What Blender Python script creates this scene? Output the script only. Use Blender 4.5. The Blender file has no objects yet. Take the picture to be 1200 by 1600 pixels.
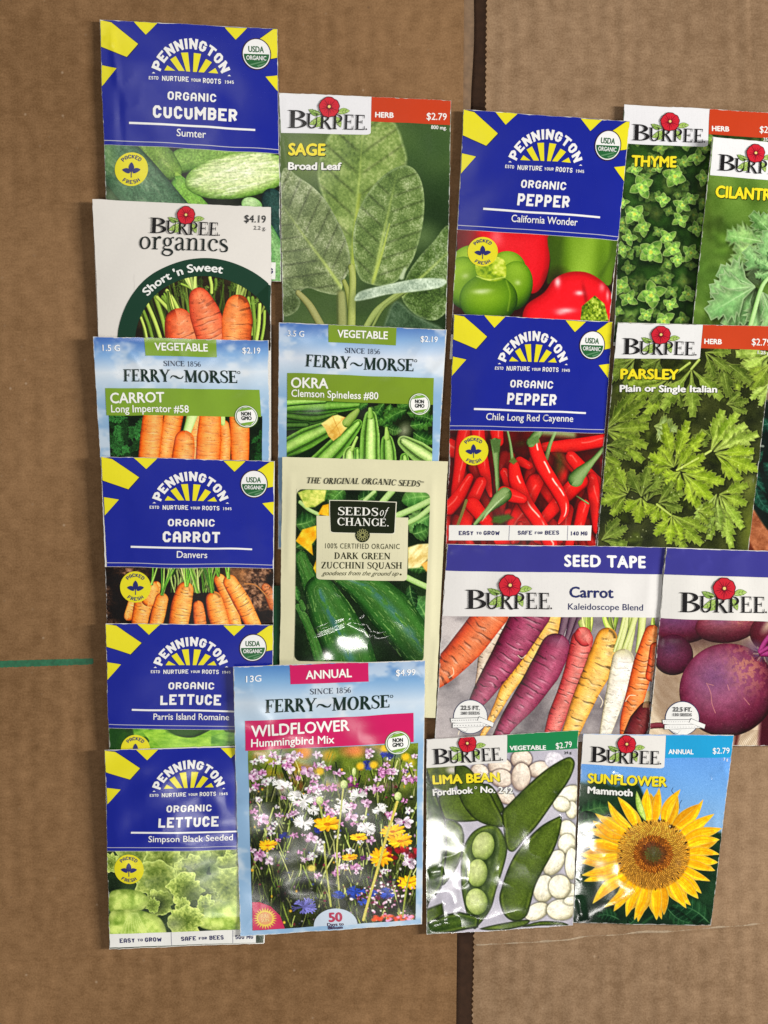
import bpy, math, random
import numpy as np

# ------------------------------------------------------------------ camera, light, exposure
scene = bpy.context.scene
COL = scene.collection
S = 0.0003                      # metres per unit of the 1200 x 1600 layout sheet
CAM_H = 0.70

cam = bpy.data.cameras.new('camera')
cam.sensor_fit = 'VERTICAL'
cam.sensor_height = 24.0
cam.lens = 12.0 / ((800 * S) / CAM_H)
cam.clip_start = 0.01
cam.clip_end = 20.0
cam_ob = bpy.data.objects.new('camera', cam)
cam_ob.location = (0, 0, CAM_H)
COL.objects.link(cam_ob)
scene.camera = cam_ob

world = bpy.data.worlds.new('World')
scene.world = world
world.use_nodes = True
bgn = world.node_tree.nodes['Background']
bgn.inputs[0].default_value = (1.0, 0.98, 0.96, 1)
bgn.inputs[1].default_value = 0.15


def area_lamp(name, loc, target, sx, sy, power, color):
    ld = bpy.data.lights.new(name, 'AREA')
    ld.shape = 'RECTANGLE'
    ld.size, ld.size_y = sx, sy
    ld.energy = power
    ld.color = color
    ob = bpy.data.objects.new(name, ld)
    ob.location = loc
    dx, dy, dz = (target[i] - loc[i] for i in range(3))
    import mathutils
    ob.rotation_euler = mathutils.Vector((dx, dy, dz)).to_track_quat('-Z', 'Y').to_euler()
    COL.objects.link(ob)
    return ob


area_lamp('side_lamp', (1.90, 0.17, 1.22), (0.0, 0.0, 0.0), 0.20, 0.80, 61.0, (1.0, 0.965, 0.91))
area_lamp('ceiling_tube', (0.02, -1.14, 2.3), (0.0, 0.0, 0.0), 0.6, 0.05, 3.6, (1.0, 0.97, 0.92))
area_lamp('ceiling_tube', (-0.16, -0.775, 2.3), (0.0, 0.0, 0.0), 0.42, 0.05, 5.0, (1.0, 0.97, 0.92))
area_lamp('ceiling_tube', (-0.52, 0.78, 2.3), (0.0, 0.0, 0.0), 0.5, 0.05, 5.0, (1.0, 0.97, 0.92))

scene.view_settings.view_transform = 'Standard'
scene.view_settings.look = 'None'
scene.view_settings.exposure = 0.13
scene.view_settings.gamma = 1.0
scene.view_settings.use_curve_mapping = False
scene.render.engine = 'CYCLES'
try:
    scene.cycles.max_bounces = 5
    scene.cycles.diffuse_bounces = 3
except Exception:
    pass

# ------------------------------------------------------------------ small maths
def lin(c):
    c = np.clip(np.asarray(c, float) / 255.0, 0, 1)
    return np.where(c <= 0.04045, c / 12.92, ((c + 0.055) / 1.055) ** 2.4)


_rs = np.random.RandomState(11)
_TAB = _rs.rand(256, 256)


def vnoise(x, y, seed=0):
    x = np.asarray(x, float) + seed * 17.31
    y = np.asarray(y, float) + seed * 9.73
    xi, yi = np.floor(x).astype(int), np.floor(y).astype(int)
    fx, fy = x - xi, y - yi
    fx, fy = fx * fx * (3 - 2 * fx), fy * fy * (3 - 2 * fy)
    a = _TAB[yi & 255, xi & 255]
    b = _TAB[yi & 255, (xi + 1) & 255]
    c = _TAB[(yi + 1) & 255, xi & 255]
    d = _TAB[(yi + 1) & 255, (xi + 1) & 255]
    return (a + (b - a) * fx) * (1 - fy) + (c + (d - c) * fx) * fy


def fbm(x, y, seed=0, octv=3):
    s, a, t = 0, 1.0, 0
    for k in range(octv):
        s = s + a * vnoise(x * 2 ** k, y * 2 ** k, seed + k * 3)
        t += a
        a *= 0.55
    return s / t


def sstep(a, b, x):
    t = np.clip((x - a) / (b - a), 0, 1)
    return t * t * (3 - 2 * t)


def mix(a, b, t):
    a, b, t = np.asarray(a, float), np.asarray(b, float), np.asarray(t, float)
    if t.ndim:
        t = t[..., None]
    return a + (b - a) * t


def ramp(t, *cols):
    """colour ramp over t in 0..1"""
    n = len(cols) - 1
    t = np.clip(np.asarray(t, float), 0, 1) * n
    out = np.zeros(t.shape + (3,))
    cs = np.asarray(cols, float)
    i = np.minimum(t.astype(int), n - 1)
    f = (t - i)[..., None]
    return cs[i] * (1 - f) + cs[i + 1] * f


class Quad:
    """bilinear patch: TL, TR, BR, BL"""
    def __init__(s, tl, tr, br, bl):
        s.p = [np.asarray(q, float) for q in (tl, tr, br, bl)]

    def at(s, u, v):
        u, v = np.asarray(u, float)[..., None], np.asarray(v, float)[..., None]
        a, b, c, d = s.p
        return a * (1 - u) * (1 - v) + b * u * (1 - v) + c * u * v + d * (1 - u) * v

    def inv(s, P):
        P = np.asarray(P, float)
        a, b, c, d = s.p
        e, f, g = b - a, d - a, a - b - d + c
        u = np.full(P.shape[:-1], 0.5)
        v = u.copy()
        for _ in range(7):
            r = a + u[..., None] * e + v[..., None] * f + (u * v)[..., None] * g - P
            ju = e + v[..., None] * g
            jv = f + u[..., None] * g
            det = ju[..., 0] * jv[..., 1] - ju[..., 1] * jv[..., 0]
            du = (r[..., 0] * jv[..., 1] - r[..., 1] * jv[..., 0]) / det
            dv = (ju[..., 0] * r[..., 1] - ju[..., 1] * r[..., 0]) / det
            u, v = u - du, v - dv
        return u, v


def warp(src, dst):
    return lambda P: dst.at(*src.inv(P))


class Crop:
    """measuring sheet: enlarged view coordinates -> layout units"""
    def __init__(s, x, y, k):
        s.x, s.y, s.k = x, y, k

    def __call__(s, P):
        P = np.asarray(P, float)
        return P / s.k + np.array([s.x, s.y])

    def quad(s, *pts):
        return Quad(*[s(p) for p in pts])


def catmull(pts, n=8, closed=False):
    P = np.asarray(pts, float)
    out = []
    m = len(P)
    for i in range(m if closed else m - 1):
        if closed:
            p0, p1, p2, p3 = P[(i - 1) % m], P[i], P[(i + 1) % m], P[(i + 2) % m]
        else:
            p0, p1, p2, p3 = P[max(i - 1, 0)], P[i], P[i + 1], P[min(i + 2, m - 1)]
        for k in range(n):
            t = k / n
            out.append(0.5 * ((2 * p1) + (p2 - p0) * t + (2 * p0 - 5 * p1 + 4 * p2 - p3) * t * t
                              + (3 * p1 - p0 - 3 * p2 + p3) * t ** 3))
    if not closed:
        out.append(P[-1])
    return np.array(out)


# ------------------------------------------------------------------ picture painting (printed pictures)
class Raster:
    def __init__(s, quad, crop, res=1.25, base=(40, 50, 35)):
        s.quad, s.crop = quad, crop
        a, b, c, d = quad.p
        w = max(np.linalg.norm(b - a), np.linalg.norm(c - d))
        h = max(np.linalg.norm(d - a), np.linalg.norm(c - b))
        s.nx, s.ny = int(w * res) + 2, int(h * res) + 2
        u, v = np.meshgrid(np.linspace(0, 1, s.nx), np.linspace(0, 1, s.ny))
        s.PX = quad.at(u, v)
        L = (s.PX - np.array([crop.x, crop.y])) * crop.k
        s.X, s.Y = L[..., 0], L[..., 1]
        s.aa = crop.k / res
        s.C = np.zeros((s.ny, s.nx, 3)) + np.asarray(base, float)
        ii, jj = np.meshgrid(np.arange(s.nx), np.arange(s.ny))
        A = np.stack([s.X.ravel(), s.Y.ravel(), np.ones(s.X.size)], 1)[::7]
        s.mi = np.linalg.lstsq(A, ii.ravel()[::7], rcond=None)[0]
        s.mj = np.linalg.lstsq(A, jj.ravel()[::7], rcond=None)[0]

    def win(s, x0, y0, x1, y1, pad=4):
        c = np.array([[x0, y0, 1], [x1, y0, 1], [x0, y1, 1], [x1, y1, 1]])
        i, j = c @ s.mi, c @ s.mj
        i0, i1 = int(max(0, i.min() - pad)), int(min(s.nx, i.max() + pad + 1))
        j0, j1 = int(max(0, j.min() - pad)), int(min(s.ny, j.max() + pad + 1))
        if i1 <= i0 or j1 <= j0:
            return None
        return (slice(j0, j1), slice(i0, i1))

    def put(s, w, alpha, col):
        col = np.asarray(col, float)
        a = alpha[..., None]
        s.C[w] = s.C[w] * (1 - a) + col * a

    def fill(s, f):
        s.C[:] = f(s.X, s.Y)

    def poly(s, pts, f, soft=1.0, op=1.0, smooth=0):
        P = np.asarray(pts, float)
        if smooth:
            P = catmull(P, smooth, True)
        m = soft * s.aa
        w = s.win(P[:, 0].min() - m, P[:, 1].min() - m, P[:, 0].max() + m, P[:, 1].max() + m)
        if w is None:
            return
        X, Y = s.X[w], s.Y[w]
        inside = np.zeros(X.shape, bool)
        d2 = np.full(X.shape, 1e12)
        n = len(P)
        for k in range(n):
            ax, ay = P[k]
            bx, by = P[(k + 1) % n]
            ex, ey = bx - ax, by - ay
            L = ex * ex + ey * ey + 1e-9
            px, py = X - ax, Y - ay
            t = np.clip((px * ex + py * ey) / L, 0, 1)
            d2 = np.minimum(d2, (px - t * ex) ** 2 + (py - t * ey) ** 2)
            if ay != by:
                inside ^= ((ay > Y) != (by > Y)) & (X < ex * (Y - ay) / (by - ay) + ax)
        sd = np.sqrt(d2)
        sd = np.where(inside, -sd, sd)
        al = np.clip(0.5 - sd / (s.aa * soft), 0, 1) * op
        col = f(X, Y, sd) if callable(f) else f
        s.put(w, al, col)

    def ell(s, cx, cy, rx, ry, ang, f, soft=1.0, op=1.0):
        R = max(rx, ry) + soft * s.aa
        w = s.win(cx - R, cy - R, cx + R, cy + R)
        if w is None:
            return
        X, Y = s.X[w] - cx, s.Y[w] - cy
        a = math.radians(ang)
        p = (X * math.cos(a) + Y * math.sin(a)) / rx
        q = (-X * math.sin(a) + Y * math.cos(a)) / ry
        r = np.sqrt(p * p + q * q)
        al = np.clip(0.5 - (r - 1) * min(rx, ry) / (s.aa * soft), 0, 1) * op
        col = f(p, q, r) if callable(f) else f
        s.put(w, al, col)

    def tube(s, pts, rad, f, soft=1.0, op=1.0, n=7, cap0=True, cap1=True):
        P = catmull(pts, n) if len(pts) > 2 else np.asarray(pts, float)
        m = len(P)
        rad = np.atleast_1d(np.asarray(rad, float))
        R = np.interp(np.linspace(0, 1, m), np.linspace(0, 1, len(rad)), rad) if len(rad) > 1 else np.full(m, rad[0])
        g = R.max() + soft * s.aa
        w = s.win(P[:, 0].min() - g, P[:, 1].min() - g, P[:, 0].max() + g, P[:, 1].max() + g)
        if w is None:
            return
        X, Y = s.X[w], s.Y[w]
        best = np.full(X.shape, 1e12)
        T = np.zeros(X.shape)
        Cc = np.zeros(X.shape)
        seg = np.linalg.norm(np.diff(P, axis=0), axis=1)
        cum = np.concatenate([[0], np.cumsum(seg)])
        for k in range(m - 1):
            ax, ay = P[k]
            ex, ey = P[k + 1] - P[k]
            L = ex * ex + ey * ey + 1e-9
            px, py = X - ax, Y - ay
            t = np.clip((px * ex + py * ey) / L, 0, 1)
            r = R[k] + (R[k + 1] - R[k]) * t
            dx, dy = px - t * ex, py - t * ey
            d = np.sqrt(dx * dx + dy * dy)
            sd = d - r
            up = sd < best
            best = np.where(up, sd, best)
            T = np.where(up, cum[k] + t * seg[k], T)
            sg = np.sign(ex * py - ey * px)
            Cc = np.where(up, sg * d / np.maximum(r, 1e-6), Cc)
        al = np.clip(0.5 - best / (s.aa * soft), 0, 1) * op
        col = f(T, np.clip(Cc, -1, 1), X, Y) if callable(f) else f
        s.put(w, al, col)

    def line(s, pts, wid, col, op=1.0, soft=1.0):
        s.tube(pts, wid, col, soft, op, n=5)

    def blur(s, sig):
        sg = sig / s.aa
        r = int(sg * 3) + 1
        k = np.exp(-0.5 * (np.arange(-r, r + 1) / sg) ** 2)
        k /= k.sum()
        for ax in (0, 1):
            pw = [(0, 0)] * 3
            pw[ax] = (r, r)
            B = np.pad(s.C, pw, mode='edge')
            o = np.zeros_like(s.C)
            for i, kv in enumerate(k):
                sl = [slice(None)] * 3
                sl[ax] = slice(i, i + s.C.shape[ax])
                o += kv * B[tuple(sl)]
            s.C = o

    def grain(s, amt, seed=5):
        g = np.random.RandomState(seed).randn(s.ny, s.nx, 1) * amt
        s.C = s.C + g

    def contrast(s, k, mid=110):
        s.C = (s.C - mid) * k + mid


# shading closures ---------------------------------------------------
def round_body(lo, mid, hi, off=-0.25, k=1.0):
    def f(T, c, X, Y):
        z = np.sqrt(np.clip(1 - c * c, 0, 1))
        l = np.clip(z * 0.8 + c * off, 0, 1)
        return ramp(l ** k, lo, mid, hi)
    return f


def carrot_body(lo, mid, hi, off=-0.25, ring=9.0, rs=0.35, seed=1, shine=0.35):
    def f(T, c, X, Y):
        z = np.sqrt(np.clip(1 - c * c, 0, 1))
        col = ramp(np.clip(z * 0.85 + c * off + 0.08, 0, 1), lo, mid, hi)
        wv = T / ring / 2.2 + 0.25 * c * c + 0.5 * vnoise(T / 60, c * 2.0, seed + 1)
        msk = vnoise(T / (ring * 1.7) + 40, c * 1.6 + 5, seed)
        fr = wv % 1.0
        g = np.exp(-((fr - 0.5) / 0.11) ** 2) * sstep(0.42, 0.75, msk)
        col = col * (1 - rs * 1.15 * g[..., None])
        fine = vnoise(T / 3.2, c * 2.5, seed + 4)
        col = col * (0.94 + 0.12 * fine)[..., None]
        hl = np.exp(-((fr - 0.72) / 0.16) ** 2) * sstep(0.4, 0.75, msk) * np.exp(-((c - off * 0.9) / 0.5) ** 2) * shine
        hl = hl + 0.35 * shine * np.exp(-((c - off) / 0.22) ** 2) * fine
        col = col + (255 - col) * hl[..., None] * 0.6
        n = fbm(X / 30, Y / 30, seed + 2)
        col = col * (0.86 + 0.28 * n)[..., None]
        dk = sstep(0.88, 0.95, vnoise(X / 5, Y / 5, seed + 7)) * 0.3
        return col * (1 - dk[..., None])
    return f


def leaf_shape(base, tip, wid, bend=0.0, prof=0.75, teeth=0, tooth=0.12, n=18, skew=0.45):
    """outline and frame for a leaf"""
    b, t = np.asarray(base, float), np.asarray(tip, float)
    d = t - b
    L = np.linalg.norm(d)
    d = d / L
    nn = np.array([-d[1], d[0]])
    left, right = [], []
    for i in range(n + 1):
        s = i / n
        p = s ** (math.log(0.5) / math.log(skew)) if 0 < s < 1 else s
        wv = wid * math.sin(math.pi * p) ** prof if 0 < p < 1 else 0
        if teeth:
            wv *= 1 + tooth * (((s * teeth) % 1.0) * 2 - 1)
        c = b + d * L * s + nn * bend * L * math.sin(math.pi * s)
        left.append(c + nn * wv)
        right.append(c - nn * wv)
    return np.array(left + right[::-1][1:-1]), (b, d, nn, L, bend)


def leaf(R, base, tip, wid, c1, c2, vein=None, bend=0.0, prof=0.75, teeth=0, tooth=0.12, nv=6, vs=0.35,
         rim=None, soft=1.0, op=1.0, seed=1, skew=0.45, tex=0.22, vw=0.05):
    out, (b, d, nn, L, bd) = leaf_shape(base, tip, wid, bend, prof, teeth, tooth, 18 if not teeth else max(18, teeth * 4), skew)
    c1, c2 = np.asarray(c1, float), np.asarray(c2, float)

    def f(X, Y, sd):
        px, py = X - b[0], Y - b[1]
        s_ = (px * d[0] + py * d[1]) / L
        q = (px * nn[0] + py * nn[1]) - bd * L * np.sin(np.pi * np.clip(s_, 0, 1))
        c = q / wid
        n_ = fbm(X / (wid * 0.5), Y / (wid * 0.5), seed)
        t = np.clip(0.5 + 0.42 * np.tanh(c * 2.2) + (n_ - 0.5) * 1.1, 0, 1)
        col = mix(c1, c2, t)
        if nv:
            ph = s_ * nv - np.abs(c) * 0.75
            lv = np.abs((ph % 1.0) - 0.5) * 2
            col = col * (1 - tex * 0.9 * (1 - lv) * np.clip(np.abs(c) * 2.5, 0, 1))[..., None]
            if vein is not None:
                g = sstep(0.84, 0.97, lv) * vs * np.clip(1.25 - np.abs(c), 0, 1)
                col = mix(col, np.asarray(vein, float), g)
        if vein is not None:
            g = np.exp(-(q / (wid * vw + 1e-6)) ** 2) * np.clip(1.1 - s_, 0, 1)
            col = mix(col, np.asarray(vein, float), np.clip(g, 0, 1) * min(1, vs * 2.2))
        if rim is not None:
            g = np.exp(-(sd / (wid * 0.09 + R.aa * 0.5)) ** 2)
            col = mix(col, np.asarray(rim, float), g * 0.8)
        col = col * (0.82 + 0.3 * np.clip(-sd / (wid * 0.35), 0, 1))[..., None]
        return col
    R.poly(out, f, soft, op)


def ruffle(R, cx, cy, r, c1, c2, seed=1, freq=7, amp=0.16, ax=1.0, fold=9, rim=(208, 224, 140), soft=1.0, dark=0.28):
    rr = np.random.RandomState(seed)
    ang = np.linspace(0, 2 * math.pi, 56, endpoint=False)
    o = r * (1 + amp * (vnoise(np.cos(ang) * freq / 2 + 9, np.sin(ang) * freq / 2 + 9, seed) - 0.5) * 2
             + 0.06 * np.sin(ang * rr.randint(9, 15) + rr.rand() * 6))
    P = np.stack([cx + o * np.cos(ang) * ax, cy + o * np.sin(ang)], 1)

    def f(X, Y, sd):
        dx, dy = (X - cx) / ax, Y - cy
        a = np.arctan2(dy, dx)
        q = np.sqrt(dx * dx + dy * dy) / r
        w_ = fbm(X / (r * 0.35), Y / (r * 0.35), seed + 3)
        fo = 0.5 + 0.5 * np.sin(a * fold + w_ * 9 + q * 2.0)
        cr = fbm(X / (r * 0.13), Y / (r * 0.13), seed + 5, 2)
        t = np.clip(0.25 + 0.35 * fo * q + 0.9 * (cr - 0.5) + 0.35 * q, 0, 1)
        col = mix(np.asarray(c1, float) * (1 - dark * 0.5), np.asarray(c2, float), t)
        g = np.exp(-(sd / (r * 0.06)) ** 2)
        col = mix(col, np.asarray(rim, float), g * 0.65)
        return col * (0.84 + 0.18 * np.clip(q * 1.1, 0, 1))[..., None]
    R.poly(P, f, soft)


def stone(lo, mid, hi, lx=-0.35, ly=-0.4, sc=None, seed=3, tex=0.15):
    """rounded body for ellipses"""
    def f(p, q, r):
        z = np.sqrt(np.clip(1 - r * r, 0, 1))
        l = np.clip(0.75 * z - lx * -p * 1.0 * -1 * 0 + (p * lx + q * ly) * 0.75 + 0.12, 0, 1)
        col = ramp(l, lo, mid, hi)
        if tex:
            col = col * (1 + tex * (fbm(p * 4, q * 4, seed) - 0.5) * 2)[..., None]
        return col
    return f
# ------------------------------------------------------------------ lettering
def seg(x0, y0, x1, y1, w0, w1=None, e0=0.0, e1=0.0):
    w1 = w0 if w1 is None else w1
    dx, dy = x1 - x0, y1 - y0
    L = math.hypot(dx, dy) or 1e-6
    dx, dy = dx / L, dy / L
    x0, y0, x1, y1 = x0 - dx * e0, y0 - dy * e0, x1 + dx * e1, y1 + dy * e1
    nx, ny = -dy, dx
    return [(x0 + nx * w0 / 2, y0 + ny * w0 / 2), (x1 + nx * w1 / 2, y1 + ny * w1 / 2),
            (x1 - nx * w1 / 2, y1 - ny * w1 / 2), (x0 - nx * w0 / 2, y0 - ny * w0 / 2)]


def path(pts, ws, n=6):
    """stroke of varying width along a smooth line"""
    P = catmull(pts, n)
    m = len(P)
    W = np.interp(np.linspace(0, 1, m), np.linspace(0, 1, len(ws)), ws)
    T = np.gradient(P, axis=0)
    T /= np.linalg.norm(T, axis=1)[:, None] + 1e-9
    N = np.stack([-T[:, 1], T[:, 0]], 1)
    A, B = P + N * W[:, None] / 2, P - N * W[:, None] / 2
    return [[tuple(A[i]), tuple(A[i + 1]), tuple(B[i + 1]), tuple(B[i])] for i in range(m - 1)]


def ring(cx, cy, rx, ry, a0, a1, tw, th, n=14):
    """bowl: tw = stroke where the curve runs vertically, th = where it runs flat"""
    out = []
    for k in range(n):
        p = []
        for a, o in ((a0 + (a1 - a0) * k / n, 1), (a0 + (a1 - a0) * (k + 1) / n, 1),
                     (a0 + (a1 - a0) * (k + 1) / n, 0), (a0 + (a1 - a0) * k / n, 0)):
            r = math.radians(a)
            if o:
                p.append((cx + rx * math.cos(r), cy + ry * math.sin(r)))
            else:
                p.append((cx + (rx - tw) * math.cos(r), cy + (ry - th) * math.sin(r)))
        out.append(p)
    return out


TK, TN, SH, SX = 0.155, 0.055, 0.045, 0.085     # serif face: thick, thin, serif height, serif overhang


def stem(x, y0=0.0, y1=1.0, b=True, t=True, w=None):
    w = TK if w is None else w
    o = [seg(x, y0, x, y1, w)]
    if b:
        o.append(seg(x - w / 2 - SX, y0 + SH / 2, x + w / 2 + SX, y0 + SH / 2, SH))
    if t:
        o.append(seg(x - w / 2 - SX, y1 - SH / 2, x + w / 2 + SX, y1 - SH / 2, SH))
    return o


def hs(x, y, half=0.13):
    return [seg(x - half, y, x + half, y, SH)]


def _serif(ch):
    s = stem
    if ch == 'B':
        return s(.18) + ring(.3, .755, .33, .245, -90, 90, TK, TN) + ring(.3, .265, .4, .265, -90, 90, TK, TN) + \
            [seg(.2, 1 - TN / 2, .3, 1 - TN / 2, TN), seg(.2, .515, .3, .515, TN), seg(.2, TN / 2, .3, TN / 2, TN)], .76
    if ch == 'U':
        return [seg(.2, .3, .2, 1, TK), seg(.74, .3, .74, 1, TN)] + hs(.2, 1 - SH / 2, .165) + hs(.74, 1 - SH / 2, .12) + \
            ring(.445, .32, .3225, .335, 180, 360, TK * .75, TN * 1.4), .9
    if ch in 'RP':
        o = s(.18)
        if ch == 'R':
            o += ring(.3, .745, .35, .255, -90, 90, TK, TN) + [seg(.2, 1 - TN / 2, .3, 1 - TN / 2, TN), seg(.2, .51, .36, .51, TN)]
            o += path([(.36, .5), (.55, .28), (.72, .04), (.86, .02)], [TK * .8, TK, TK, .05])
            return o, .84
        o += ring(.3, .715, .38, .285, -90, 90, TK, TN) + [seg(.2, 1 - TN / 2, .3, 1 - TN / 2, TN), seg(.2, .455, .3, .455, TN)]
        return o, .74
    if ch in 'EFL':
        o = s(.18)
        if ch != 'L':
            o += [seg(.2, 1 - TN / 2, .64, 1 - TN / 2, TN), seg(.64, 1, .64, .74, .02, .06) if 0 else seg(.625, 1, .645, .77, .07, .03),
                  seg(.2, .52, .5, .52, TN), seg(.5, .65, .5, .39, .045)]
        if ch != 'F':
            o += [seg(.2, TN / 2, .66, TN / 2, TN), seg(.65, 0, .68, .26, .08, .03)]
        return o, (.76 if ch == 'E' else .72)
    if ch == 'Y':
        return [seg(.12, .98, .45, .44, TK), seg(.8, .98, .47, .44, TN), seg(.46, 0, .46, .48, TK)] + hs(.13, 1 - SH / 2, .16) + hs(.8, 1 - SH / 2, .13) + hs(.46, SH / 2, .17), .88
    if ch == 'M':
        return [seg(.16, 0, .16, 1, TN), seg(.18, .97, .52, .04, TK), seg(.52, .04, .86, .97, TN), seg(.9, 0, .9, 1, TK)] + hs(.16, SH / 2, .13) + hs(.1, 1 - SH / 2, .1) + hs(.9, SH / 2, .165) + hs(.93, 1 - SH / 2, .12), 1.08
    if ch in 'OQ':
        o = ring(.46, .5, .43, .515, 0, 360, TK, TN, 26)
        if ch == 'Q':
            o += path([(.46, .02), (.6, -.12), (.8, -.2), (1.0, -.16)], [.08, .13, .1, .03])
        return o, .92
    if ch in 'CG':
        o = ring(.48, .5, .43, .515, 42, 318, TK, TN, 20) + [seg(.8, .62, .8, .98, .045)]
        if ch == 'G':
            o += [seg(.79, .1, .79, .42, TK * .9), seg(.62, .42, .9, .42, SH)]
            return o, .93
        return o + [seg(.79, .1, .84, .22, .04)], .88
    if ch == 'S':
        return path([(.58, .8), (.5, .95), (.34, .98), (.14, .9), (.12, .72), (.3, .55), (.5, .42), (.58, .24), (.46, .05), (.26, .02), (.08, .14), (.06, .3)],
                    [.05, .05, .06, .11, .15, .17, .17, .15, .1, .06, .05, .05]) + [seg(.59, .72, .59, .98, .045), seg(.06, .02, .06, .32, .045)], .66
    if ch == 'I':
        return s(.22), .44
    if ch == 'N':
        return [seg(.17, 0, .17, 1, TN), seg(.16, .98, .8, .03, TK), seg(.8, 0, .8, 1, TN)] + hs(.17, SH / 2) + hs(.1, 1 - SH / 2, .12) + hs(.8, 1 - SH / 2), .96
    if ch == 'D':
        return s(.18) + ring(.3, .5, .52, .5, -90, 90, TK, TN, 16) + [seg(.2, 1 - TN / 2, .3, 1 - TN / 2, TN), seg(.2, TN / 2, .3, TN / 2, TN)], .9
    if ch == 'A':
        return [seg(.12, 0, .44, .99, TN), seg(.42, 1, .76, 0, TK), seg(.24, .34, .62, .34, TN)] + hs(.12, SH / 2, .12) + hs(.76, SH / 2, .15), .9
    if ch == 'H':
        return s(.19) + s(.74) + [seg(.2, .52, .74, .52, TN)], .94
    if ch == 'K':
        return s(.18) + [seg(.22, .42, .72, .98, TN), seg(.36, .58, .74, 0, TK)] + hs(.72, 1 - SH / 2, .12) + hs(.76, SH / 2, .14), .9
    if ch == 'T':
        return s(.4, t=False) + [seg(.04, 1 - TN / 2, .76, 1 - TN / 2, TN), seg(.05, 1, .05, .76, .045), seg(.75, 1, .75, .76, .045)], .8
    if ch == 'Z':
        return [seg(.08, 1 - TN / 2, .68, 1 - TN / 2, TN), seg(.62, .97, .12, .03, TK), seg(.06, TN / 2, .7, TN / 2, TN), seg(.09, 1, .09, .76, .045), seg(.69, 0, .69, .26, .045)], .76
    if ch == '1':
        return [seg(.26, 0, .26, 1, .11), seg(.1, .82, .26, .97, .05)] + hs(.26, SH / 2, .16), .48
    if ch == '8':
        return ring(.32, .75, .22, .25, 0, 360, .09, TN, 18) + ring(.32, .26, .27, .27, 0, 360, .1, TN, 18), .64
    if ch == '5':
        return [seg(.16, .97, .52, .97, .07), seg(.17, .97, .14, .55, .05)] + path([(.14, .55), (.32, .62), (.52, .48), (.52, .2), (.32, .02), (.08, .06)], [.05, .08, .12, .12, .07, .06]), .62
    if ch == '6':
        return ring(.33, .3, .25, .3, 0, 360, .1, TN, 18) + path([(.1, .3), (.14, .66), (.34, .9), (.54, .98)], [.1, .1, .07, .04]), .64
    if ch == '~':
        return path([(.05, .36), (.2, .62), (.42, .58), (.62, .42), (.85, .4), (1.0, .66)], [.03, .11, .17, .17, .11, .03]), 1.05
    if ch == '.':
        return ring(.14, .07, .08, .08, 0, 360, .078, .078, 12), .3
    # lower case, x-height .64
    if ch == 'o':
        return ring(.36, .32, .32, .335, 0, 360, .13, TN, 24), .72
    if ch == 'r':
        return [seg(.18, 0, .18, .62, .13)] + hs(.18, SH / 2, .17) + hs(.1, .62, .1) + path([(.2, .42), (.3, .58), (.42, .64), (.5, .58)], [.04, .07, .12, .12]), .54
    if ch == 'g':
        return ring(.32, .41, .25, .235, 0, 360, .12, TN, 22) + path([(.2, .22), (.1, .1), (.22, .02), (.46, 0), (.6, -.12), (.48, -.27), (.26, -.3), (.06, -.2), (.1, -.06), (.22, .0)],
                                                                     [.04, .06, .1, .12, .12, .07, .06, .09, .07, .04]) + path([(.5, .55), (.58, .64), (.68, .62)], [.04, .06, .09]), .68
    if ch == 'a':
        return [seg(.46, .08, .46, .45, .13)] + path([(.1, .5), (.18, .62), (.32, .64), (.44, .58), (.47, .44)], [.1, .07, .06, .09, .12]) + \
            path([(.46, .38), (.3, .34), (.12, .24), (.12, .08), (.26, .0), (.42, .1)], [.04, .06, .11, .12, .07, .04]) + path([(.46, .1), (.52, .01), (.64, .06)], [.12, .07, .03]), .64
    if ch == 'n':
        return [seg(.18, 0, .18, .62, .13), seg(.58, 0, .58, .42, .13)] + hs(.18, SH / 2, .16) + hs(.58, SH / 2, .16) + hs(.1, .62, .1) + path([(.2, .44), (.32, .6), (.46, .64), (.57, .56), (.58, .4)], [.04, .06, .07, .1, .13]), .78
    if ch == 'i':
        return [seg(.18, 0, .18, .62, .13)] + hs(.18, SH / 2, .17) + hs(.1, .62, .1), .38
    if ch == 'c':
        return ring(.36, .32, .32, .335, 48, 318, .13, TN, 20) + ring(.53, .5, .075, .075, 0, 360, .073, .073, 10), .64
    if ch == 's':
        return path([(.42, .48), (.36, .62), (.24, .64), (.1, .56), (.12, .42), (.28, .33), (.44, .22), (.42, .06), (.26, 0), (.12, .02), (.05, .16)],
                    [.04, .05, .06, .1, .12, .14, .13, .1, .06, .05, .04]), .52
    if ch == 'f':
        return path([(.06, -.22), (.16, -.2), (.26, .2), (.36, .72), (.5, .96), (.62, .92)], [.08, .06, .11, .12, .07, .09]) + [seg(.12, .6, .54, .6, .05)], .52
    return [], .36


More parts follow.
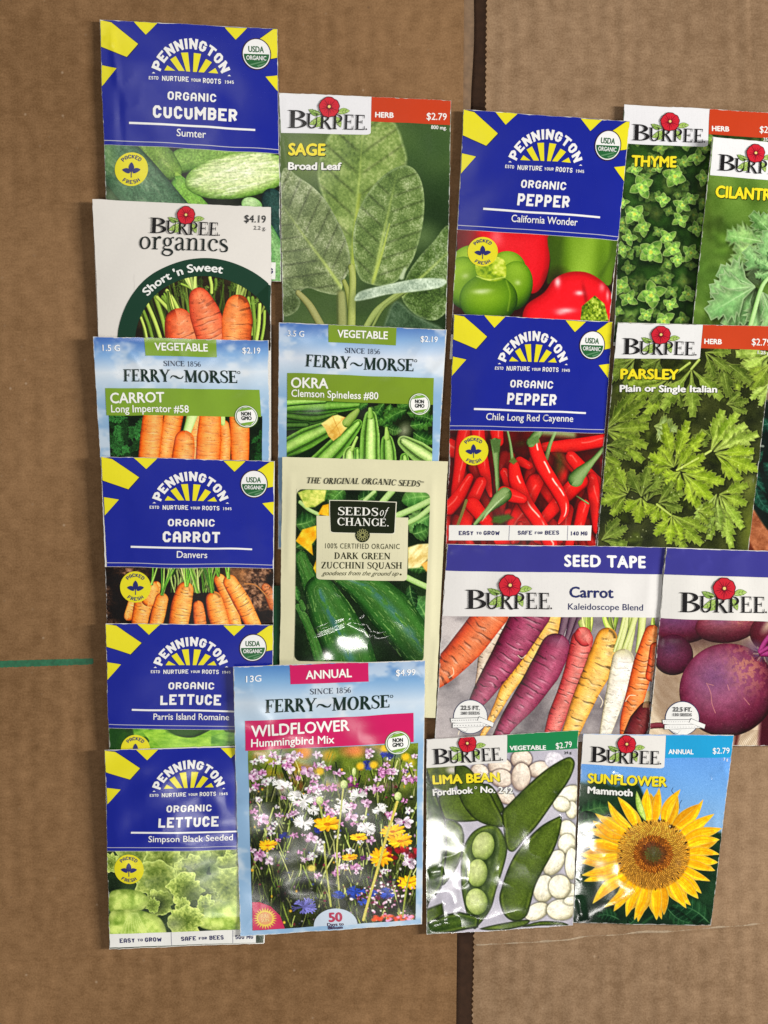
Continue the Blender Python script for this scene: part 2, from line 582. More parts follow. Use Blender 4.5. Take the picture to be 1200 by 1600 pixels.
CF = {  # angular sign face: centre lines in a unit box
    'A': ['0,0 0,.72 .3,1 .7,1 1,.72 1,0', '0,.36 1,.36'], 'B': ['0,0 0,1 .72,1 1,.82 1,.64 .8,.52 0,.52', '.8,.52 1,.4 1,.18 .72,0 0,0'],
    'C': ['1,.69 1,.78 .72,1 .28,1 0,.78 0,.22 .28,0 .72,0 1,.22 1,.31'], 'D': ['0,0 0,1 .68,1 1,.76 1,.24 .68,0 0,0'],
    'E': ['1,1 0,1 0,0 1,0', '0,.5 .82,.5'], 'F': ['1,1 0,1 0,0', '0,.5 .82,.5'],
    'G': ['1,.74 1,.78 .72,1 .28,1 0,.78 0,.22 .28,0 .72,0 1,.22 1,.46 .56,.46'], 'H': ['0,0 0,1', '1,0 1,1', '0,.5 1,.5'],
    'I': ['.5,0 .5,1'], 'K': ['0,0 0,1', '1,1 .12,.46', '.3,.56 1,0'], 'L': ['0,1 0,0 1,0'], 'M': ['0,0 0,1 .5,.4 1,1 1,0'],
    'N': ['0,0 0,1 1,0 1,1'], 'O': ['.28,0 .72,0 1,.22 1,.78 .72,1 .28,1 0,.78 0,.22 .28,0'], 'P': ['0,0 0,1 .72,1 1,.8 1,.62 .72,.42 0,.42'],
    'R': ['0,0 0,1 .72,1 1,.8 1,.66 .72,.46 0,.46', '.5,.46 1,0'], 'S': ['1,.78 .76,1 .24,1 0,.82 0,.68 .22,.52 .78,.48 1,.32 1,.18 .76,0 .24,0 0,.22'],
    'T': ['0,1 1,1', '.5,0 .5,1'], 'U': ['0,1 0,.22 .28,0 .72,0 1,.22 1,1'], 'W': ['0,1 .22,0 .5,.62 .78,0 1,1'], 'Y': ['0,1 .5,.48 1,1', '.5,.48 .5,0'],
    '0': ['.28,0 .72,0 1,.22 1,.78 .72,1 .28,1 0,.78 0,.22 .28,0'], '1': ['.1,.8 .5,1 .5,0', '.1,0 .9,0'], '4': ['.75,0 .75,1 0,.3 1,.3'],
    '5': ['.95,1 .05,1 .05,.56 .7,.56 1,.4 1,.2 .72,0 .28,0 0,.16'], '9': ['.1,0 .72,0 1,.22 1,.78 .72,1 .28,1 0,.8 0,.64 .28,.44 1,.44'],
}


def _angular(ch, st):
    if ch not in CF:
        return [], .4
    wd = {'I': st + .02, 'M': .86, 'W': .9, '1': .5, 'N': .7}.get(ch, .64)
    o = []
    for p in CF[ch]:
        q = [tuple(map(float, s.split(','))) for s in p.split()]
        q = [(st / 2 + x * (wd - st), st / 2 + y * (1 - st)) for x, y in q]
        clo = q[0] == q[-1]
        for i in range(len(q) - 1):
            e0 = st * .2 if (i > 0 or clo) else (st / 2 if q[0][1] in (st / 2, 1 - st / 2) and abs(q[1][0] - q[0][0]) < .02 else 0)
            e1 = st * .2 if (i < len(q) - 2 or clo) else (st / 2 if q[-1][1] in (st / 2, 1 - st / 2) and abs(q[-1][0] - q[-2][0]) < .02 else 0)
            dx, dy = q[i + 1][0] - q[i][0], q[i + 1][1] - q[i][1]
            hz = lambda j: abs(q[j][1] - q[j - 1 if j else 1][1]) < .02 and (abs(q[j][0] - st / 2) < .02 or abs(q[j][0] - wd + st / 2) < .02)
            if i == 0 and not clo and hz(0):
                e0 = st / 2
            if i == len(q) - 2 and not clo and hz(len(q) - 1) and ch not in 'GS':
                e1 = st / 2
            # square corners close fully, chamfered ones just overlap
            def turn(j):
                ax, ay = q[j][0] - q[j - 1][0], q[j][1] - q[j - 1][1]
                bx, by = q[j + 1][0] - q[j][0], q[j + 1][1] - q[j][1]
                c = (ax * bx + ay * by) / (math.hypot(ax, ay) * math.hypot(bx, by) + 1e-9)
                return c
            if i > 0 and turn(i) < .3:
                e0 = st / 2
            if i < len(q) - 2 and turn(i + 1) < .3:
                e1 = st / 2
            o.append(seg(q[i][0], q[i][1], q[i + 1][0], q[i + 1][1], st, None, e0, e1))
    return o, wd


def stroke_layout(text, face, track=0.0, st=.2, big=None):
    global TK, TN, SH
    polys, x = [], 0.0
    keep = TK, TN, SH
    if face == 'heavy serif':
        TK, TN, SH = .215, .08, .06
    elif face == 'medium serif':
        TK, TN, SH = .185, .07, .055
    for i, ch in enumerate(text):
        k = 1.0
        if ch == ' ':
            x += .42
            continue
        if 'serif' in face:
            g, w = _serif(ch)
            sp = .03
        else:
            g, w = _angular(ch, st)
            sp = .15
        if big and i > 0:
            k = big
        polys += [[(x + px * k, py * k) for px, py in p] for p in g]
        x += (w + sp + track) * k
    TK, TN, SH = keep
    return polys


_sans_cache = {}
_sans_cap = None


def sans_layout(text, bold, space):
    """faces of a line set in the built-in sans face, scaled to cap height 1"""
    global _sans_cap
    ext, bold = max(0.0, bold) * 1.2, 0.0

    def faces(tx):
        key = (tx, bold, space)
        if key in _sans_cache:
            return _sans_cache[key]
        cu = bpy.data.curves.new('lettering', 'FONT')
        cu.body = tx
        cu.offset = bold
        cu.resolution_u = 3
        cu.space_character = space
        ob = bpy.data.objects.new('lettering', cu)
        COL.objects.link(ob)
        dg = bpy.context.evaluated_depsgraph_get()
        dg.update()
        me = ob.evaluated_get(dg).to_mesh()
        vs = [(v.co.x, v.co.y) for v in me.vertices]
        me.calc_loop_triangles()
        fs = [[vs[i] for i in t.vertices] for t in me.loop_triangles]
        ob.evaluated_get(dg).to_mesh_clear()
        bpy.data.objects.remove(ob)
        bpy.data.curves.remove(cu)
        _sans_cache[key] = fs
        return fs
    if _sans_cap is None:
        H = np.array([p for f in faces('H') for p in f])
        _sans_cap = H[:, 1].max() - H[:, 1].min() - 2 * bold
    fs = faces(text)
    sh = [(0, 0)]
    if ext > 0:
        sh += [(ext, 0), (-ext, 0), (0, ext * .75), (0, -ext * .75)]
    return [[(x / _sans_cap + a, y / _sans_cap + b) for x, y in f] for a, b in sh for f in fs]


def cut_poly(P, axis, val):
    lo, hi = [], []
    n = len(P)
    for i in range(n):
        a, b = P[i], P[(i + 1) % n]
        if a[axis] <= val:
            lo.append(a)
        if a[axis] >= val:
            hi.append(a)
        if (a[axis] - val) * (b[axis] - val) < 0:
            t = (val - a[axis]) / (b[axis] - a[axis])
            p = (a[0] + (b[0] - a[0]) * t, a[1] + (b[1] - a[1]) * t)
            lo.append(p)
            hi.append(p)
    return lo, hi


def dice(polys, g=14.0):
    out = []
    for P in polys:
        st = [[(float(x), float(y)) for x, y in P]]
        for ax in (0, 1):
            nx = []
            for Q in st:
                lo, hi = min(p[ax] for p in Q), max(p[ax] for p in Q)
                k = math.floor(lo / g) + 1
                cur = Q
                while k * g < hi - 1e-6 and len(cur) > 2:
                    a, b = cut_poly(cur, ax, k * g)
                    if len(a) > 2:
                        nx.append(a)
                    cur = b
                    k += 1
                if len(cur) > 2:
                    nx.append(cur)
            st = nx
        out += st
    return out


def triangulate(P):
    """ear clipping for outlines"""
    P = [tuple(p) for p in P]
    A = sum(P[i][0] * P[(i + 1) % len(P)][1] - P[(i + 1) % len(P)][0] * P[i][1] for i in range(len(P)))
    if A < 0:
        P = P[::-1]
    idx = list(range(len(P)))
    out = []
    guard = 0

    def cr(o, a, b):
        return (a[0] - o[0]) * (b[1] - o[1]) - (a[1] - o[1]) * (b[0] - o[0])
    while len(idx) > 3 and guard < 5000:
        guard += 1
        done = False
        for k in range(len(idx)):
            i, j, l = idx[k - 1], idx[k], idx[(k + 1) % len(idx)]
            if cr(P[i], P[j], P[l]) <= 1e-9:
                continue
            if any(cr(P[i], P[j], P[m]) >= 0 and cr(P[j], P[l], P[m]) >= 0 and cr(P[l], P[i], P[m]) >= 0
                   for m in idx if m not in (i, j, l)):
                continue
            out.append([P[i], P[j], P[l]])
            idx.pop(k)
            done = True
            break
        if not done:
            break
    if len(idx) >= 3:
        out.append([P[i] for i in idx])
    return out


def circle(cx, cy, r, n=48, a0=0, a1=360, ry=None):
    ry = r if ry is None else ry
    full = abs(a1 - a0) >= 360
    m = n if full else n + 1
    return [(cx + r * math.cos(math.radians(a0 + (a1 - a0) * k / n)), cy + ry * math.sin(math.radians(a0 + (a1 - a0) * k / n))) for k in range(m)]


def annulus(cx, cy, r0, r1, a0=0, a1=360, n=48, ry0=None, ry1=None):
    ry0 = r0 if ry0 is None else ry0
    ry1 = r1 if ry1 is None else ry1
    out = []
    for k in range(n):
        A, B = (math.radians(a0 + (a1 - a0) * j / n) for j in (k, k + 1))
        out.append([(cx + r0 * math.cos(A), cy + ry0 * math.sin(A)), (cx + r1 * math.cos(A), cy + ry1 * math.sin(A)),
                    (cx + r1 * math.cos(B), cy + ry1 * math.sin(B)), (cx + r0 * math.cos(B), cy + ry0 * math.sin(B))])
    return out


def rrect(x0, y0, x1, y1, r, corners='abcd', n=6):
    """rounded box, corners a=TL b=TR c=BR d=BL"""
    P = []
    for key, cx, cy, a in (('a', x0 + r, y0 + r, 180), ('b', x1 - r, y0 + r, 270), ('c', x1 - r, y1 - r, 0), ('d', x0 + r, y1 - r, 90)):
        if key in corners:
            P += [(cx + r * math.cos(math.radians(a + 90 * k / n)), cy + r * math.sin(math.radians(a + 90 * k / n))) for k in range(n + 1)]
        else:
            P.append({'a': (x0, y0), 'b': (x1, y0), 'c': (x1, y1), 'd': (x0, y1)}[key])
    return P
# ------------------------------------------------------------------ materials
def new_mat(name):
    m = bpy.data.materials.new(name)
    m.use_nodes = True
    nt = m.node_tree
    return m, nt, nt.nodes['Principled BSDF']


def print_mat(name, rough, bump=0.12, scale=900.0, spec=0.5, coat=0.0, coat_rough=0.1):
    """ink on paper or film: ink colour is stored per vertex, fibre noise and fine crumple are procedural"""
    m, nt, b = new_mat(name)
    N = nt.nodes.new
    L = nt.links.new
    at = N('ShaderNodeAttribute')
    at.attribute_name = 'ink'
    tc = N('ShaderNodeTexCoord')
    no = N('ShaderNodeTexNoise')
    no.inputs['Scale'].default_value = scale
    no.inputs['Detail'].default_value = 3
    mr = N('ShaderNodeMapRange')
    mr.inputs['To Min'].default_value = 0.965
    mr.inputs['To Max'].default_value = 1.035
    mx = N('ShaderNodeMix')
    mx.data_type = 'RGBA'
    mx.blend_type = 'MULTIPLY'
    mx.inputs['Factor'].default_value = 1.0
    L(tc.outputs['Object'], no.inputs['Vector'])
    L(no.outputs['Fac'], mr.inputs['Value'])
    L(at.outputs['Color'], mx.inputs['A'])
    L(mr.outputs['Result'], mx.inputs['B'])
    L(mx.outputs['Result'], b.inputs['Base Color'])
    n2 = N('ShaderNodeTexNoise')
    n2.inputs['Scale'].default_value = 70.0
    n2.inputs['Detail'].default_value = 5
    L(tc.outputs['Object'], n2.inputs['Vector'])
    m2 = N('ShaderNodeMapRange')
    m2.inputs['To Min'].default_value = rough * .75
    m2.inputs['To Max'].default_value = rough * 1.3
    L(n2.outputs['Fac'], m2.inputs['Value'])
    L(m2.outputs['Result'], b.inputs['Roughness'])
    bp = N('ShaderNodeBump')
    bp.inputs['Strength'].default_value = bump
    bp.inputs['Distance'].default_value = 0.0004
    L(n2.outputs['Fac'], bp.inputs['Height'])
    L(bp.outputs['Normal'], b.inputs['Normal'])
    b.inputs['Specular IOR Level'].default_value = spec
    b.inputs['Coat Weight'].default_value = coat
    b.inputs['Coat Roughness'].default_value = coat_rough
    return m


MATS = {
    'paper': print_mat('printed_paper', 0.50, 0.10, spec=0.22),
    'satin': print_mat('printed_satin_paper', 0.29, 0.12, spec=0.30),
    'gloss': print_mat('printed_gloss_paper', 0.20, 0.13, spec=0.40),
    'film': print_mat('printed_plastic_film', 0.10, 0.10, spec=0.50, coat=0.0, coat_rough=0.05),
}


def make_mesh(name, V, F, cols, normals, mat, parent, smooth=True):
    """V n x 3, F list of faces or n x 4 array, cols n x 3 linear"""
    me = bpy.data.meshes.new(name)
    if isinstance(F, np.ndarray):
        nf = len(F)
        k = F.shape[1]
        me.vertices.add(len(V))
        me.vertices.foreach_set('co', np.asarray(V, np.float32).ravel())
        me.loops.add(nf * k)
        me.loops.foreach_set('vertex_index', F.astype(np.int32).ravel())
        me.polygons.add(nf)
        me.polygons.foreach_set('loop_start', np.arange(0, nf * k, k, dtype=np.int32))
        me.update(calc_edges=True)
    else:
        me.from_pydata([tuple(v) for v in V], [], F)
    if cols is not None:
        ca = me.color_attributes.new('ink', 'FLOAT_COLOR', 'POINT')
        c4 = np.ones((len(V), 4), np.float32)
        c4[:, :3] = cols
        ca.data.foreach_set('color', c4.ravel())
    me.polygons.foreach_set('use_smooth', np.full(len(me.polygons), smooth, dtype=bool))
    if normals is not None:
        me.normals_split_custom_set_from_vertices(np.asarray(normals, np.float32))
    me.materials.append(mat)
    ob = bpy.data.objects.new(name, me)
    COL.objects.link(ob)
    if parent is not None:
        ob.parent = parent
    return ob


LAY = 0.06   # mm between ink layers
T_EDGE = 0.45
RISE = 2.4     # seeds inside hold the rim this far off the board, mm
GROUP = 'seed packets laid out on the cardboard'


class Packet:
    def __init__(s, label, quad, z, crop, bulge=0.8, wr=0.12, wl=70.0, seed=1, mat='paper', edge=(226, 224, 218), creases=(), group=GROUP):
        """quad: corners on the layout; z: heights in mm of TL, TR, BR, BL; creases: (x0,y0,x1,y1,amp mm,width)"""
        z = tuple(t * 1.35 + RISE for t in z)
        bulge, wr = bulge * 1.8, wr * 1.5
        s.q, s.z, s.crop = quad, z, crop
        s.bulge, s.wr, s.wl, s.seed, s.mat = bulge, wr, wl, seed, mat
        s.creases = creases
        zc = sum(z) / 4 + T_EDGE + bulge * 0.5
        s.f = 1 - zc / 1000 / CAM_H
        rr = np.random.RandomState(seed)
        s.waves = [(rr.uniform(0, math.pi), rr.uniform(0.6, 1.8), rr.uniform(0, 6.28), rr.uniform(0.5, 1.0)) for _ in range(5)]
        c = quad.at(np.array(.5), np.array(.5))
        s.root = bpy.data.objects.new('seed_packet', None)
        s.root.empty_display_size = 0.01
        s.org = np.array([(c[0] - 600) * S * s.f, (800 - c[1]) * S * s.f, 0.0])
        s.root.location = s.org
        s.root['label'] = label
        s.root['category'] = 'seed packet'
        s.root['group'] = group
        COL.objects.link(s.root)
        s.parts = {}
        s.order = []
        s.nodes = {}
        s.pouch(edge)

    # height of the printed face in mm
    def h(s, P):
        u, v = s.q.inv(P)
        u, v = np.clip(u, 0, 1), np.clip(v, 0, 1)
        z0, z1, z2, z3 = s.z
        base = z0 * (1 - u) * (1 - v) + z1 * u * (1 - v) + z2 * u * v + z3 * (1 - u) * v
        B = (1 - np.abs(2 * u - 1) ** 2.6) * (1 - np.abs(2 * v - 1) ** 3.2)
        out = base + T_EDGE + s.bulge * B
        X, Y = P[..., 0], P[..., 1]
        wv = 0
        for a, k, ph, am in s.waves:
            wob = 1.6 * vnoise(X / (s.wl * 1.3), Y / (s.wl * 1.3), s.seed + 3)
            wv = wv + am * np.sin((X * math.cos(a) + Y * math.sin(a)) * 2 * math.pi * k / s.wl / 1.6 + ph + wob * 2)
        out = out + s.wr * wv * (0.35 + 0.65 * sstep(0, 0.16, np.minimum(np.minimum(u, 1 - u), np.minimum(v, 1 - v)))) * 0.5
        if s.mat != 'paper':
            k = {'film': .30, 'gloss': .16, 'satin': .09}[s.mat]
            g = fbm(X / 46, Y / 46, s.seed + 20, 2)
            edge = sstep(0, .12, np.minimum(np.minimum(u, 1 - u), np.minimum(v, 1 - v)))
            out = out + k * (1 - np.abs(2 * g - 1)) ** 2 * (.3 + .7 * sstep(.35, .7, fbm(X / 120, Y / 120, s.seed + 31)))  * (.4 + .6 * edge)
            if s.mat == 'film':
                out = out - .8 * k * (1 - np.abs(2 * g - 1)) ** 2 * (1 - sstep(.30, .48, v)) * (.3 + .7 * sstep(.35, .7, fbm(X / 120, Y / 120, s.seed + 31))) * (.4 + .6 * edge)
        for (x0, y0, x1, y1, am, wd) in s.creases:
            ex, ey = x1 - x0, y1 - y0
            L = ex * ex + ey * ey
            t = ((X - x0) * ex + (Y - y0) * ey) / L
            d = np.hypot(X - x0 - np.clip(t, 0, 1) * ex, Y - y0 - np.clip(t, 0, 1) * ey)
            wd = max(wd, 6.0)
            out = out + .62 * am * np.exp(-(d / wd) ** 2) * np.clip(1 - np.abs(2 * t - 1) ** 4, 0, 1)
        return out

    def world(s, P, lift=0.0):
        P = np.asarray(P, float)
        z = s.h(P) + lift
        u, v = s.q.inv(P)
        X_, Y_ = P[..., 0], P[..., 1]
        e = 0.6
        dx = (s.h(P + [e, 0]) - s.h(P - [e, 0])) / (2 * e * S * 1000)
        dy = (s.h(P + [0, e]) - s.h(P - [0, e])) / (2 * e * S * 1000)
        n = np.stack([-dx, dy, np.ones_like(dx)], -1)
        n /= np.linalg.norm(n, axis=-1, keepdims=True)
        # cut edges wander a little
        ed = np.exp(-np.minimum(np.minimum(u, 1 - u) * 260, np.minimum(v, 1 - v) * 380) / 6)
        jx = (fbm(X_ / 75, Y_ / 75, s.seed + 40, 2) - .5) * 2.4 + (vnoise(X_ / 6, Y_ / 6, s.seed + 44) - .5) * 1.0 * ed
        jy = (fbm(X_ / 75, Y_ / 75, s.seed + 50, 2) - .5) * 2.4 + (vnoise(X_ / 6, Y_ / 6, s.seed + 54) - .5) * 1.0 * ed
        V = np.stack([(X_ + jx - 600) * S * s.f, (800 - Y_ - jy) * S * s.f, z / 1000], -1) - s.org
        return V, n

    def pouch(s, edge):
        a_, b_, c_, d_ = s.q.p
        nu, nv = int(np.linalg.norm(b_ - a_) / 4), int(np.linalg.norm(d_ - a_) / 4)
        u, v = np.meshgrid(np.linspace(0, 1, nu), np.linspace(0, 1, nv))
        P = s.q.at(u, v).reshape(-1, 2)
        V, n = s.world(P, -.05)
        idx = np.arange(nu * nv).reshape(nv, nu)
        F = [tuple(int(t) for t in q) for q in np.stack([idx[:-1, :-1], idx[1:, :-1], idx[1:, 1:], idx[:-1, 1:]], -1).reshape(-1, 4)]
        V, n = list(V), list(n)
        rim = list(idx[0, :]) + list(idx[1:, -1]) + list(idx[-1, -2::-1]) + list(idx[-2:0, 0])
        m = len(rim)
        base = len(V)
        uu, vv = s.q.inv(P)
        z0, z1, z2, z3 = s.z
        zb = (z0 * (1 - uu) * (1 - vv) + z1 * uu * (1 - vv) + z2 * uu * vv + z3 * (1 - uu) * vv) / 1000
        cen = np.mean([V[i] for i in rim], axis=0)
        for i in rim:
            o = V[i] - cen
            o[2] = 0
            o /= np.linalg.norm(o)
            top = np.array(V[i])
            bot = np.array([top[0], top[1], zb[i]])
            V += [top, bot, bot.copy()]
            n += [o, o, np.array([0, 0, -1.0])]
        for k in range(m):
            a, b = base + 3 * k, base + 3 * ((k + 1) % m)
            F.append((a, b, b + 1, a + 1))
        # underside, rounded by the seeds inside
        gu, gv = np.meshgrid(np.linspace(0, 1, 14), np.linspace(0, 1, 18))
        Q = s.q.at(gu, gv)
        B = (1 - np.abs(2 * gu - 1) ** 2.6) * (1 - np.abs(2 * gv - 1) ** 3.2)
        zz = (z0 * (1 - gu) * (1 - gv) + z1 * gu * (1 - gv) + z2 * gu * gv + z3 * (1 - gu) * gv - (RISE - .12) * B) / 1000
        k0 = len(V)
        V += list(np.stack([(Q[..., 0] - 600) * S * s.f, (800 - Q[..., 1]) * S * s.f, zz], -1).reshape(-1, 3) - s.org)
        n += [np.array([0, 0, -1.0])] * (14 * 18)
        ix = np.arange(14 * 18).reshape(18, 14) + k0
        F += [tuple(int(t) for t in q) for q in np.stack([ix[:-1, :-1], ix[:-1, 1:], ix[1:, 1:], ix[1:, :-1]], -1).reshape(-1, 4)]
        cols = np.tile(lin(edge), (len(V), 1))
        make_mesh('pouch', np.array(V), F, cols, np.array(n), MATS[s.mat], s.root)

    def add(s, part, polys, color, lay):
        """flat ink shapes; part may be 'part/child'"""
        if part not in s.parts:
            s.parts[part] = []
            s.order.append(part)
        s.parts[part].append((polys, lin(color), lay))

    def shape(s, part, P, color, lay=2, tr=None, convex=False):
        P = [tuple(p) for p in P]
        if tr is not None:
            P = [tuple(p) for p in tr(np.array(P))]
        s.add(part, [P] if convex else triangulate(P), color, lay)

    def polys(s, part, L, color, lay=2, tr=None):
        if tr is not None:
            L = [[tuple(q) for q in tr(np.array(p))] for p in L]
        s.add(part, L, color, lay)

    def text(s, part, tx, p0, p1, cap, color, bold=0.0, lay=5, face='sans', tr=None, space=1.0, shear=0.0, track=0.0, st=.2, big=None):
        """line of lettering from baseline end p0 to p1 (in tr's source units)"""
        L = sans_layout(tx, bold, space) if face == 'sans' else stroke_layout(tx, face, track, st, big)
        A = np.array([p for q in L for p in q])
        x0, x1 = A[:, 0].min(), A[:, 0].max()
        p0, p1 = np.array(p0, float), np.array(p1, float)
        d = (p1 - p0) / (x1 - x0)
        up = np.array([d[1], -d[0]])
        up = up / np.linalg.norm(up) * cap
        out = []
        for q in L:
            q = np.array(q)
            R = p0 + (q[:, :1] - x0) * d + q[:, 1:] * (up + d / np.linalg.norm(d) * shear * cap)
            out.append(R if tr is None else tr(R))
        s.add(part, [[tuple(p) for p in q] for q in out], color, lay)

    def arc_text(s, part, tx, c, r, a0, a1, cap, color, bold=0.0, lay=5, face='sans', tr=None, inner=False, st=.2, track=0.0, space=1.0):
        """lettering on a circle; angles from the top, clockwise; inner = reads along the bottom"""
        L = sans_layout(tx, bold, space) if face == 'sans' else stroke_layout(tx, face, track, st)
        A = np.array([p for q in L for p in q])
        x0, x1 = A[:, 0].min(), A[:, 0].max()
        out = []
        for q in dice(L, .35):
            q = np.array(q)
            a = np.radians(a0 + (a1 - a0) * (q[:, 0] - x0) / (x1 - x0))
            rr = r + (q[:, 1] * cap if not inner else -q[:, 1] * cap)
            R = np.stack([c[0] + rr * np.sin(a), c[1] - rr * np.cos(a)], 1)
            out.append(R if tr is None else tr(R))
        s.add(part, [[tuple(p) for p in q] for q in out], color, lay)

    def picture(s, part, R, lay=1):
        P = R.PX.reshape(-1, 2)
        V, n = s.world(P, lay * LAY)
        idx = np.arange(R.nx * R.ny).reshape(R.ny, R.nx)
        F = np.stack([idx[:-1, :-1], idx[1:, :-1], idx[1:, 1:], idx[:-1, 1:]], -1).reshape(-1, 4)
        u, v = s.q.inv(P)
        d = np.minimum(np.minimum(u, 1 - u) * 260, np.minimum(v, 1 - v) * 380)
        wn = np.clip(1.6 - d - .2, 0, 1) * sstep(.42, .62, fbm(P[:, 0] / 7, P[:, 1] / 7, s.seed + 60, 2))
        C = R.C.reshape(-1, 3) * (1 - wn[:, None]) + 222 * wn[:, None]
        make_mesh(part, V, F, lin(C), n, MATS[s.mat], s.root)

    def finish(s):
        done = {}
        for part in sorted(s.order, key=lambda p: p.count('/')):
            V, F, C, Z = [], [], [], []
            k = 0
            for polys, col, lay in s.parts[part]:
                for j, p in enumerate(dice(polys, 4.5)):
                    if len(p) < 3:
                        continue
                    b = len(V)
                    V += p
                    F.append(tuple(range(b, b + len(p))))
                    C += [col] * len(p)
                    k += 1
                    Z += [lay * LAY + (k % 40) * 4e-4] * len(p)
            P = np.array(V)
            u, v = s.q.inv(P)
            m1 = .0010 + .0036 * sstep(.5, .8, fbm(P[:, 0] / 9, P[:, 1] / 9, s.seed + 60, 2))
            P = s.q.at(np.clip(u, m1, 1 - m1), np.clip(v, m1 * .7, 1 - m1 * .7))
            W, n = s.world(P, np.array(Z))
            # faces look up
            G = []
            for f in F:
                a = sum(P[f[i]][0] * P[f[(i + 1) % len(f)]][1] - P[f[(i + 1) % len(f)]][0] * P[f[i]][1] for i in range(len(f)))
                G.append(f if a < 0 else f[::-1])
            name = part.split('/')[-1].split('#')[0]
            par = s.root if '/' not in part else done[part.rsplit('/', 1)[0]]
            done[part] = make_mesh(name, W, G, np.array(C), n, MATS[s.mat], par)


# ------------------------------------------------------------------ cardboard
def board_mat(name, lo, hi):
    m, nt, b = new_mat(name)
    N, L = nt.nodes.new, nt.links.new
    tc = N('ShaderNodeTexCoord')

    def noise(scale, detail, sx=1, sy=1):
        mp = N('ShaderNodeMapping')
        mp.inputs['Scale'].default_value = (sx, sy, 1)
        n = N('ShaderNodeTexNoise')
        n.inputs['Scale'].default_value = scale
        n.inputs['Detail'].default_value = detail
        L(tc.outputs['Object'], mp.inputs['Vector'])
        L(mp.outputs['Vector'], n.inputs['Vector'])
        return n
    big, mid, fine = noise(7, 4), noise(150, 5, 1, .8), noise(1250, 4)
    fib = noise(520, 4, .35, 1)
    cr = N('ShaderNodeValToRGB')
    e = cr.color_ramp.elements
    e[0].position, e[0].color = 0.40, (*lo, 1)
    e[1].position, e[1].color = 0.62, (*hi, 1)
    ad = N('ShaderNodeMath')
    ad.operation = 'ADD'
    sc = []
    for n, k in ((big, .32), (mid, .25), (fine, .29), (fib, .14)):
        mm = N('ShaderNodeMath')
        mm.operation = 'MULTIPLY'
        mm.inputs[1].default_value = k
        L(n.outputs['Fac'], mm.inputs[0])
        sc.append(mm)
    cur = sc[0]
    for o in sc[1:]:
        a = N('ShaderNodeMath')
        a.operation = 'ADD'
        L(cur.outputs[0], a.inputs[0])
        L(o.outputs[0], a.inputs[1])
        cur = a
    L(cur.outputs[0], cr.inputs['Fac'])
    # pale and dark flecks of pulp
    vo = N('ShaderNodeTexVoronoi')
    vo.inputs['Scale'].default_value = 120
    L(tc.outputs['Object'], vo.inputs['Vector'])
    fl = N('ShaderNodeMapRange')
    fl.inputs['From Min'].default_value = 0.03
    fl.inputs['From Max'].default_value = 0.10
    fl.inputs['To Min'].default_value = 0.5
    fl.inputs['To Max'].default_value = 0.0
    L(vo.outputs['Distance'], fl.inputs['Value'])
    mx = N('ShaderNodeMix')
    mx.data_type = 'RGBA'
    L(fl.outputs['Result'], mx.inputs['Factor'])
    L(cr.outputs['Color'], mx.inputs['A'])
    vc = N('ShaderNodeMapRange')
    sepc = N('ShaderNodeSeparateColor')
    L(vo.outputs['Color'], sepc.inputs['Color'])
    cc = N('ShaderNodeValToRGB')
    cc.color_ramp.interpolation = 'CONSTANT'
    q = cc.color_ramp.elements
    q[0].position, q[0].color = 0.0, (0.10, 0.055, 0.03, 1)
    q[1].position, q[1].color = 0.14, (0.27, 0.175, 0.1, 1)
    q2 = q.new(0.80)
    q2.color = (0.46, 0.34, 0.23, 1)
    L(sepc.outputs[0], cc.inputs['Fac'])
    L(cc.outputs['Color'], mx.inputs['B'])
    L(mx.outputs['Result'], b.inputs['Base Color'])
    b.inputs['Roughness'].default_value = 0.72
    b.inputs['Specular IOR Level'].default_value = 0.22
    bp = N('ShaderNodeBump')
    bp.inputs['Strength'].default_value = 0.35
    bp.inputs['Distance'].default_value = 0.0003
    L(mid.outputs['Fac'], bp.inputs['Height'])
    b2 = N('ShaderNodeBump')
    b2.inputs['Strength'].default_value = 0.3
    b2.inputs['Distance'].default_value = 0.00012
    L(fine.outputs['Fac'], b2.inputs['Height'])
    L(bp.outputs['Normal'], b2.inputs['Normal'])
    L(b2.outputs['Normal'], b.inputs['Normal'])
    return m


BOARD = board_mat('smooth_kraft_board', (0.160, 0.082, 0.031), (0.300, 0.168, 0.077))
BOARD2 = board_mat('ridged_kraft_board', (0.195, 0.115, 0.058), (0.370, 0.240, 0.140))


def plain_mat(name, col, rough=0.7, scale=300, amt=0.2):
    m, nt, b = new_mat(name)
    N, L = nt.nodes.new, nt.links.new
    tc, no, cr = N('ShaderNodeTexCoord'), N('ShaderNodeTexNoise'), N('ShaderNodeValToRGB')
    no.inputs['Scale'].default_value = scale
    no.inputs['Detail'].default_value = 4
    c = np.array(col)
    cr.color_ramp.elements[0].position, cr.color_ramp.elements[0].color = .3, (*(c * (1 - amt)), 1)
    cr.color_ramp.elements[1].position, cr.color_ramp.elements[1].color = .7, (*(c * (1 + amt)), 1)
    L(tc.outputs['Object'], no.inputs['Vector'])
    L(no.outputs['Fac'], cr.inputs['Fac'])
    L(cr.outputs['Color'], b.inputs['Base Color'])
    b.inputs['Roughness'].default_value = rough
    return m


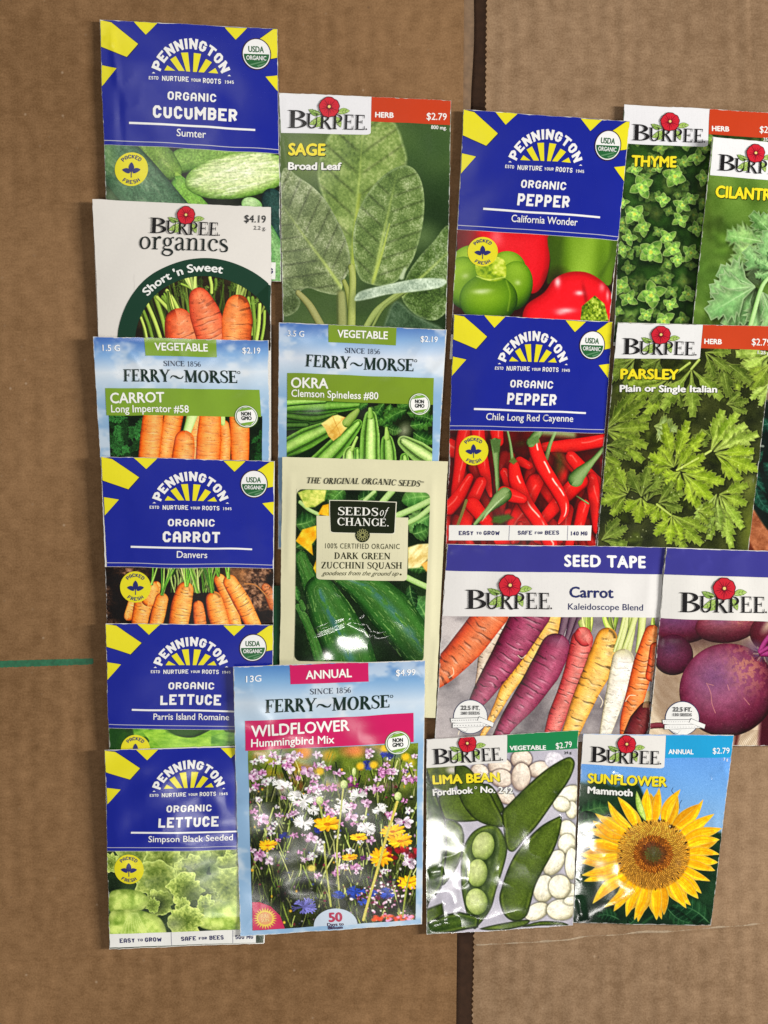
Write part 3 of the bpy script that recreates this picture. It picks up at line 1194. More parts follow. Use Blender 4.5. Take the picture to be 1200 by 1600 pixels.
def board(name, label, hfun, xl, xr, y0, y1, step, thick, mat, part_of=None):
    """cardboard sheet between the left and right edge functions of y"""
    ys = np.arange(y0, y1 + step, step)
    nx = int((xr(800) - xl(800)) / step)
    t = np.linspace(0, 1, nx)
    Y, T = np.meshgrid(ys, t, indexing='ij')
    X = xl(Y) * (1 - T) + xr(Y) * T
    Z = hfun(X, Y)
    V = np.stack([(X - 600) * S, (800 - Y) * S, Z / 1000], -1)
    idx = np.arange(Y.size).reshape(Y.shape)
    F = np.stack([idx[:-1, :-1], idx[1:, :-1], idx[1:, 1:], idx[:-1, 1:]], -1).reshape(-1, 4)
    # edge skirt on every side, two faces of liner and the fluting between
    V = V.reshape(-1, 3)
    rim = np.concatenate([idx[0, :], idx[1:, -1], idx[-1, -2::-1], idx[-2:0:-1, 0]])
    k0 = len(V)
    B = V[rim].copy()
    B[:, 2] -= thick / 1000
    m = len(rim)
    A = V[rim].copy()
    V = np.concatenate([V, A, B])
    r = np.arange(m)
    F2 = np.stack([k0 + r, k0 + (r + 1) % m, k0 + m + (r + 1) % m, k0 + m + r], -1)
    F = np.concatenate([F, F2])
    ob = make_mesh(name, V, F, None, None, mat, None)
    ob['label'] = label
    ob['category'] = 'cardboard'
    return ob
# ------------------------------------------------------------------ the setting
def left_h(X, Y):
    z = -0.0 + 0.35 * (fbm(X / 160, Y / 160, 4) - 0.5) + 0.12 * np.sin(X * 2 * np.pi / 31 + 2 * vnoise(X / 90, Y / 200, 8)) * vnoise(X / 80, Y / 120, 2)
    for (xa, ya, xb, yb, am, wd) in ((-300, 425, 800, 428, .22, 5), (-300, 1132, 420, 1127, .4, 2.2), (-300, 1520, 800, 1470, .7, 3), (205, -50, 150, 700, .12, 7)):
        ex, ey = xb - xa, yb - ya
        d = np.abs((X - xa) * ey - (Y - ya) * ex) / np.hypot(ex, ey)
        z = z - am * np.exp(-(d / wd) ** 2)
    rs_ = np.random.RandomState(3)
    for k in range(34):
        x0, y0, a, L = rs_.uniform(-100, 720), rs_.uniform(-50, 1620), rs_.uniform(0, 3.14), rs_.uniform(6, 60)
        dx, dy = (X - x0) * np.cos(a) + (Y - y0) * np.sin(a), -(X - x0) * np.sin(a) + (Y - y0) * np.cos(a)
        z = z - rs_.uniform(.05, .22) * np.exp(-(dx / L) ** 2 - (dy / 3.0) ** 2)
    yc = 1513 - (X - 0) * 0.047
    return z - 0.035 * S * 1000 * np.maximum(Y - yc, 0) - .3 * np.clip(-Y - 0, 0, 50) / 50


def right_h(X, Y):
    z = 0.3 * (fbm(X / 150, Y / 150, 9) - 0.5) + 0.085 * np.sin(X * 2 * np.pi / 27 + 2.5 * vnoise(X / 70, Y / 300, 5)) * (0.35 + vnoise(X / 60, Y / 150, 6))
    for (xa, ya, xb, yb, am, wd) in ((700, 80, 1175, 86, .25, 2.5), (1168, -60, 1175, 88, .12, 3)):
        ex, ey = xb - xa, yb - ya
        L = ex * ex + ey * ey
        t = np.clip(((X - xa) * ex + (Y - ya) * ey) / L, 0, 1)
        d = np.hypot(X - xa - t * ex, Y - ya - t * ey)
        z = z - am * np.exp(-(d / wd) ** 2)
    yc = 1478 - (X - 745) * 0.078 + 5 * (vnoise(X / 40, 0 * X, 3) - .5)
    z = z - 0.55 * sstep(0, 5, Y - yc) - 0.028 * S * 1000 * np.maximum(Y - yc, 0)
    return z


board('cardboard_sheet', 'brown cardboard sheet with a green printed line, under the packets on the left', left_h,
      lambda y: -330 + 0 * y, lambda y: 725 - 0.0075 * y, -260, 1860, 3.0, 4.0, BOARD)
zig = lambda y: 760 - 0.0144 * y + 3.2 * np.abs(((y / 9.0) % 1.0) - .5) * 2 + 2.5 * (vnoise(y / 60, 0 * y, 12) - .5)
board('cardboard_sheet', 'brown ridged cardboard sheet with a ragged cut edge, under the packets on the right', right_h,
      zig, lambda y: 1530 + 0 * y, -260, 1860, 2.2, 4.0, BOARD2)
for o, nm in zip([o for o in COL.objects if o.name.startswith('cardboard_sheet')], ('', '')):
    o['group'] = 'cardboard sheets under the packets'

# torn paper along the fold of the right sheet
V, F = [], []
xs = np.arange(744, 1230, 2.0)
rw = np.random.RandomState(9)
for k, x in enumerate(xs):
    y = 1477.5 - (x - 745) * 0.078 + 5 * (float(vnoise(x / 40, 0.0, 3)) - .5)
    w_ = max(0.05, 2.6 * float(vnoise(x / 17, 0.0, 77)) ** 2 + rw.uniform(-.4, .4))
    for yy, dz in ((y - w_, .05), (y + w_ * .4, .22), (y + w_ * .8, .0)):
        V.append(((x - 600) * S, (800 - yy) * S, float(right_h(np.array(x), np.array(yy))) / 1000 + (.06 + dz) / 1000))
for k in range(len(xs) - 1):
    a = 3 * k
    F += [(a, a + 1, a + 4, a + 3), (a + 1, a + 2, a + 5, a + 4)]
make_mesh('torn_edge', np.array(V), F, None, None, plain_mat('torn_paper_fibre', (0.40, 0.30, 0.20), .8, 900, .2), COL.objects['cardboard_sheet.001'])

# dark surface seen down the gap between the two sheets
gv = [(-0.6, -0.6), (0.6, -0.6), (0.6, 0.6), (-0.6, 0.6)]
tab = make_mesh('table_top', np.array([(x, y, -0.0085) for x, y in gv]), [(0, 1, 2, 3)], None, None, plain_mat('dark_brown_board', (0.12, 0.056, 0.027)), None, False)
tab['kind'] = 'structure'
# a lower flap showing as a lighter strip in the gap
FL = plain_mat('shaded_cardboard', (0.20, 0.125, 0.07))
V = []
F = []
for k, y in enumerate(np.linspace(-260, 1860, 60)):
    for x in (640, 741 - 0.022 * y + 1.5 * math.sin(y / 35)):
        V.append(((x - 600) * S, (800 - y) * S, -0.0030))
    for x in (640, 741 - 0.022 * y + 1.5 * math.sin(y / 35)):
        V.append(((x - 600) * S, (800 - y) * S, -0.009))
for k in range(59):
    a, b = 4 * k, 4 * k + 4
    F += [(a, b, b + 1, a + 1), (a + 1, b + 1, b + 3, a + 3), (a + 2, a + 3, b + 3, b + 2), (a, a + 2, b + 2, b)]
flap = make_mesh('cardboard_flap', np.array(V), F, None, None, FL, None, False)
flap['label'] = 'narrow cardboard flap lying lower down in the gap between the two sheets'
flap['category'] = 'cardboard'

# the green line printed on the left sheet
rr = np.random.RandomState(4)
V, F = [], []
xs = np.arange(-60, 148, 2.0)
for k, x in enumerate(xs):
    top = 1032.5 - 0.012 * x - 2.2 * (x / 148) + rr.uniform(-.3, .3)
    bot = top + 10.5 + rr.uniform(-.5, .5) - 1.0 * (x / 148)
    if x > 144:
        top += 1.5
        bot -= 1.5
    for y in (top, (top + bot) / 2, bot):
        V.append(((x - 600) * S, (800 - y) * S, float(left_h(np.array(float(x)), np.array(float(y)))) / 1000 + 0.00009))
for k in range(len(xs) - 1):
    a = 3 * k
    F += [(a, a + 1, a + 4, a + 3), (a + 1, a + 2, a + 5, a + 4)]
gl = make_mesh('printed_line', np.array(V), F, None, None, plain_mat('green_print', (0.012, 0.125, 0.055), .6, 500, .25), COL.objects['cardboard_sheet'])

# ------------------------------------------------------------------ shared designs
BLUE, YEL, WHT, NAVY = (20, 34, 148), (232, 222, 36), (238, 238, 238), (34, 38, 110)


def badge(pk, cx, cy, r, tr, part='freshness_badge'):
    pk.shape(part, circle(cx, cy, r), YEL, 3, tr)
    c = (cx, cy)
    pk.arc_text(part + '/badge_lettering', 'PACKED', c, r * .64, -47, 47, r * .23, NAVY, 0, 5, 'ang', tr, st=.17)
    pk.arc_text(part + '/badge_lettering', 'FRESH', c, r * .87, -40 + 180, -40 + 180 + 1e-6, r * .23, NAVY, 0, 5, 'ang', tr) if 0 else None
    # lower word reads left to right along the bottom
    L = stroke_layout('FRESH', 'ang', 0, .17)
    A = np.array([p for q in L for p in q])
    x0, x1 = A[:, 0].min(), A[:, 0].max()
    out = []
    for q in dice(L, .35):
        q = np.array(q)
        a = np.radians(180 + 38 - 76 * (q[:, 0] - x0) / (x1 - x0))
        rr_ = r * .88 - q[:, 1] * r * .23
        R = np.stack([cx + rr_ * np.sin(a), cy - rr_ * np.cos(a)], 1)
        out.append([tuple(p) for p in tr(R)])
    pk.add(part + '/badge_lettering', out, NAVY, 5)
    lf = []
    for bx, by, tx, ty, w in ((0, .2, 0, -.42, .17), (-.08, .22, -.55, .02, .14), (.08, .22, .55, .02, .14)):
        o, _ = leaf_shape((cx + bx * r, cy + by * r), (cx + tx * r, cy + ty * r), w * r, .12 * (1 if bx < 0 else -1 if bx > 0 else 0), .7, n=8)
        lf.append(o)
    for o in lf:
        pk.shape(part + '/leaf_emblem', o, NAVY, 5, tr)
    pk.polys(part + '/leaf_emblem', [seg(cx, cy + .5 * r, cx, cy + .1 * r, .05 * r)], NAVY, 5, tr)


def penn(pk, crop, tl, tr_, br, bl, name, var, vx, edge_seal=True, name_x=None):
    W0 = Quad((35, 57), (1118, 83), (1113, 752), (68, 740))
    T = warp(W0, crop.quad(tl, tr_, br, bl))
    hp = 'header_panel'
    pk.shape(hp, [(36, 58), (1117, 84), (1113, 752), (68, 740)], BLUE, 1, T)
    for k, P in enumerate(([(37, 59), (105, 71), (272, 187), (205, 260), (46, 205)], [(243, 64), (388, 68), (318, 135)], [(53, 308), (145, 324), (58, 422)],
              [(800, 80), (937, 83), (867, 148)], [(1005, 145), (1092, 87), (1116, 85), (1115, 240), (1065, 250)], [(1042, 345), (1114, 335), (1113, 420)])):
        c = np.mean(P, axis=0)
        pk.shape('header_panel/sunray_print#%d' % k, [tuple(c + (np.array(p) - c) * 1.045) for p in P], (24, 24, 70), 2, T)
        pk.shape('header_panel/sunray_print#%d' % k, P, YEL, 3, T)
    pk.arc_text('brand_emblem', 'PENNINGTON', (593, 403), 196, -70, 70, 58, WHT, 0, 4, 'ang', T, st=.23)
    for P in ([(432, 330), (450, 302), (497, 330)], [(467, 270), (500, 250), (553, 330), (517, 330)], [(532, 230), (575, 227), (586, 332), (563, 331)],
              [(610, 228), (655, 232), (627, 332), (604, 332)], [(684, 258), (720, 275), (672, 332), (637, 332)], [(697, 332), (740, 305), (757, 334)]):
        pk.shape('brand_emblem/ray_emblem', P, YEL, 4, T)
    for x in (368, 822):
        pk.shape('brand_emblem', [(x - 11, 347), (x, 339), (x + 11, 347)], WHT, 4, T)
    for w, a, b, y, cp in (('ESTD', 340, 397, 380, 18), ('NURTURE', 418, 577, 386, 27), ('YOUR', 591, 651, 384, 17), ('ROOTS', 665, 773, 389, 27), ('1945', 795, 849, 387, 17)):
        pk.text('tagline_lettering', w, (a, y), (b, y + 1), cp, WHT, 0, 4, 'ang', T, st=.18)
    pk.text('title_lettering', 'ORGANIC', (452, 487), (745, 491), 45, WHT, 0, 4, 'ang', T, st=.19)
    a, b = name_x
    pk.text('title_lettering', name, (a, 588), (b, 592), 68, WHT, 0, 4, 'ang', T, st=.215)
    pk.polys('title_lettering', [[(222, 613), (978, 626), (978, 637), (222, 625)]], WHT, 4, T)
    pk.text('variety_lettering', var, (vx[0], 683), (vx[1], 687), 40, WHT, .012, 4, 'sans', T)
    pk.polys(hp, [[(66, 715), (1113, 729), (1113, 733), (66, 719)]], (190, 190, 205), 2, T)
    if edge_seal:
        sp = 'organic_seal'
        pk.shape(sp, circle(990, 225, 88), (52, 26, 50), 4, T)
        pk.shape(sp, circle(990, 225, 82), WHT, 5, T)
        pk.shape(sp, circle(990, 225, 76, 30, 0, 180), (34, 98, 52), 6, T)
        pk.text(sp + '/seal_lettering', 'USDA', (942, 214), (1035, 216), 32, (34, 98, 52), .03, 7, 'sans', T)
        pk.text(sp + '/seal_lettering', 'ORGANIC', (928, 257), (1048, 259), 23, WHT, .03, 7, 'sans', T)
        pk.polys(sp, [[(950, 282), (1030, 262), (1040, 266), (955, 289)], [(990, 288), (1045, 272), (1038, 280), (1000, 296)]], (92, 140, 100), 7, T)
    return T


def label_strip(pk, crop, quad, div, letters, part='label_strip'):
    """white strip with three cells along the foot of a packet"""
    pk.polys(part, [[tuple(p) for p in quad]], (236, 236, 232), 3, crop)
    q = Quad(*quad)
    for t in div:
        pk.polys(part, [[tuple(q.at(np.array(a), np.array(b))) for a, b in ((t, .02), (t + .004, .02), (t + .004, .98), (t, .98))]], (150, 150, 165), 4, crop)
    for w, a, b, cp in letters:
        pk.text(part + '/strip_lettering', w, a, b, cp, (32, 34, 92), 0, 5, 'ang', crop, st=.2)


def burpee(pk, crop, p0, p1, part='brand_logo'):
    """lettering with a red flower and leaves: p0, p1 = ends of the baseline"""
    p0, p1 = crop(p0), crop(p1)
    e = p1 - p0
    L = np.linalg.norm(e)
    e = e / L
    n = np.array([e[1], -e[0]])
    T = lambda P: p0 + (np.asarray(P)[..., :1] * e + np.asarray(P)[..., 1:] * n) * L
    blk = (24, 22, 24)
    pk.text(part, 'B', (0, 0), (.24, 0), -.232, blk, 0, 9, 'serif', T)
    pk.text(part, 'URPEE', (.232, 0), (1.0, 0), -.195, blk, 0, 9, 'serif', T)
    g1, g2 = (158, 190, 92), (128, 164, 72)
    for b, t, w, c in (((.41, .19), (.26, .245), .036, g2), ((.64, .215), (.79, .245), .038, g1), ((.42, .15), (.275, .055), .038, g1),
                       ((.455, .13), (.34, .02), .033, g1), ((.60, .165), (.68, .03), .034, g1)):
        o, (bb, d, nn, LL, bd) = leaf_shape(b, t, w, .08, .8, n=8)
        cc = np.mean(o, axis=0)
        pk.shape(part + '/leaf_emblem', [tuple(cc + (p - cc) * 1.07) for p in o], (48, 70, 30), 5, T)
        pk.shape(part + '/leaf_emblem', o, c, 6, T)
        pk.polys(part + '/leaf_emblem', [seg(*b, *t, .007, .003)], (206, 222, 150), 7, T)
        for k in (.35, .6):
            m = np.array(b) + d * LL * k
            for sg in (-1, 1):
                q = m + d * LL * .16 + nn * sg * w * .7
                pk.polys(part + '/leaf_emblem', [seg(*m, *q, .004)], (60, 90, 34), 7, T)
    cx, cy, r = .522, .283, .124
    a = np.linspace(0, 2 * math.pi, 60, endpoint=False)
    o = r * (1 + .06 * np.abs(np.sin(a * 2.5 + .4)) - .03 + .02 * np.sin(a * 11))
    pk.shape(part + '/flower_emblem', np.stack([cx + o * 1.09 * np.cos(a), cy + o * 1.09 * np.sin(a)], 1), (88, 14, 24), 10.5, T)
    pk.shape(part + '/flower_emblem', np.stack([cx + o * np.cos(a), cy + o * np.sin(a)], 1), (208, 34, 52), 11.3, T)
    for k in range(5):
        t = 2 * math.pi * k / 5 + .9
        pk.polys(part + '/flower_emblem', [seg(cx + .02 * math.cos(t), cy + .02 * math.sin(t), cx + .95 * r * math.cos(t), cy + .95 * r * math.sin(t), .012, .004)], (126, 12, 34), 12.1, T)
        for dd in (-.32, .32):
            pk.polys(part + '/flower_emblem', [seg(cx + .03 * math.cos(t + dd), cy + .03 * math.sin(t + dd), cx + .7 * r * math.cos(t + dd * 1.2), cy + .7 * r * math.sin(t + dd * 1.2), .009, .003)], (150, 16, 40), 12.1, T)
    pk.shape(part + '/flower_emblem', circle(cx, cy, .034, 16), (116, 8, 34), 12.9, T)
    pk.shape(part + '/flower_emblem', circle(cx, cy + .006, .019, 14), (240, 220, 130), 13.7, T)
    pk.shape(part, circle(1.022, .012, .011, 12), (70, 66, 66), 5, T)


def shadow_text(pk, part, tx, a, b, cap, col, bold, crop, k=4.0, dark=(30, 40, 18), lay=5):
    a, b = np.array(a, float), np.array(b, float)
    pk.text(part, tx, a + [k, k], b + [k, k], cap, dark, bold * 1.15, lay - 1, 'sans', crop)
    pk.text(part, tx, a, b, cap, col, bold, lay, 'sans', crop)


def sky_paint(R, seed, top=(64, 120, 190), mid=(150, 186, 220), low=(214, 226, 236), y0=50, y1=500, clouds=.8):
    def f(X, Y):
        t = np.clip((Y - y0) / (y1 - y0), 0, 1.15)
        c = ramp(np.clip(t / 1.15, 0, 1), top, mid, low, (176, 202, 226), (140, 178, 214))
        n = fbm(X / 170, Y / 110, seed, 4)
        w = sstep(.50, .72, n) * clouds
        return mix(c, np.array([232, 236, 240.]), w * .75)
    R.fill(f)


def ferry(pk, crop, tl, tr_, br, bl, tab, tabcol, title, sub, wt, price, tx, sx, seal_y=None, full=False):
    """tl..bl: packet corners down to the foot of the coloured title band"""
    W0 = Quad((62, 57), (1112, 100), (1082, 572), (70, 538))
    T = warp(W0, crop.quad(tl, tr_, br, bl))
    pk.polys('tab_label', [[(370, 71), (800, 89), (797, 198), (371, 181)]], tabcol, 3, T)
    pk.text('tab_label/tab_lettering', tab, (428, 150) if tab == 'VEGETABLE' else (455, 158), (745, 160) if tab == 'VEGETABLE' else (706, 165), 46, (245, 245, 240), .03, 5, 'sans', T)
    pk.text('weight_lettering', wt, (116, 143) if len(wt) > 3 else (128, 150), (219, 147) if len(wt) > 3 else (212, 152), 36, (245, 247, 250), .012, 4, 'sans', T)
    pk.text('price_lettering', price, (950, 176), (1057, 181), 36, (245, 247, 250), .015, 4, 'sans', T)
    pk.text('brand_lettering', 'SINCE 1856', (476, 247), (696, 254), 32, (34, 44, 66), 0, 4, 'serif', T)
    pk.text('brand_lettering', 'FERRY', (230, 334), (508, 346), 76, (16, 42, 32), 0, 4, 'heavy serif', T)
    pk.text('brand_lettering', '~', (508, 346), (588, 349), 60, (16, 42, 32), 0, 4, 'serif', T)
    pk.text('brand_lettering', 'MORSE', (592, 349), (906, 360), 76, (16, 42, 32), 0, 4, 'heavy serif', T)
    pk.polys('brand_lettering', annulus(921, 295, 6, 9, n=16), (16, 42, 32), 4, T)
    pk.polys('title_band', [[(117, 372), (1033, 403), (1027, 570), (116, 540)]], tabcol, 3, T)
    pk.text('title_band/title_lettering', title, (tx[0], 465), (tx[1], 470), 62, (246, 246, 242), .03, 5, 'sans', T)
    pk.text('title_band/variety_lettering', sub, (sx[0], 521), (sx[1], 536), 44, (246, 246, 242), .018, 5, 'sans', T)
    sp = 'non_modified_seal'
    c = (941, 566)
    pk.shape(sp, circle(*c, 69), (96, 134, 46), 6, T)
    pk.shape(sp, circle(*c, 65), (243, 243, 240), 7, T)
    pk.shape(sp, circle(*c, 60), (70, 120, 60), 8, T)
    pk.shape(sp, circle(*c, 56), (243, 243, 240), 9, T)
    for sgn in (1, -1):
        o = [(c[0] - sgn * 46, c[1] - sgn * 30), (c[0] - sgn * 20, c[1] - sgn * 52), (c[0] + sgn * 22, c[1] - sgn * 54), (c[0] + sgn * 38, c[1] - sgn * 42), (c[0], c[1] - sgn * 36)]
        pk.shape(sp, o, (122, 168, 60), 10, T)
    pk.text(sp + '/seal_lettering', 'NON', (913, 560), (969, 562), 22, (20, 30, 26), .05, 11, 'sans', T)
    pk.text(sp + '/seal_lettering', 'GMO', (911, 587), (971, 589), 22, (20, 30, 26), .05, 11, 'sans', T)
    return T
# ------------------------------------------------------------------ the printed pictures
def paint_cucumber(R):
    R.fill(lambda X, Y: mix(np.array([20, 24, 18.]), np.array([44, 50, 36.]), fbm(X / 90, Y / 60, 3)))

    def skin(lo, mid, hi, sp, seed, off=-.2, st=18):
        b = round_body(lo, mid, hi, off)

        def f(T, c, X, Y):
            col = b(T, c, X, Y)
            n = fbm(T / 75, c * st / 4, seed, 4)
            col = mix(col, np.array(sp, float), sstep(.42, .78, n) * .75 * np.clip(1.15 - np.abs(c), 0, 1))
            m = fbm(X / 9, Y / 9, seed + 1, 2)
            return col * (0.82 + .36 * m)[..., None]
        return f
    R.tube([(560, 900), (900, 830)], [75, 85], skin((30, 52, 22), (96, 134, 58), (140, 172, 90), (150, 178, 100), 3))
    R.tube([(330, 790), (430, 900), (505, 965)], [88, 92, 58], skin((28, 46, 18), (86, 120, 48), (132, 160, 78), (150, 172, 98), 5))
    R.tube([(530, 985), (570, 1020), (592, 1060)], [18, 15, 13], round_body((40, 66, 22), (116, 152, 62), (160, 190, 90)))
    R.tube([(545, 1040), (600, 1120), (680, 1200)], [50, 62, 56], skin((34, 62, 22), (96, 146, 54), (138, 178, 84), (136, 176, 84), 9))
    R.tube([(50, 800), (230, 960), (480, 1260)], [150, 150, 160], skin((24, 44, 34), (66, 98, 72), (96, 128, 98), (128, 152, 122), 7, -.1, 30))
    R.poly([(80, 800), (130, 800), (150, 900), (115, 960), (85, 920)], lambda X, Y, sd: mix(np.array([110, 146, 84.]), np.array([150, 182, 120.]), fbm(X / 20, Y / 60, 5)), 30, .6)
    R.poly([(85, 1060), (150, 1070), (240, 1180), (90, 1180)], (150, 182, 140), 50, .7)

    def pale(p, q, r):
        z = np.sqrt(np.clip(1 - r * r, 0, 1))
        col = ramp(np.clip(z * .9 - q * .18 + .05, 0, 1), (54, 86, 28), (122, 160, 72), (196, 212, 150), (222, 230, 188))
        n = fbm(p * 3.2 + 4, q * 9, 21, 4)
        g = sstep(.45, .7, fbm(p * 9, q * 22, 8, 2)) * .35
        col = mix(col, np.array([232, 238, 206.]), sstep(.5, .72, n) * .8 * z)
        col = mix(col, np.array([96, 136, 56.]), g * (1 - .6 * z) + .12 * g)
        return col * (.84 + .3 * fbm(p * 26, q * 14, 4, 2))[..., None]
    R.ell(900, 985, 322, 138, -9, pale)
    R.ell(985, 1165, 66, 46, 20, stone((70, 112, 60), (128, 170, 104), (186, 210, 160)))
    R.tube([(1100, 1120), (1130, 1260), (1150, 1420)], [60, 70, 80], skin((14, 34, 36), (32, 60, 58), (52, 82, 74), (60, 92, 86), 17))
    R.tube([(1060, 1300), (1120, 1450), (1160, 1680)], [44, 62, 70], skin((34, 70, 34), (84, 136, 78), (140, 178, 120), (150, 190, 130), 19))
    R.grain(5)


def carrot_tops(R, x, y, dx, dy, n, L, cols, seed, w=9):
    rr = np.random.RandomState(seed)
    for k in range(n):
        a = rr.uniform(-.28, .28)
        ex, ey = dx * math.cos(a) - dy * math.sin(a), dx * math.sin(a) + dy * math.cos(a)
        c = np.array(cols[rr.randint(len(cols))], float) * rr.uniform(.8, 1.15)
        sx = rr.uniform(-1, 1) * w * 1.6
        R.tube([(x + sx * .5, y), (x + sx + ex * L * .5, y + ey * L * .5), (x + sx + ex * L * 1.05, y + ey * L * 1.05)], [w * .9, w * .6, w * .4],
               round_body(c * .5, c, np.minimum(c * 1.35 + 18, 255)))


def fern(R, x, y, ang, L, col, seed, n=9, w=2.0, op=1.0):
    rr = np.random.RandomState(seed)
    d = np.array([math.cos(ang), math.sin(ang)])
    R.line([(x, y), tuple(np.array([x, y]) + d * L)], w * 1.2, col, op)
    for k in range(1, n):
        p = np.array([x, y]) + d * L * k / n
        for sg in (-1, 1):
            a = ang + sg * rr.uniform(.6, 1.0)
            l2 = L * .36 * (1 - .6 * k / n) * rr.uniform(.7, 1.2)
            e = np.array([math.cos(a), math.sin(a)])
            R.line([tuple(p), tuple(p + e * l2)], w * .9, np.array(col) * rr.uniform(.75, 1.2), op)
            for j in (.4, .7):
                for s2 in (-1, 1):
                    a2 = a + s2 * .7
                    q = p + e * l2 * j
                    R.line([tuple(q), tuple(q + np.array([math.cos(a2), math.sin(a2)]) * l2 * .34)], w * .75, np.array(col) * rr.uniform(.75, 1.25), op)


def paint_short_carrots(R):
    R.fill(lambda X, Y: mix(np.array([22, 18, 12.]), np.array([62, 52, 30.]), fbm(X / 50, Y / 50, 3)))
    G = [(122, 146, 58), (96, 122, 44), (150, 168, 80), (84, 108, 40)]
    rr = np.random.RandomState(5)
    for k in range(46):
        x = rr.uniform(270, 1100)
        y0, y1 = rr.uniform(500, 620), rr.uniform(760, 900)
        sl = (x - 700) * .22 + rr.uniform(-60, 60)
        c = np.array(G[rr.randint(4)], float) * rr.uniform(.35, .8)
        R.tube([(x, y0), (x - sl * .3, (y0 + y1) / 2), (x - sl, y1)], [5, 7, 6], round_body(c * .5, c, c * 1.3), op=.9)
    for k in range(14):
        fern(R, rr.uniform(500, 900), rr.uniform(510, 640), rr.uniform(0, 6.3), rr.uniform(60, 110), np.array((86, 112, 44)) * rr.uniform(.6, 1.1), k, 6, 1.8)
    for x0, y0, x1, y1, w in ((350, 680, 430, 890, 15), (325, 720, 380, 890, 13), (400, 640, 470, 890, 16), (310, 760, 345, 890, 10), (445, 640, 512, 730, 17), (470, 600, 540, 720, 15), (410, 640, 500, 740, 14),
                              (730, 520, 740, 610, 13), (765, 530, 760, 590, 12), (985, 640, 1000, 890, 15), (1030, 680, 1010, 890, 14), (1060, 720, 1040, 890, 11), (960, 640, 980, 860, 12), (575, 620, 600, 740, 12), (560, 560, 620, 590, 9)):
        c = np.array(G[(x0 + y0) % 4], float)
        R.tube([(x0, y0), ((x0 + x1) / 2 + 5, (y0 + y1) / 2), (x1, y1)], w * .8, round_body(c * .45, c, np.minimum(c * 1.3 + 16, 255)))
    for k in range(12):
        fern(R, rr.uniform(480, 1080), rr.uniform(540, 700), rr.uniform(0, 6.3), rr.uniform(50, 90), np.array((120, 150, 66)) * rr.uniform(.6, 1.0), k + 30, 5, 1.5)
    carrot_tops(R, 500, 735, -.25, -1, 6, 120, G, 8, 15)
    carrot_tops(R, 645, 590, -.2, -1, 6, 110, [(150, 168, 90), (122, 150, 66)], 9, 17)
    carrot_tops(R, 905, 640, .05, -1, 5, 110, [(150, 166, 84), (116, 140, 58)], 10, 15)
    A, B, C = (118, 38, 18), (206, 84, 44), (240, 140, 96)
    R.tube([(540, 790), (560, 860), (585, 960)], [84, 104, 110], carrot_body(A, (204, 80, 42), C, -.3, 13, .3, 4, .3))
    R.tube([(665, 640), (700, 740), (755, 900), (790, 1000)], [60, 92, 98, 88], carrot_body(A, (204, 82, 52), C, -.1, 14, .28, 6, .3))
    R.tube([(898, 690), (895, 780), (890, 920)], [70, 94, 84], carrot_body((112, 44, 14), (202, 92, 38), (236, 150, 90), .15, 12, .3, 9, .3))
    R.grain(4)


def paint_long_carrots(R):
    R.fill(lambda X, Y: mix(np.array([14, 26, 16.]), np.array([34, 52, 28.]), fbm(X / 50, Y / 50, 3)))
    rr = np.random.RandomState(3)
    for k in range(26):
        x, y = rr.uniform(110, 330), rr.uniform(490, 740)
        fern(R, x, y, rr.uniform(0, 6.3), rr.uniform(60, 120), np.array((52, 104, 52)) * rr.uniform(.5, 1.25), k, 8, 2.6)
    for k in range(12):
        fern(R, rr.uniform(950, 1050), rr.uniform(600, 760), rr.uniform(0, 6.3), rr.uniform(50, 90), np.array((40, 84, 40)) * rr.uniform(.5, 1.1), k + 40, 7, 2.4)
    A, B, C = (128, 44, 10), (238, 112, 36), (252, 172, 100)

    def cb(seed, off=-.2):
        return carrot_body(A, B, C, off, 10, .16, seed, .3)
    R.tube([(905, 470), (908, 640), (912, 800)], [58, 60, 52], cb(3, -.1))
    R.tube([(815, 560), (820, 650), (812, 800)], [30, 34, 34], cb(4))
    R.tube([(640, 470), (630, 640), (620, 800)], [50, 58, 50], cb(11, -.3))
    R.tube([(520, 470), (490, 620), (460, 800)], [58, 56, 40], cb(6, .1))
    R.tube([(390, 470), (375, 620), (355, 810)], [60, 66, 60], cb(5))
    R.tube([(800, 490), (806, 545)], [20, 16], round_body((110, 140, 60), (170, 200, 110), (210, 224, 150)))
    R.tube([(630, 480), (612, 540), (592, 600)], [36, 28, 24], round_body((110, 150, 70), (176, 204, 126), (226, 236, 180)))
    R.tube([(735, 490), (722, 640), (712, 800)], [62, 74, 70], cb(8, -.1))
    R.tube([(575, 650), (570, 720), (560, 820)], [58, 66, 66], cb(9, -.2))
    R.grain(4)


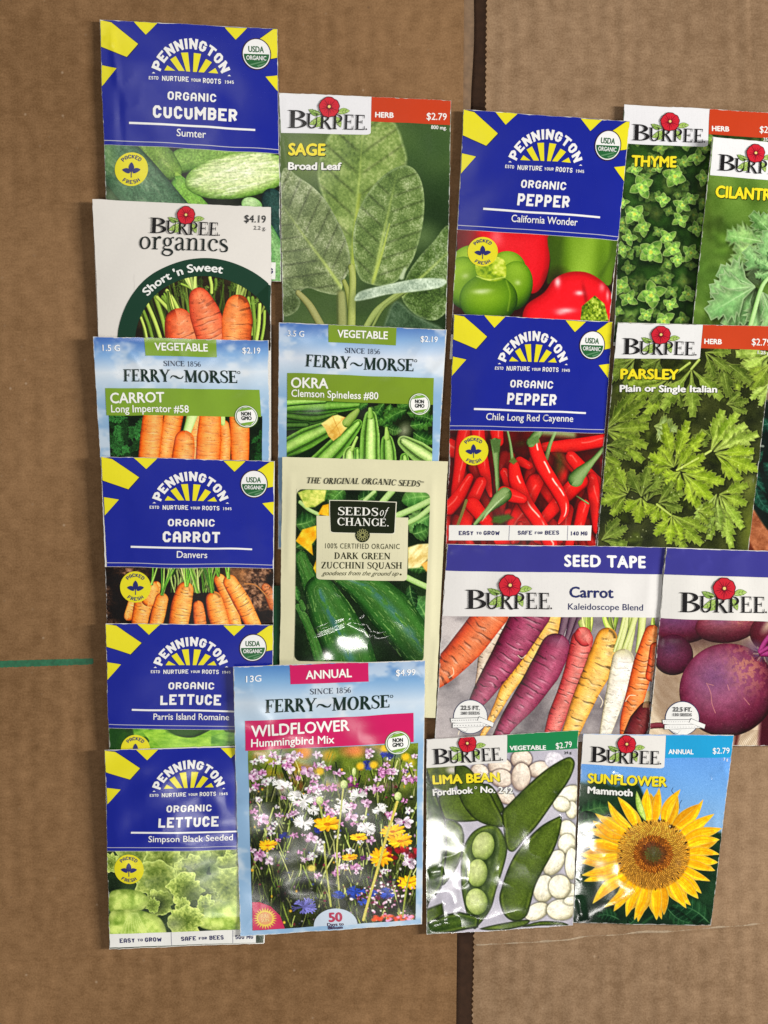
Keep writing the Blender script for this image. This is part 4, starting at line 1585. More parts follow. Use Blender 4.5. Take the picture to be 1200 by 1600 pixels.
def paint_danvers(R):
    def soil(X, Y):
        n = fbm(X / 16, Y / 14, 3, 3)
        side = sstep(.38, .6, fbm(X / 170 + 3, Y / 130, 8)) * sstep(180, 420, np.abs(X - 560)) 
        col = ramp(n, (24, 14, 8), (62, 40, 28), (150, 112, 86), (196, 158, 128))
        return mix(np.array([26, 16, 9.]) * (.6 + n[..., None]), col, np.clip(side * 1.3, 0, 1))
    R.fill(soil)
    R.poly([(820, 745), (960, 745), (940, 860), (850, 860)], lambda X, Y, sd: np.array([150, 104, 66.]) * (.6 + .8 * fbm(X / 14, Y / 14, 5))[..., None], 20, .8)
    R.poly([(70, 880), (240, 960), (200, 1090), (70, 1090)], (20, 12, 8), 50, .9)
    G = [(96, 148, 44), (150, 190, 84), (64, 112, 36), (188, 210, 120)]
    rr = np.random.RandomState(2)
    for k in range(40):
        x = rr.uniform(470, 740)
        c = np.array(G[rr.randint(4)], float) * rr.uniform(.45, .9)
        R.tube([(x + rr.uniform(-40, 40), 745), (x, 820), (x + rr.uniform(-25, 25), 900)], [6, 5, 3], round_body(c * .5, c, c * 1.2))
    A, B, C = (126, 44, 8), (232, 120, 36), (250, 178, 98)

    def cb(seed, off=-.3, k=.3):
        return carrot_body(A, B, C, off, 9, k, seed, .45)
    R.tube([(205, 1050), (240, 960), (260, 900)], [30, 40, 30], cb(30))
    R.tube([(1060, 870), (1090, 920), (1115, 980)], [26, 36, 40], carrot_body((80, 34, 12), (166, 88, 44), (200, 130, 84), -.2, 8, .4, 3, .2))
    R.line([(930, 850), (1000, 860), (1080, 940)], 4, (176, 120, 70))
    R.tube([(378, 860), (360, 960)], [30, 30], cb(2))
    R.tube([(300, 950), (280, 1040), (270, 1120)], [62, 54, 50], cb(3, -.3))
    R.tube([(345, 880), (330, 940)], [50, 50], cb(13, -.3))
    R.tube([(412, 945), (390, 1030), (370, 1120)], [42, 46, 40], cb(4))
    R.tube([(560, 885), (535, 990), (510, 1120)], [52, 64, 60], cb(5))
    R.tube([(640, 985), (645, 1050), (650, 1120)], [32, 38, 38], carrot_body((90, 30, 8), (206, 98, 34), (240, 150, 80), -.3, 9, .4, 8, .3))
    R.tube([(775, 825), (830, 950), (870, 1120)], [36, 44, 40], cb(7))
    R.tube([(840, 840), (910, 960), (990, 1120)], [44, 54, 46], cb(8, -.3, .4))
    R.tube([(738, 945), (755, 1030), (780, 1130)], [50, 60, 58], cb(9))
    for x, y, dx, n in ((345, 850, .1, 5), (415, 915, .22, 6), (570, 860, -.05, 7), (730, 900, -.2, 7), (770, 800, 0, 5), (830, 815, -.1, 4), (640, 900, -.1, 4)):
        carrot_tops(R, x, y, dx, -1, n, y - 730, G, x, 8)
    R.grain(6)


def paint_romaine(R):
    R.fill(lambda X, Y: mix(np.array([14, 34, 10.]), np.array([58, 110, 34.]), fbm(X / 110, Y / 60, 3)))
    R.poly([(78, 712), (170, 712), (120, 860), (78, 860)], (34, 74, 30), 12)
    lf = lambda c1, c2, sd_: (lambda X, Y, sd: mix(np.array(c1, float), np.array(c2, float), np.clip(fbm(X / 60, Y / 26, sd_) * 1.5 - .25, 0, 1)))
    R.poly([(230, 712), (330, 712), (340, 760), (240, 770)], lf((84, 140, 40), (150, 196, 72), 3), 4)
    R.poly([(300, 730), (420, 716), (520, 760), (620, 764), (740, 712), (800, 720), (830, 860), (330, 860), (335, 790)], lf((96, 152, 36), (168, 208, 76), 5), 2, smooth=4)
    R.poly([(440, 730), (560, 716), (680, 722), (600, 756), (500, 752)], (52, 88, 34), 6)
    R.poly([(720, 760), (800, 730), (880, 740), (880, 860), (720, 840)], lf((70, 126, 34), (150, 196, 84), 6), 3)
    for k in range(14):
        y = 772 + k * 6
        R.line([(350 + k * 6, y), (520, y + 8), (720, y - 10)], 1.6, (190, 222, 110), .35)
    R.grain(4)


def paint_simpson(R):
    R.fill(lambda X, Y: mix(np.array([20, 34, 20.]), np.array([70, 92, 58.]), fbm(X / 90, Y / 90, 3)))
    rr = np.random.RandomState(8)
    c1, c2 = (112, 142, 54), (204, 220, 122)
    for k, (x, y, r, a) in enumerate(((90, 800, 60, 1), (800, 750, 110, 1.1), (880, 720, 60, 1.0), (850, 850, 120, 1.1), (240, 760, 110, 1.1), (560, 760, 150, 1.25), (420, 790, 120, 1),
                                       (600, 840, 100, 1), (380, 900, 130, 1.1), (820, 950, 130, 1.2), (700, 1000, 60, 1), (400, 1040, 80, 1.1))):
        ruffle(R, x, y, r, np.array(c1) * rr.uniform(.8, 1.05), np.array(c2) * rr.uniform(.86, 1.03), k + 20, rr.randint(6, 10), .2, a, rr.randint(6, 11))
    R.ell(700, 830, 50, 65, 10, (62, 84, 64), 25, .8)
    R.ell(600, 1010, 140, 110, 0, (66, 82, 52), 30, .8)
    ruffle(R, 560, 950, 90, c1, c2, 51, 9, .26, 1.3, 7)
    R.ell(610, 1010, 70, 60, 0, (78, 94, 56), 25, .8)
    ruffle(R, 540, 1080, 70, c1, c2, 52, 9, .3, .7, 7)
    ruffle(R, 680, 1060, 70, c1, c2, 53, 9, .3, .8, 8)
    R.ell(370, 1060, 60, 50, 0, (46, 58, 34), 20, .85)
    ruffle(R, 350, 1060, 46, (110, 136, 56), (168, 190, 96), 54, 9, .3, 1, 8)
    big = lambda sd_: (lambda X, Y, sd: (mix(np.array([104, 136, 46.]), np.array([196, 214, 120.]), np.clip(fbm(X / 46, Y / 46, sd_) * 1.5 - .2 + .25 * np.clip(-sd / 90, 0, 1), 0, 1)) * (.85 + .2 * np.clip(-sd / 50, 0, 1))[..., None]))
    R.poly([(80, 990), (180, 960), (290, 980), (330, 1040), (260, 1100), (90, 1110)], big(7), 3, smooth=5)
    R.poly([(80, 1120), (170, 1090), (290, 1095), (400, 1140), (440, 1250), (380, 1290), (80, 1290)], big(9), 3, smooth=5)
    for k in range(9):
        R.line([(140 + k * 30, 1280), (170 + k * 16, 1190), (210 + k * 6, 1110)], 3, (206, 222, 140), .5)
    R.poly([(690, 1080), (900, 1020), (1000, 1060), (1000, 1260), (720, 1220), (640, 1180)], big(10), 3, smooth=5)
    ruffle(R, 560, 1160, 90, c1, c2, 61, 9, .25, 1.2, 8)
    R.ell(480, 1180, 46, 40, 0, (120, 128, 104), 25, .7)
    R.poly([(890, 900), (1010, 880), (1010, 1080), (900, 1060)], big(12), 4)
    R.grain(6)


def paint_sage(R):
    def bg(X, Y):
        c = mix(np.array([46, 68, 38.]), np.array([98, 120, 66.]), fbm(X / 260, Y / 260, 4))
        return mix(c, np.array([30, 48, 28.]), sstep(620, 1100, X) * sstep(300, 900, Y) * .8)
    R.fill(bg)
    R.ell(260, 420, 160, 130, 0, (156, 166, 96), 120, .6)
    R.ell(1000, 400, 150, 130, 0, (78, 104, 66), 140, .5)
    R.ell(960, 960, 80, 60, 0, (110, 132, 84), 40, .8)
    R.blur(24)

    def felt(dark, mid, lt, seed, fr=8.0, vs=1.0, geom=None):
        def f(X, Y, sd):
            n = fbm(X / fr, Y / fr, seed, 2)
            m = fbm(X / 70, Y / 90, seed + 4)
            col = ramp(np.clip(.5 + (n - .5) * .5 + (m - .5) * .75, 0, 1), dark, mid, lt)
            if geom is not None:
                (bx, by), (tx, ty) = geom
                L = math.hypot(tx - bx, ty - by)
                dx, dy = (tx - bx) / L, (ty - by) / L
                s_ = ((X - bx) * dx + (Y - by) * dy) / L
                q = (X - bx) * dy - (Y - by) * dx
                ph = (s_ * 7 - np.abs(q) / 170.0) % 1.0
                g = np.exp(-((ph - .5) / .09) ** 2) * np.clip(np.abs(q) / 40, 0, 1)
                col = col * (1 - .2 * g * vs)[..., None]
                mr = np.exp(-(q / (5 + 8 * (1 - np.clip(s_, 0, 1)))) ** 2) * np.clip(1.15 - s_, 0, 1)
                col = mix(col, np.array([150, 164, 92.]), np.clip(mr, 0, 1) * .8)
            rim = np.exp(-((sd + 5) / 9) ** 2) * (.55 + .45 * vnoise(X / 4, Y / 4, seed + 2))
            return mix(col, np.array([190, 200, 172.]), rim * .25) * 1.2
        return f
    R.poly([(520, 1230), (420, 900), (310, 620), (330, 430), (400, 300), (560, 215), (770, 235), (840, 380), (860, 520), (760, 720), (600, 900)],
           felt((66, 84, 44), (104, 122, 68), (150, 160, 110), 3, 13, 1, ((525, 1180), (590, 240))), 6, smooth=6)
    R.tube([(530, 1230), (530, 1000), (570, 700)], [9, 9, 6], (150, 164, 66), 6, .7)
    R.poly([(80, 565), (200, 595), (330, 700), (420, 840), (490, 1000), (510, 1150), (470, 1230), (440, 1320), (340, 1310), (240, 1280), (150, 1310), (80, 1200)],
           felt((58, 70, 44), (100, 112, 76), (172, 176, 150), 7, 7, 1, ((470, 1300), (80, 760))), 2, smooth=6)
    R.poly([(80, 1240), (150, 1290), (195, 1370), (150, 1440), (80, 1440)], felt((34, 44, 24), (66, 80, 46), (130, 140, 112), 5, 7), 2, smooth=5)
    R.tube([(180, 1310), (260, 1400), (350, 1560)], [18, 24, 26], round_body((70, 76, 40), (134, 136, 82), (176, 176, 122)))
    R.tube([(455, 1320), (460, 1420), (462, 1560)], [26, 30, 30], round_body((90, 96, 56), (134, 140, 88), (160, 166, 110)), 8)
    R.tube([(470, 1240), (500, 1330), (525, 1540)], [14, 18, 18], round_body((80, 90, 40), (130, 140, 70), (170, 178, 108)))
    R.tube([(515, 1150), (525, 1250), (515, 1560)], [20, 22, 26], round_body((90, 102, 48), (142, 154, 82), (184, 192, 120)))
    R.poly([(860, 1210), (920, 1110), (1020, 1000), (1130, 905), (1130, 1400), (1100, 1440), (1040, 1480), (960, 1470), (880, 1420), (830, 1330)],
           felt((30, 44, 22), (70, 90, 46), (146, 158, 126), 9, 8, .5, ((840, 1320), (1180, 1000))), 2, smooth=6)
    R.poly([(740, 1450), (800, 1360), (900, 1440), (1000, 1490), (1080, 1530), (1060, 1570), (740, 1570)], felt((36, 52, 36), (56, 76, 54), (86, 104, 84), 4, 9), 8, smooth=4)
    R.poly([(655, 1260), (570, 1220), (530, 1080), (535, 900), (590, 740), (690, 600), (800, 525), (890, 525), (950, 610), (970, 760), (950, 940), (900, 1100), (820, 1220), (740, 1265)],
           felt((52, 70, 36), (90, 108, 62), (160, 168, 134), 11, 7, 1, ((650, 1260), (800, 560))), 2, smooth=6)
    R.tube([(650, 1245), (710, 1060), (755, 880)], [8, 7, 3], (172, 188, 92), 3, .85)
    R.tube([(600, 1540), (680, 1420), (830, 1310)], [18, 22, 22], round_body((70, 84, 44), (132, 148, 84), (166, 180, 112)))
    R.tube([(640, 1540), (720, 1400), (860, 1300)], [8, 10, 10], round_body((40, 54, 26), (112, 130, 70), (150, 164, 98)))
    R.ell(600, 1340, 60, 90, 30, (60, 78, 46), 20, .6)
    R.poly([(540, 1360), (560, 1310), (640, 1280), (780, 1250), (940, 1222), (1080, 1222), (1110, 1245), (1060, 1280), (900, 1306), (740, 1320), (620, 1350)],
           felt((92, 108, 92), (140, 154, 136), (196, 206, 190), 13, 10), 3, smooth=5)
    R.tube([(830, 1215), (850, 1160)], [14, 8], (170, 184, 150), 4)
    R.grain(4, 6)


def okra_pod(R, pts, rad, c1, c2, c3, seed, ribs=5, rs=.95):
    def f(T, c, X, Y):
        a = np.arcsin(np.clip(c, -1, 1))
        r_ = np.cos(a * ribs * 1.0 + .6)
        z = np.sqrt(np.clip(1 - c * c, 0, 1))
        l = np.clip(.58 * z + .24 * r_ * rs + .2 - .12 * c, 0, 1)
        col = ramp(l, c1, c2, c3)
        g = np.exp(-((r_ + .92) / .1) ** 2) * .45
        col = col * (1 - g)[..., None]
        return col * (.9 + .2 * fbm(X / 14, Y / 14, seed))[..., None]
    R.tube(pts, rad, f)


def paint_okra(R):
    R.fill(lambda X, Y: mix(np.array([14, 22, 10.]), np.array([40, 54, 24.]), fbm(X / 60, Y / 60, 3)))
    D, M, H = (30, 66, 18), (94, 146, 52), (170, 210, 112)
    okra_pod(R, [(100, 590), (300, 585), (560, 570)], [46, 56, 22], (20, 52, 14), (70, 120, 38), (130, 176, 80), 3)
    okra_pod(R, [(100, 560), (350, 545)], [24, 20], D, M, H, 3, 3)
    okra_pod(R, [(110, 640), (280, 660), (420, 625)], [30, 34, 12], (18, 40, 12), (50, 84, 30), (90, 130, 56), 5)
    okra_pod(R, [(110, 700), (240, 700)], [30, 26], (16, 38, 12), (40, 74, 26), (84, 122, 56), 5)
    okra_pod(R, [(80, 860), (240, 780), (400, 705)], [62, 66, 40], D, (92, 142, 50), (172, 206, 112), 6)
    R.tube([(130, 905), (280, 860), (420, 770)], [16, 20, 12], (18, 40, 14), 6)
    okra_pod(R, [(300, 960), (430, 830), (560, 685)], [72, 62, 26], D, (96, 148, 52), (172, 210, 112), 7)
    for k, (x, y, tx, ty, w) in enumerate(((640, 580, 800, 720, 40), (720, 560, 660, 680, 36), (760, 565, 760, 700, 36), (900, 560, 760, 640, 30), (860, 600, 700, 700, 40), (880, 700, 1040, 640, 50), (900, 740, 1040, 800, 56), (860, 620, 1010, 600, 40), (620, 560, 560, 600, 24), (1010, 660, 900, 640, 44))):
        leaf(R, (x, y), (tx, ty), w, np.array((28, 64, 26)) * (1 + .1 * (k % 3)), (78, 126, 50), (120, 160, 84), .08, teeth=5, tooth=.3, seed=k)
    okra_pod(R, [(520, 960), (510, 880), (520, 850)], [60, 44, 24], D, (130, 172, 78), (204, 226, 150), 8)
    R.tube([(520, 850), (535, 810), (552, 772)], [12, 9, 8], round_body((80, 120, 40), (150, 186, 90), (190, 216, 130)))
    okra_pod(R, [(553, 850), (556, 960)], [16, 24], D, (96, 150, 56), (160, 200, 100), 9)
    okra_pod(R, [(635, 640), (632, 760), (632, 960)], [36, 60, 66], D, (112, 160, 66), (200, 226, 146), 10)
    R.tube([(636, 640), (634, 595)], [20, 12], round_body((60, 104, 30), (120, 166, 66), (166, 200, 106)))
    okra_pod(R, [(738, 790), (745, 860), (750, 960)], [34, 48, 52], D, (104, 154, 62), (172, 206, 116), 11)
    R.tube([(738, 775), (735, 715)], [18, 10], round_body((70, 110, 36), (140, 176, 80), (176, 206, 116)))
    okra_pod(R, [(840, 800), (930, 860), (1040, 930)], [38, 64, 60], (40, 76, 30), (124, 160, 82), (200, 220, 150), 12)
    okra_pod(R, [(845, 895), (850, 960)], [24, 40], D, (104, 154, 62), (172, 206, 116), 13)
    leaf(R, (740, 710), (830, 730), 34, (34, 66, 30), (90, 130, 60), (130, 160, 90), .1)
    R.ell(845, 730, 26, 36, 20, (186, 190, 160), 16, .7)
    R.poly([(330, 690), (400, 640), (430, 632), (500, 655), (490, 710), (450, 760), (405, 795), (375, 765), (355, 720)],
           lambda X, Y, sd: mix(np.array([206, 158, 66.]), np.array([238, 214, 130.]), np.clip(.5 + (fbm(X / 40, Y / 40, 4) - .5) * 1.6 + (Y - 710) / -220, 0, 1)), 2)
    for a in ((400, 640), (470, 650), (375, 760), (450, 760)):
        R.line([(425, 700), a], 3, (190, 140, 60), .5)
    R.ell(484, 664, 12, 16, 10, (176, 40, 60), 5)
    R.tube([(490, 680), (525, 640), (556, 605)], [30, 26, 14], round_body((56, 90, 26), (120, 150, 64), (170, 190, 110)))
    R.grain(5)


def paint_zucchini(R):
    R.fill(lambda X, Y: mix(np.array([16, 26, 16.]), np.array([42, 66, 36.]), fbm(X / 130, Y / 130, 3)))
    for k, (b, t, w, c1, c2) in enumerate((((430, 270), (270, 250), 80, (58, 108, 44), (104, 150, 70)), ((470, 260), (380, 360), 60, (48, 94, 40), (90, 136, 62)), ((560, 330), (680, 250), 50, (36, 70, 34), (72, 116, 54)),
                                           ((1010, 300), (830, 330), 90, (66, 120, 54), (116, 160, 82)), ((1010, 420), (880, 530), 80, (70, 118, 60), (120, 160, 90)), ((900, 540), (1000, 500), 60, (44, 86, 40), (88, 130, 66)),
                                           ((170, 480), (300, 440), 70, (40, 84, 40), (80, 124, 60)), ((170, 620), (300, 520), 50, (44, 84, 40), (70, 110, 56)), ((985, 760), (870, 760), 36, (44, 80, 36), (70, 110, 56)),
                                           ((990, 1080), (900, 930), 100, (40, 86, 44), (82, 128, 70)), ((880, 860), (920, 1000), 40, (24, 54, 28), (52, 88, 48)), ((165, 860), (190, 960), 26, (50, 100, 46), (84, 130, 66)))):
        leaf(R, b, t, w, c1, c2, (140, 176, 104), .06, teeth=6, tooth=.14, seed=k, nv=4)
    for p, w in (([(800, 425), (900, 380), (1010, 325)], 20), ([(870, 470), (940, 430), (1010, 370)], 17), ([(710, 340), (770, 270)], 20), ([(600, 330), (660, 275)], 12), ([(860, 810), (920, 840), (1000, 875)], 18), ([(195, 340), (250, 385), (310, 415)], 12)):
        R.tube(p, w, round_body((84, 120, 56), (150, 184, 110), (196, 216, 156), -.2))
    YF = lambda sd_: (lambda X, Y, sd: mix(np.array([226, 150, 16.]), np.array([250, 206, 66.]), np.clip(fbm(X / 34, Y / 34, sd_) * 1.6 - .3, 0, 1)))
    R.poly([(180, 280), (230, 262), (360, 264), (350, 330), (290, 370), (230, 375)], lambda X, Y, sd: mix(np.array([150, 176, 70.]), np.array([238, 232, 130.]), np.clip(fbm(X / 26, Y / 26, 5) * 1.7 - .35, 0, 1)), 3)
    R.poly([(310, 415), (340, 360), (380, 350), (382, 430)], YF(2), 2)
    R.poly([(168, 580), (210, 510), (300, 485), (300, 560), (268, 600), (276, 668), (225, 625)], YF(3), 2)
    R.poly([(300, 690), (275, 760), (272, 830), (298, 885), (345, 830), (340, 700)], YF(4), 2)
    R.poly([(868, 625), (930, 605), (1000, 600), (1000, 690), (940, 750), (868, 755)], lambda X, Y, sd: mix(np.array([206, 180, 110.]), np.array([246, 236, 182.]), np.clip(fbm((X + Y) / 30, (X - Y) / 70, 6) * 1.7 - .3, 0, 1)), 3)
    R.poly([(950, 730), (1000, 700), (1000, 770), (985, 775)], (240, 176, 90), 4)

    def zskin(seed, blue=.55, bx=.05):
        def f(T, c, X, Y):
            z = np.sqrt(np.clip(1 - c * c, 0, 1))
            col = ramp(np.clip(z * .85 - c * .12, 0, 1), (14, 38, 16), (46, 92, 38), (84, 134, 62))
            sp = sstep(.66, .8, vnoise(T / 34, c * 30, seed)) * sstep(.4, .6, vnoise(T / 11, c * 34, seed + 5))
            col = mix(col, np.array([150, 186, 110.]), sp * .55)
            rib = .5 + .5 * np.cos(np.arcsin(c) * 9)
            col = col * (.9 + .14 * rib)[..., None]
            sh = np.exp(-((c - bx) / .2) ** 2) * sstep(.35, .6, fbm(T / 60, c * 9, seed + 9))
            return mix(col, np.array([66, 112, 128.]), sh * blue)
        return f
    R.tube([(180, 990), (260, 1140), (340, 1400)], [20, 34, 40], zskin(3, 0))
    R.tube([(200, 960), (215, 1000)], [16, 20], zskin(3, 0))
    R.tube([(430, 800), (600, 870), (760, 1020), (950, 1270)], [30, 105, 140, 120], zskin(5, .6, -.1))
    R.tube([(200, 680), (255, 830), (290, 880)], [42, 58, 80], zskin(7, 0))
    R.tube([(320, 890), (390, 1040), (480, 1220), (540, 1400)], [96, 138, 150, 150], zskin(8, .7, .05))
    R.ell(880, 1290, 120, 60, 20, (20, 30, 22), 50, .5)
    R.grain(6)
def daisy(R, x, y, r, col, dark, n=12, tilt=.55, cen=None, seed=1, ang=0.0):
    rr = np.random.RandomState(seed)
    for k in range(n):
        a = 2 * math.pi * k / n + rr.uniform(-.12, .12) + ang
        L = r * rr.uniform(.82, 1.1)
        ex, ey = math.cos(a) * L, math.sin(a) * L * tilt - r * .12 * (1 if math.sin(a) < 0 else 0)
        w = r * .19
        c = mix(np.array(dark, float), np.array(col, float), rr.uniform(.35, 1))
        R.tube([(x, y), (x + ex * .6, y + ey * .6), (x + ex, y + ey)], [w * .5, w, w * .45], (lambda c: (lambda T, cc, X, Y: np.clip(c * (1.04 - .22 * cc[..., None] - .12 * np.abs(cc[..., None])), 0, 255)))(c))
    if cen is not None:
        R.ell(x, y, r * .24, r * .2 * max(tilt, .6), 0, cen)


def mallow(R, x, y, r, col, seed=1, tilt=.75, rot=0.0, dark=(110, 30, 90), half=False):
    rr = np.random.RandomState(seed)
    tilt = tilt * rr.uniform(.6, 1.0)
    for k in range(5):
        a = rot + 2 * math.pi * k / 5 + rr.uniform(-.45, .45)
        if half and math.sin(a) > .5:
            continue
        L = r * rr.uniform(.42, .72)
        px, py = x + math.cos(a) * L, y + math.sin(a) * L * tilt
        c = np.array(col, float) * rr.uniform(.86, 1.08)

        def f(p, q, rad, c=c, a=a):
            st_ = .10 * np.sin(np.arctan2(q, p + .9) * 16 + seed)
            t = np.clip(.8 + st_ + .24 * (p * math.cos(a) + q * math.sin(a)) + .2 * (fbm(p * 3, q * 3, seed) - .5), 0, 1.1)
            return np.clip(c * t[..., None] + 30 * (t[..., None] - .6), 0, 255)
        R.ell(px, py, r * rr.uniform(.42, .58), r * rr.uniform(.34, .5) * tilt + r * .06, math.degrees(a), f)
    R.ell(x, y, r * .13, r * .12, 0, dark, 3)


def cornflower(R, x, y, r, col, seed=1, tilt=.7):
    rr = np.random.RandomState(seed)
    for k in range(16):
        a = rr.uniform(0, 6.28)
        L = r * rr.uniform(.55, 1.05)
        c = np.clip(np.array(col, float) * rr.uniform(.62, 1.12), 0, 255)
        ex, ey = math.cos(a) * L, math.sin(a) * L * tilt
        R.tube([(x + ex * .15, y + ey * .15), (x + ex * .75, y + ey * .75)], [r * .06, r * .12], c)
        for d in (-.28, 0, .28):
            R.line([(x + ex * .65, y + ey * .65), (x + math.cos(a + d) * L * 1.08, y + math.sin(a + d) * L * 1.08 * tilt)], r * .06, c * 1.0)
    R.ell(x, y, r * .2, r * .17, 0, np.array(col) * .8, 4)


def paint_wildflower(R):
    def bg(X, Y):
        t = np.clip((Y - 500) / 900, 0, 1)
        a = mix(np.array([66, 84, 30.]), np.array([132, 146, 58.]), fbm(X / 60, Y / 50, 3))
        b = mix(np.array([30, 36, 18.]), np.array([74, 82, 44.]), fbm(X / 50, Y / 70, 5))
        return mix(a, b, sstep(.12, .42, t + (fbm(X / 90, Y / 90, 9) - .5) * .3))
    R.fill(bg)
    rr = np.random.RandomState(21)
    for k in range(70):
        x, y = rr.uniform(130, 1040), rr.uniform(490, 720)
        c = [(216, 150, 40), (230, 196, 60), (196, 110, 60), (206, 150, 186), (112, 130, 50), (60, 80, 30), (90, 110, 190), (150, 168, 80), (40, 52, 22)][rr.randint(9)]
        R.ell(x, y, rr.uniform(10, 30), rr.uniform(8, 22), 0, np.array(c) * rr.uniform(.7, 1.05), 14, .75)
    R.ell(700, 520, 60, 30, 0, (226, 130, 90), 16, .8)
    R.ell(430, 530, 40, 34, 0, (220, 140, 50), 12, .9)
    R.ell(560, 545, 34, 26, 0, (186, 150, 50), 12, .9)
    R.blur(5)
    G = [(92, 110, 44), (122, 138, 64), (60, 80, 32), (150, 160, 92), (40, 56, 24), (176, 180, 118)]
    for k in range(620):
        x, y = rr.uniform(120, 1060), rr.uniform(640, 1500)
        L = rr.uniform(40, 150)
        sl = rr.uniform(-.45, .45)
        c = np.array(G[rr.randint(6)], float) * rr.uniform(.45, 1.2)
        R.line([(x, y), (x + sl * L * .5 + rr.uniform(-8, 8), y - L * .5), (x + sl * L, y - L)], rr.uniform(1.6, 4.2), c, .95)
    for k in range(200):
        x, y = rr.uniform(130, 1040), rr.uniform(620, 1480)
        c = [(206, 168, 196), (226, 222, 214), (150, 60, 90), (120, 50, 60), (228, 180, 60), (180, 196, 120), (30, 36, 18), (84, 92, 150)][rr.randint(8)]
        R.ell(x, y, rr.uniform(3, 9), rr.uniform(3, 8), 0, np.array(c) * rr.uniform(.7, 1.0), 2.5)
    for k in range(70):
        x, y = rr.uniform(150, 1030), rr.uniform(1180, 1480)
        R.ell(x, y, rr.uniform(12, 34), rr.uniform(10, 28), 0, np.array((24, 28, 14)) * rr.uniform(.5, 1.2), 12, .5)
    P1, P2, P3, WH = (236, 186, 222), (222, 152, 200), (244, 214, 234), (246, 245, 242)
    for k, (x, y, r, c, t) in enumerate(((365, 550, 48, P3, .8), (350, 610, 44, P3, .9), (190, 645, 52, (226, 204, 222), .8), (160, 660, 40, P1, .8), (260, 540, 36, P1, .7), (450, 630, 50, P1, .8), (495, 600, 34, P2, .8), (490, 655, 40, P3, .6),
                                         (615, 640, 46, P1, .5), (560, 610, 34, P2, .6), (780, 525, 34, P1, .6), (865, 640, 54, P2, .75), (980, 680, 46, P1, .55), (820, 728, 54, P1, .65), (510, 715, 44, P1, .7), (470, 730, 44, P2, .7), (550, 720, 36, P2, .6),
                                         (690, 705, 40, (130, 40, 110), .5), (540, 800, 40, P2, .8), (500, 780, 36, P1, .8), (765, 800, 40, P1, .8), (680, 875, 48, P1, .6), (210, 890, 46, P1, .85), (165, 850, 30, P2, .8), (250, 940, 30, P3, .7),
                                         (735, 930, 44, P3, .6), (895, 870, 40, P1, .8), (965, 910, 62, P3, .75), (900, 940, 44, P1, .7), (470, 990, 46, P1, .7), (190, 1085, 50, P1, .8), (785, 1010, 38, P1, .7), (700, 1150, 40, P2, .85), (440, 1105, 44, P3, .45),
                                         (995, 1130, 50, (226, 206, 222), .9), (745, 1100, 24, (110, 50, 110), .8), (350, 870, 24, P3, .8), (600, 850, 30, P3, .8), (980, 1425, 34, P1, .5))):
        mallow(R, x, y, r * .74, c, k + 3, t, k * 1.3)
    for k in range(110):
        x, y = rr.uniform(140, 1030), rr.uniform(540, 1200)
        mallow(R, x, y, rr.uniform(14, 27), [P1, P3, WH, P2, (246, 240, 236)][rr.randint(5)], k + 200, rr.uniform(.5, .9), rr.uniform(0, 6))
    for k, (x, y, r) in enumerate(((430, 790, 66), (720, 760, 52), (640, 820, 56), (835, 840, 50), (430, 910, 62), (765, 940, 58), (380, 760, 44), (480, 840, 40), (300, 700, 50))):
        cornflower(R, x, y, r * .85, WH, k + 5, .75)
    for k, (x, y, r) in enumerate(((770, 600, 34), (875, 550, 40), (325, 980, 26), (510, 945, 26))):
        cornflower(R, x, y, r, (50, 64, 150), k + 50, .75)
    for x, y in ((735, 605), (805, 600), (865, 512), (975, 560), (515, 630)):
        R.ell(x, y, 22, 20, 0, (226, 184, 50), 6, .9)
    for k, (x, y, r, t) in enumerate(((555, 915, 76, .42), (235, 1030, 48, .5), (722, 988, 48, .32), (905, 960, 62, .5), (945, 1015, 68, .5), (673, 1096, 42, .35), (843, 1100, 62, .7), (990, 1240, 56, .6))):
        daisy(R, x, y, r, (244, 186, 40), (206, 130, 14), 13, t, (196, 120, 14), k + 11)
    R.ell(470, 1155, 22, 18, 0, (226, 206, 110), 5, .9)
    for k, (x, y) in enumerate(((645, 700), (515, 790), (700, 635), (935, 770))):
        R.ell(x, y, 20 if k != 2 else 12, 24, 0, stone((96, 116, 60), (160, 176, 110), (206, 214, 160)), 2)
    for k in range(26):
        R.ell(rr.uniform(880, 1030), rr.uniform(1050, 1110), rr.uniform(8, 18), rr.uniform(6, 12), rr.uniform(0, 90), np.array((196, 36, 56)) * rr.uniform(.5, 1.05), 3, .9)
    for k in range(150):
        x, y = rr.normal(840, 70), rr.normal(1310, 48)
        R.ell(x, y, rr.uniform(4, 9), rr.uniform(4, 8), 0, [(230, 210, 220), (110, 40, 70), (80, 26, 56), (206, 160, 186)][rr.randint(4)], 2)
    for k, (x, y, r) in enumerate(((705, 1285, 46), (880, 1290, 44), (740, 1340, 26), (430, 1360, 60), (615, 1300, 34), (800, 1290, 26))):
        cornflower(R, x, y, r, (54, 84, 176) if k != 3 else (120, 120, 186), k + 90, .75)
    for k in range(30):
        R.ell(rr.uniform(800, 1030), rr.uniform(1415, 1450), rr.uniform(8, 18), rr.uniform(6, 10), 0, [(216, 90, 30), (206, 70, 40), (226, 150, 190)][rr.randint(3)], 3, .9)
